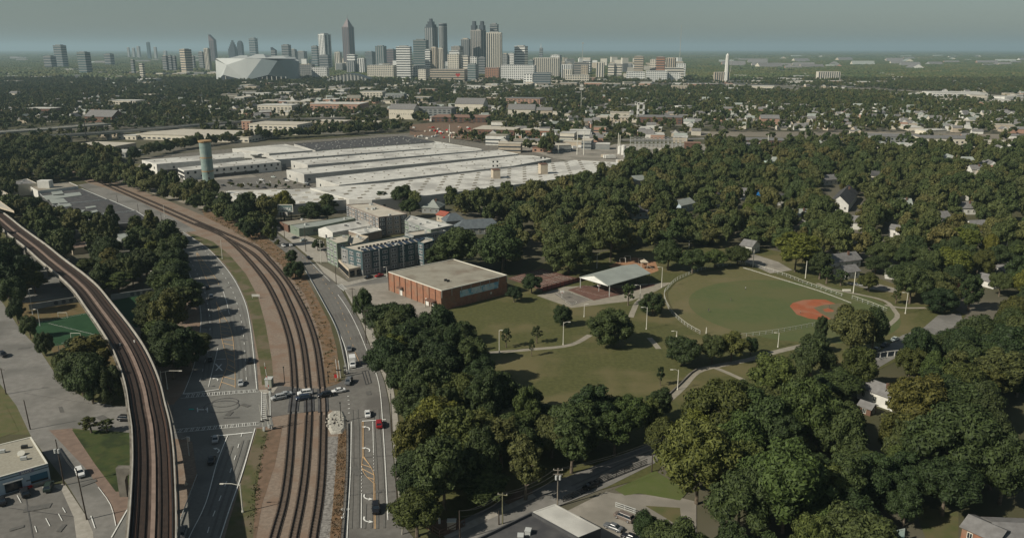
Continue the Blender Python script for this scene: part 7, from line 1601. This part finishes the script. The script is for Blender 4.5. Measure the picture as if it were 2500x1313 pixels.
EXPL = [
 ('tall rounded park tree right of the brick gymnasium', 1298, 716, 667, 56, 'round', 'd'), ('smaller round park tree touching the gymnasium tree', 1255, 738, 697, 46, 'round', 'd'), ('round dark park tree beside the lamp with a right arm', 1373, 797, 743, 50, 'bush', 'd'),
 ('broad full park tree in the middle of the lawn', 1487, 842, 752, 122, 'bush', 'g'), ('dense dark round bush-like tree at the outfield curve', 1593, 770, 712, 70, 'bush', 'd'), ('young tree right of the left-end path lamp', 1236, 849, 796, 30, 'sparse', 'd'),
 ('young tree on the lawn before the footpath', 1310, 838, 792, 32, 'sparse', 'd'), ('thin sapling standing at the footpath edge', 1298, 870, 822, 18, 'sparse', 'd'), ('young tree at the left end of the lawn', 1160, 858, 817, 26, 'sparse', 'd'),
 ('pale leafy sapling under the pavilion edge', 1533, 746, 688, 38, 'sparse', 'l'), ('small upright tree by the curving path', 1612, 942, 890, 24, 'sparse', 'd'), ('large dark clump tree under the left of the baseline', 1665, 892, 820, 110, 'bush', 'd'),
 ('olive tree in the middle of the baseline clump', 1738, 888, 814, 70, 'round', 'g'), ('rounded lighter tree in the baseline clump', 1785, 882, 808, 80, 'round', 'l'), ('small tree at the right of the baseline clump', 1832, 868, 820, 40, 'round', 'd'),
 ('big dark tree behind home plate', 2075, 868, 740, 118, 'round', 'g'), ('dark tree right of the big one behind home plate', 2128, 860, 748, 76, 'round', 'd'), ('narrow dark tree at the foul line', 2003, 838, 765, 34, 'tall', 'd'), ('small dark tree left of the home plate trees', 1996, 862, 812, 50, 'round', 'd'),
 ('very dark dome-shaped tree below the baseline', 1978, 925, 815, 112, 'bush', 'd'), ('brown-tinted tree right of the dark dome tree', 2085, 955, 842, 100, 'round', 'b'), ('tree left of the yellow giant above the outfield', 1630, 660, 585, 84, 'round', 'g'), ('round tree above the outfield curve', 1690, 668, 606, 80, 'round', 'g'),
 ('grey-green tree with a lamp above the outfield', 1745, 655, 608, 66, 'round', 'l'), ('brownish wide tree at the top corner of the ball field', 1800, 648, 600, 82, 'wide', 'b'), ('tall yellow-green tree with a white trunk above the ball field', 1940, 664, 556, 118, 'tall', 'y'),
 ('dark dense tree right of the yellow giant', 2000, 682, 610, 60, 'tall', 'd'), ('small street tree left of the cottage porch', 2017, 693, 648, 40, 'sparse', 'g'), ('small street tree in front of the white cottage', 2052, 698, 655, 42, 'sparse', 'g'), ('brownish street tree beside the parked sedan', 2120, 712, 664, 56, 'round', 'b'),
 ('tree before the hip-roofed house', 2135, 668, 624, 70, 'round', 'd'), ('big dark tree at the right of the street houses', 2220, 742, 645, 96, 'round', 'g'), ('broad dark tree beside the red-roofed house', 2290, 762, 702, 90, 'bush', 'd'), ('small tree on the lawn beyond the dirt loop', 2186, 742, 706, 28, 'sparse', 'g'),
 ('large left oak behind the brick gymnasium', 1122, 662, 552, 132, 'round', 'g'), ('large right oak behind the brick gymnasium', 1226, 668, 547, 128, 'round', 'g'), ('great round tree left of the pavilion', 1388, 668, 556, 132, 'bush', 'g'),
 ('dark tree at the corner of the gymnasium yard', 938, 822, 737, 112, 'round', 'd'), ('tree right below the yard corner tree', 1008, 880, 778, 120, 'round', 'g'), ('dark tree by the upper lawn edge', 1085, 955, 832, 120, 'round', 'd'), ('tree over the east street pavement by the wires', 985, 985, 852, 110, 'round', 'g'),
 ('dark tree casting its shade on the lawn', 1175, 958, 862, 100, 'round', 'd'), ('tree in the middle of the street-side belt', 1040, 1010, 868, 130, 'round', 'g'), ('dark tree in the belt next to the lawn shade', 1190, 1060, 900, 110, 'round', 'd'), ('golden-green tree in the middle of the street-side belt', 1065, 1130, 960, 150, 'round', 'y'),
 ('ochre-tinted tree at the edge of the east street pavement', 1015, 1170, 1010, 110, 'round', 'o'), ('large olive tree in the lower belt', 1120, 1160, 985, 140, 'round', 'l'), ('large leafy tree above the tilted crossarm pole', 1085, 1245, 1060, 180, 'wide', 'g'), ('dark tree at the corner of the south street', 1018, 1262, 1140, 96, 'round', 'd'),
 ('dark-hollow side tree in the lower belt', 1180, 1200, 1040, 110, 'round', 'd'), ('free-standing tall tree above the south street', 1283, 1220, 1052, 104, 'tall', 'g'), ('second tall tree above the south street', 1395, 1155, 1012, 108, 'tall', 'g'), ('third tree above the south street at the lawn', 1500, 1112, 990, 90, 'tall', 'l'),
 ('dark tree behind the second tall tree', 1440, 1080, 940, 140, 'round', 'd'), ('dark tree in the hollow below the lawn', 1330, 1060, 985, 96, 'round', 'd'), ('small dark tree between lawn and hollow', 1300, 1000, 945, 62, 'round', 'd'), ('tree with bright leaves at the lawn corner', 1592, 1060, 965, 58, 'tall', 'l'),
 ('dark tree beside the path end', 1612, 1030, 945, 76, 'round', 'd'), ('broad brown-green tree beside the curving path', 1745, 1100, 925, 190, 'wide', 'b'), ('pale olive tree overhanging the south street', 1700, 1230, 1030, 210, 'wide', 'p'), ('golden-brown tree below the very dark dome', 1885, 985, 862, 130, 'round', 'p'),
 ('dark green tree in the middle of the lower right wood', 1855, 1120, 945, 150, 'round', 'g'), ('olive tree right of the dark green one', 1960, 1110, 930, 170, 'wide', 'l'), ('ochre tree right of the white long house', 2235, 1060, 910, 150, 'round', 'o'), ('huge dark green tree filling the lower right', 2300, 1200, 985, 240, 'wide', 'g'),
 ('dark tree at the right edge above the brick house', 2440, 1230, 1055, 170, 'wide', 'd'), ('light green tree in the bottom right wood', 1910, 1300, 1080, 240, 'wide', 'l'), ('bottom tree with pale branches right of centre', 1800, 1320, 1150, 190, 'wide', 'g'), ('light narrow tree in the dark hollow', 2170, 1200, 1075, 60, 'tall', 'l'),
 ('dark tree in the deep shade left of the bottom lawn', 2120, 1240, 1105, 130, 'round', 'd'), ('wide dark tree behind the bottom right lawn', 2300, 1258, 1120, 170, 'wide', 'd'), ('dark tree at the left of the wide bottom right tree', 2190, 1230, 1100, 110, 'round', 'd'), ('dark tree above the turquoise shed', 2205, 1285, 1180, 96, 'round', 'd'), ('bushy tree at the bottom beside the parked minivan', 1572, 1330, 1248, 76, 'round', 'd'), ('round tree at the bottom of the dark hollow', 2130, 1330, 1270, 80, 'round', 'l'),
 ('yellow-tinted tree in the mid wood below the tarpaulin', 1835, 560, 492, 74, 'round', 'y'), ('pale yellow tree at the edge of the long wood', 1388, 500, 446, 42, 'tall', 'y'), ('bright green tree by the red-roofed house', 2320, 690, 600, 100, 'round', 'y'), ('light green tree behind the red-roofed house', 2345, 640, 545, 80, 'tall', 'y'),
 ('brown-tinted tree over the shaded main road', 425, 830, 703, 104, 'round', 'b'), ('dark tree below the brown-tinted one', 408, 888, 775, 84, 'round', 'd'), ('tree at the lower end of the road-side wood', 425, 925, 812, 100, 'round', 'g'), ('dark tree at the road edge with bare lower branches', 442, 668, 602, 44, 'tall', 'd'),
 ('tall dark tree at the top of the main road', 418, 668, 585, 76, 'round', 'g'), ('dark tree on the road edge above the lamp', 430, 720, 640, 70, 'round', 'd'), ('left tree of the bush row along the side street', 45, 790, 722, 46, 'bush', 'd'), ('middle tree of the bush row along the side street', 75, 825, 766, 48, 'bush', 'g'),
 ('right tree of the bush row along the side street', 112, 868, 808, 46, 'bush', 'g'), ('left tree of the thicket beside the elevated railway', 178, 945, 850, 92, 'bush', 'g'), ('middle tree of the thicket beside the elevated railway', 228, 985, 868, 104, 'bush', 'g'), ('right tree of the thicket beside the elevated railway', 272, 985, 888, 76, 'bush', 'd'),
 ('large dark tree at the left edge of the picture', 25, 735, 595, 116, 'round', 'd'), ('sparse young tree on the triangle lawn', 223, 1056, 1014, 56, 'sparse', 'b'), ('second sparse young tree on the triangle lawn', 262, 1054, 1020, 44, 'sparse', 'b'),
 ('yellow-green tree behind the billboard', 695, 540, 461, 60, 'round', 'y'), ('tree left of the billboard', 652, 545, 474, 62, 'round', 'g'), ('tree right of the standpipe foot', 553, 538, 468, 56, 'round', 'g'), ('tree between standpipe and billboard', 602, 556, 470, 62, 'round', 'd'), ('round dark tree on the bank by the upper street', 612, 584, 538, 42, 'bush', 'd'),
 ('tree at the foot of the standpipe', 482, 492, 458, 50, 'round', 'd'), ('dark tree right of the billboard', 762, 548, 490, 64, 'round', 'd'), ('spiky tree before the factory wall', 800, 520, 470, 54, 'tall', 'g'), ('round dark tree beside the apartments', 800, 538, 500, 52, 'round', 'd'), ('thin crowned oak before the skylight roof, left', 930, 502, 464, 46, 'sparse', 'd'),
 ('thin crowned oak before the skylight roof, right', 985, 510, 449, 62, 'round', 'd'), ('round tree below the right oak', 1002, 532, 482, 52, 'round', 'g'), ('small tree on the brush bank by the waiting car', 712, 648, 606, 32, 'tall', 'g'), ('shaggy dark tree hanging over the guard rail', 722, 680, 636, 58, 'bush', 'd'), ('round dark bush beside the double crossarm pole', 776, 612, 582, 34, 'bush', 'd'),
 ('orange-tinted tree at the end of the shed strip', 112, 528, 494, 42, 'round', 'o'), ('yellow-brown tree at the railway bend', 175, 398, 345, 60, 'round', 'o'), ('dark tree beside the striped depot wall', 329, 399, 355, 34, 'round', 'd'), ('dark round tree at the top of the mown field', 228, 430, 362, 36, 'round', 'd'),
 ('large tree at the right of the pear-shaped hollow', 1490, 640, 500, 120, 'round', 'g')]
for e in EXPL: tpx(*e)
bl = smooth_line(px((350, 386), (420, 370), (520, 354), (640, 342), (760, 334), (870, 327), (985, 320)), 10)
BELT = [(p_.x+rnd.uniform(-4, 4), p_.y+o_+rnd.uniform(-5, 5)) for o_ in (-5, 6) for p_, a_ in walk(bl, 9.5)]
YARDT = [tuple(G(350+(k_*37) % 150, 418+(k_*13) % 50)[:2]) for k_ in range(60) if 418+(k_*13) % 50 > 424+((k_*37) % 150)*.28]+[tuple(G(560+(k_*23) % 200, 452+(k_*7) % 12)[:2]) for k_ in range(16)]
# scatter: areas clear of trees
CLEAR = [px(*q) for q in (
 [(832, 700), (948, 650), (1092, 690), (1340, 640), (1480, 640), (1530, 625), (1820, 598), (2030, 655), (2200, 705), (2270, 760), (2240, 870), (2140, 940), (1990, 1000), (1850, 1010), (1700, 1040), (1620, 1075), (1560, 1075), (1380, 1075), (1250, 1050), (1215, 980), (1150, 900), (1050, 830), (905, 810)],
 [(215, 447), (420, 494), (640, 588), (760, 700), (840, 880), (850, 1313), (860, 1900), (200, 1900), (440, 960), (480, 880), (455, 655), (400, 575), (190, 470)],
 [(570, 528), (632, 548), (712, 597), (828, 700), (912, 868), (958, 985), (975, 1270), (1020, 1340), (1120, 1900), (780, 1900), (846, 1035), (787, 735), (632, 565)],
 [(650, 540), (860, 495), (1000, 515), (1110, 548), (1070, 600), (1060, 670), (950, 700), (840, 730)],
 [(340, 385), (600, 350), (990, 322), (1345, 380), (1545, 388), (1510, 440), (1400, 468), (1330, 486), (1100, 520), (760, 500), (560, 500), (440, 470), (320, 430), (250, 430), (300, 395)],
 [(-150, 690), (0, 730), (50, 805), (130, 905), (215, 977), (430, 990), (430, 1900), (-400, 1900), (-200, 900)],
 [(20, 740), (200, 715), (290, 720), (325, 890), (200, 870), (140, 930), (110, 900), (60, 800)], [(270, 725), (365, 705), (392, 800), (330, 850)],
 [(40, 610), (110, 640), (190, 700), (120, 720), (60, 700)],
 [(1040, 1313), (1200, 1225), (1400, 1150), (1590, 1070), (1690, 1050), (1600, 1150), (1700, 1200), (1640, 1320), (1640, 1900), (960, 1900)],
 [(2120, 850), (2260, 790), (2350, 755), (2360, 800), (2230, 870), (2150, 920)],
 [(1490, 350), (1720, 340), (1740, 385), (1600, 400), (1480, 402), (1350, 395), (1360, 362)],
 [(1700, 322), (2500, 328), (2500, 350), (2240, 345), (1700, 335)], [(1830, 425), (1905, 420), (1910, 445), (1850, 452)],
 [(0, 1080), (0, 1700), (300, 1700), (300, 1080)], [(2040, 655), (2110, 650), (2200, 672), (2210, 720), (2110, 715), (2030, 700)],
 [(1020, 515), (1100, 525), (1230, 555), (1230, 580), (1110, 590), (1060, 550)], [(2240, 1230), (2350, 1255), (2540, 1290), (2800, 1900), (2400, 1900)], [(2080, 955), (2190, 935), (2190, 1015), (2110, 1015)],
 [(1160, 209), (1800, 206), (2500, 234), (2500, 246), (1800, 216), (1160, 217)], [(1000, 302), (1200, 302), (1190, 345), (1000, 330)], [(1290, 570), (1330, 585), (1320, 640), (1270, 650)], [(60, 455), (200, 440), (380, 540), (260, 560), (120, 500)],
 [(165, 345), (600, 325), (660, 342), (590, 355), (330, 392), (170, 385)])]
CL = [np.array([(p.x, p.y) for p in q]) for q in CLEAR]+[np.array(q) for q in LOTS]
def pip(X, Y, poly):
    c = np.zeros(X.shape, bool); n = len(poly); j = n-1
    for i in range(n):
        xi, yi = poly[i]; xj, yj = poly[j]
        if yi != yj: c ^= ((yi > Y) != (yj > Y)) & (X < (xj-xi)*(Y-yi)/(yj-yi)+xi)
        j = i
    return c
FT = []
for f in FOOT:
    a = np.array([(p[0], p[1]) for p in f]); FT.append((a.min(0)-3, a.max(0)+3, a))
rs = np.random.RandomState(5)
def scatter(y0, y1, cell, keep, pad=60):
    half = .66
    ys = np.arange(y0, y1, cell); out = []
    for y in ys:
        xs = np.arange(-half*y-pad, half*y+pad, cell); n = len(xs)
        out.append(np.stack([xs+rs.uniform(-.42, .42, n)*cell, y+rs.uniform(-.42, .42, n)*cell], 1))
    a = np.concatenate(out); 
    a = a[rs.rand(len(a)) < keep(a)]
    bad = np.zeros(len(a), bool)
    for q in CL:
        mn, mx_ = q.min(0), q.max(0)
        if mx_[1] < y0 or mn[1] > y1: continue
        bad |= pip(a[:, 0], a[:, 1], q)
    a = a[~bad]; bad = np.zeros(len(a), bool)
    for mn, mx_, q in FT:
        if mx_[1] < y0-5 or mn[1] > y1+5: continue
        if (mx_-mn).max() > 150: bad |= pip(a[:, 0], a[:, 1], q); continue
        m_ = (a[:, 0] > mn[0]) & (a[:, 0] < mx_[0]) & (a[:, 1] > mn[1]) & (a[:, 1] < mx_[1]); bad |= m_
    return a[~bad]
def vnoise(a, s, seed):
    "smooth value noise in 0..1 for clearings between the trees"
    r = np.random.RandomState(seed); g = r.rand(256, 256); x = a[:, 0]/s+100; y = a[:, 1]/s+20
    xi = np.floor(x).astype(int); yi = np.floor(y).astype(int); fx = x-xi; fy = y-yi; fx = fx*fx*(3-2*fx); fy = fy*fy*(3-2*fy)
    G_ = lambda i, j: g[i % 256, j % 256]
    return (G_(xi, yi)*(1-fx)+G_(xi+1, yi)*fx)*(1-fy)+(G_(xi, yi+1)*(1-fx)+G_(xi+1, yi+1)*fx)*fy
a = scatter(150, 900, 10.2, lambda a: np.where((a[:, 1] < 320) | (vnoise(a, 45, 3) > .18), .97, .5))
dist_ok = np.ones(len(a), bool)
for tx, ty, tr_ in TREE_AT: dist_ok &= (a[:, 0]-tx)**2+(a[:, 1]-ty)**2 > (tr_*.55+1.8)**2
# the lawn side of the view: keep the wood out of sight lines onto houses
SIGHT = [(2060, 690, 30), (2165, 690, 26), (2335, 735, 22), (2400, 712, 24), (2062, 520, 34), (2140, 1000, 46), (2400, 1320, 40), (1170, 580, 36), (1050, 530, 24), (1680, 520, 12), (1750, 508, 12), (1820, 622, 14), (2185, 590, 12), (2470, 690, 18), (2175, 885, 30), (1858, 494, 9), (1302, 610, 16), (290, 580, 16), (190, 600, 14)]
for x, y, rr in SIGHT+[(x, y, 15) for x, y in PEEK]:
    p = G(x, y); s_ = scale_at(p); X, Y = a[:, 0], a[:, 1]
    ray = X*p.y/Y-p.x      # sideways offset at the house's depth
    dist_ok &= ~((np.abs(ray) < rr*1.2/s_) & (Y < p.y+3) & (Y > p.y-(p.y*np.clip(20-6*(p.y > 480), 0, 20)/110)-4))
a = a[dist_ok]; a = a[np.argsort(a[:, 1])]
inview = np.abs(a[:, 0]) < .665*a[:, 1]+6; a = a[inview]
NI = 300-len(EXPL)
zones = lambda x, y: 'in the lower right wood' if y > 900 and x > 1550 else 'in the right-hand wood behind the street houses' if x > 1950 and y > 600 else 'in the wood above the ball field' if x > 1240 else 'in the street-side belt' if x > 850 else 'in the wood left of the main road' if x > 150 else 'at the left edge of the wood'
tn = ['g', 'g', 'g', 'd', 'd', 'l', 'g', 'b', 'd', 'l', 'g', 'y']; word = {'g': 'mid-green', 'd': 'dark green', 'l': 'light olive', 'b': 'brown-tinted', 'y': 'yellow-tinted'}
nind = min(NI, len(a))
USED = set()
LM = [('the brick gymnasium', 1090, 700), ('the picnic pavilion', 1500, 680), ('the ball field infield', 1990, 755), ('the outfield fence', 1700, 700), ('the gabled bungalow', 2060, 655), ('the hip-roofed house', 2180, 680), ('the red-tiled house', 2335, 715), ('the white long house', 2135, 975), ('the curved street', 2200, 850),
      ('the brick house at the bottom', 2400, 1300), ('the turquoise shed', 2190, 1300), ('the brown minivan', 1523, 1268), ('the transformer pole', 1361, 1190), ('the tilted crossarm pole', 1227, 1250), ('the south street', 1450, 1160), ('the path and low wall', 1670, 930), ('the very dark dome tree', 1978, 880),
      ('the yellow giant tree', 1940, 610), ('the steep-gabled white house', 2055, 495), ('the blue tarpaulin', 1858, 490), ('the dormered bungalow', 1170, 560), ('the great round tree', 1388, 620), ('the play ground', 1550, 640), ('the red sedan', 926, 676), ('the stop line cars', 915, 1030), ('the box truck', 861, 893),
      ('the yard with the chain-link fence', 1540, 1170), ('the huge lower-right tree', 2300, 1100), ('the ochre tree', 2235, 990), ('the golden-green tree', 1065, 1050), ('the open lawn', 1400, 930), ('the pyramid-roofed house', 2470, 680), ('the brick-columned house', 2180, 580), ('the pergola', 2170, 880),
      ('the main road lamp', 465, 715), ('the small pitch', 170, 800), ('the elevated railway bend', 200, 670), ('the black-roofed strip', 240, 500), ('the skylight warehouse', 1200, 440), ('the green shop', 750, 565), ('the tennis courts', 1330, 690), ('the baseline clump', 1740, 850)]

for i in range(nind):
    x, y = a[i]; q = P(x, y, 0); k = rnd.choice(['round', 'round', 'wide', 'tall']); tone = rnd.choice(tn); h = rnd.uniform(10, 18); w_ = rnd.uniform(9, 18)
    if y > 600: h *= .8
    z = zones(*q); tree(uniq('%s %s %s tree' % (word[tone], 'tall' if h > 14.3 else 'low' if h < 12 else 'mid-height', {'round': 'round-crowned', 'wide': 'broad', 'tall': 'slender'}[k]), q, LM, USED), Vector((x, y, 0)), h, w_, k, tone, group='trees '+z)
rest = a[nind:]
# ---- the remaining wood: one object each, trees placed by geometry nodes
def stuff_trees(name, label, pts, protos, smin, smax, seed, zflat=1.0):
    me = bpy.data.meshes.new(name); me.vertices.add(len(pts)); co = np.zeros((len(pts), 3)); co[:, :2] = pts; me.vertices.foreach_set('co', co.ravel()); me.update()
    o = bpy.data.objects.new(name, me); col.objects.link(o); tag(o, label, kind='stuff')
    c = bpy.data.collections.new(name+'_kinds')
    for i, m_ in enumerate(protos): q = bpy.data.objects.new('kind', m_); c.objects.link(q)
    ng = bpy.data.node_groups.new(name, 'GeometryNodeTree'); ng.interface.new_socket('Geometry', in_out='INPUT', socket_type='NodeSocketGeometry'); ng.interface.new_socket('Geometry', in_out='OUTPUT', socket_type='NodeSocketGeometry')
    n = ng.nodes; l = ng.links; gi = n.new('NodeGroupInput'); go = n.new('NodeGroupOutput'); ip = n.new('GeometryNodeInstanceOnPoints'); ci = n.new('GeometryNodeCollectionInfo')
    ci.inputs['Collection'].default_value = c; ci.inputs['Separate Children'].default_value = True; ci.inputs['Reset Children'].default_value = True
    rr = n.new('FunctionNodeRandomValue'); rr.data_type = 'FLOAT_VECTOR'; rr.inputs[0].default_value = (0, 0, 0); rr.inputs[1].default_value = (0, 0, 6.28); rr.inputs['Seed'].default_value = seed
    rs_ = n.new('FunctionNodeRandomValue'); rs_.data_type = 'FLOAT_VECTOR'; rs_.inputs[0].default_value = (smin, smin, smin*zflat); rs_.inputs[1].default_value = (smax, smax, smax*zflat); rs_.inputs['Seed'].default_value = seed+1
    ri = n.new('FunctionNodeRandomValue'); ri.data_type = 'INT'; ri.inputs[4].default_value = 0; ri.inputs[5].default_value = len(protos)-1; ri.inputs['Seed'].default_value = seed+2
    ip.inputs['Pick Instance'].default_value = True
    mp = n.new('GeometryNodeMeshToPoints'); l.new(gi.outputs[0], mp.inputs[0]); l.new(mp.outputs[0], ip.inputs['Points']); l.new(ci.outputs[0], ip.inputs['Instance']); l.new(rr.outputs[0], ip.inputs['Rotation']); l.new(rs_.outputs[0], ip.inputs['Scale'])
    l.new([q for q in ri.outputs if q.type == 'INT'][0], ip.inputs['Instance Index']); l.new(ip.outputs[0], go.inputs[0])
    md = o.modifiers.new('trees', 'NODES'); md.node_group = ng; return o
stuff_trees('woodland', 'the rest of the dense broadleaf wood around the park, one continuous canopy', rest, MID, .75, 1.6, 3)
def dens(a):
    "wood density over the town, from the photograph's layout: pixels of each point"
    z = a[:, 1]*CT+CH*ST; xx = 1250+FL*a[:, 0]/z; yy = 656.5+FL*(CH*CT-a[:, 1]*ST)/z
    v = vnoise(a, 90, 9)*.6+vnoise(a, 260, 4)*.4
    thr = np.full(len(a), .37)
    thr = np.where((xx > 1700) & (yy > 255), .30, thr); thr = np.where((xx < 560) & (yy < 420) & (yy > 200), .30, thr)
    thr = np.where((xx > 560) & (xx < 1250) & (yy < 262), .52, thr); thr = np.where((yy < 205) & (xx > 380) & (xx < 1950), .60, thr)
    thr = np.where((yy < 235) & (yy > 214) & (xx > 1200) & (xx < 1820), .2, thr); thr = np.where((xx > 1220) & (xx < 1720) & (yy > 222) & (yy < 300), .30, thr); thr = np.where((xx > 1950) & (yy < 228), .22, thr); thr = np.where((xx < 520) & (yy < 200), .36, thr)
    thr = np.where((xx > 1100) & (xx < 1700) & (yy > 300) & (yy < 350), .42, thr)
    return np.where(v > thr, .85, .12)
FARC = [crown_mesh('far_crown', 301+i, k, 170, 1.9, LEAFM, 9, (6, 4)) for i, k in enumerate(('round', 'wide', 'round', 'tall', 'wide'))]
stuff_trees('tree_belt', 'belt of dark trees running behind the white warehouses', np.array(BELT), MID, .7, 1.25, 51); stuff_trees('yard_bushes', 'small bushes and young trees dotted over the factory yard', np.array(YARDT), MID, .18, .38, 52)
b = scatter(900, 3000, 11.5, dens, 120)
stuff_trees('woodland', 'trees filling the gaps between the roofs of the middle distance town', b, FARC, .45, 1.2, 13)
# groves for the horizon country
def grove(seed, n=46, size=95):
    r = random.Random(seed); mb = MB()
    for i in range(n):
        x, y = r.uniform(-size/2, size/2), r.uniform(-size/2, size/2); s_ = r.uniform(5, 9.5); mb.ball((x, y, r.uniform(3, 7)), s_, 6, 4, sz=.85)
    me = mb.mesh('grove', LEAFM); return me
GRV = [grove(i) for i in range(4)]
def densf(a):
    v = vnoise(a, 700, 31)*.5+vnoise(a, 220, 32)*.5; z = a[:, 1]*CT+CH*ST; xx = 1250+FL*a[:, 0]/z
    return np.where(v > np.where((xx < 700), .34, .26), 1.0, .12)
c_ = scatter(3000, 9000, 78, densf, 300); stuff_trees('far_woodland', 'hazy woodland stretching from downtown towards the horizon', c_, GRV, .9, 1.15, 23)
d_ = scatter(9000, 30000, 240, densf, 900); stuff_trees('far_woodland', 'faint blue woodland along the horizon', d_, GRV, 2.4, 3.2, 33, .55)
# underbrush on the railway bank, grass tufts
def tufts(name, label, poly_px, n, m, r0, r1, seed):
    q = np.array([(p.x, p.y) for p in px(*poly_px)]); mn, mx_ = q.min(0), q.max(0); r = np.random.RandomState(seed); pts = r.uniform(mn, mx_, (n*4, 2)); pts = pts[pip(pts[:, 0], pts[:, 1], q)][:n]
    vs = []; fs = []
    for x, y in pts:
        for k in range(5):
            a = r.rand()*6.28; h = r.uniform(r0, r1); w_ = h*.45; o_ = r.normal(size=2)*.35; bx, by = x+o_[0], y+o_[1]; i = len(vs)
            vs += [(bx-w_*cos(a), by-w_*sin(a), 0), (bx+w_*cos(a), by+w_*sin(a), 0), (bx+.4*w_*cos(a+1), by+.4*w_*sin(a+1), h)]; fs.append((i, i+1, i+2))
    me = bpy.data.meshes.new(name); me.from_pydata(vs, [], fs); me.materials.append(m); me.update(); o = bpy.data.objects.new(name, me); col.objects.link(o); tag(o, label, kind='stuff')
BR1 = mat('dry_weeds', (.19, .125, .075), (.13, .10, .055), .4); BR2 = mat('green_weeds', (.05, .065, .025), (.09, .085, .035), .4)
bank = [(500, 525), (560, 538), (625, 563), (690, 615), (735, 665), (770, 735), (802, 795), (818, 850), (828, 930), (795, 935), (785, 850), (765, 790), (735, 735), (685, 655), (630, 602), (570, 566)]
tufts('undergrowth', 'rust-coloured dry weeds on the railway bank', bank, 1700, BR1, .2, .6, 1)
tufts('undergrowth', 'green and brown weeds mixed into the railway bank', bank, 900, BR2, .2, .7, 2)
tufts('undergrowth', 'dry weeds between the grey stones and the lower east street', [(846, 1045), (842, 1200), (832, 1313), (805, 1313), (815, 1240), (822, 1120), (830, 1050)], 450, BR1, .15, .4, 4)
tufts('undergrowth', 'tall weeds at the edge of the grass strip beside the tracks', [(645, 1060), (655, 1060), (640, 1120), (632, 1200), (618, 1300), (605, 1313), (618, 1200)], 260, BR2, .15, .55, 5)
bank2 = [(470, 492), (560, 520), (640, 560), (700, 600), (690, 612), (625, 572), (560, 540), (480, 505)]
q = np.array([(p.x, p.y) for p in px(*bank2)]); r = np.random.RandomState(8); pts = r.uniform(q.min(0), q.max(0), (600, 2)); pts = pts[pip(pts[:, 0], pts[:, 1], q)][:130]
stuff_trees('shrubbery', 'mixed brown and green shrubs on the bank above the railway', pts, MID, .16, .34, 41)
# ================================================================ HAZE
hz = MB().prism([(-71000, -320), (71000, -320), (71000, 76000), (-71000, 76000)], -1.0, 345).build('haze', mat('haze_air', (1, 1, 1)))
tag(hz, 'thin pale summer haze over the whole town', kind='stuff')
m = hz.data.materials[0]; n = m.node_tree.nodes; n.remove(n['Principled BSDF']); pv = n.new('ShaderNodeVolumePrincipled'); pv.inputs['Color'].default_value = (.58, .79, .88, 1); pv.inputs['Density'].default_value = 6.2e-5; pv.inputs['Anisotropy'].default_value = .1
m.node_tree.links.new(pv.outputs[0], n['Material Output'].inputs['Volume'])
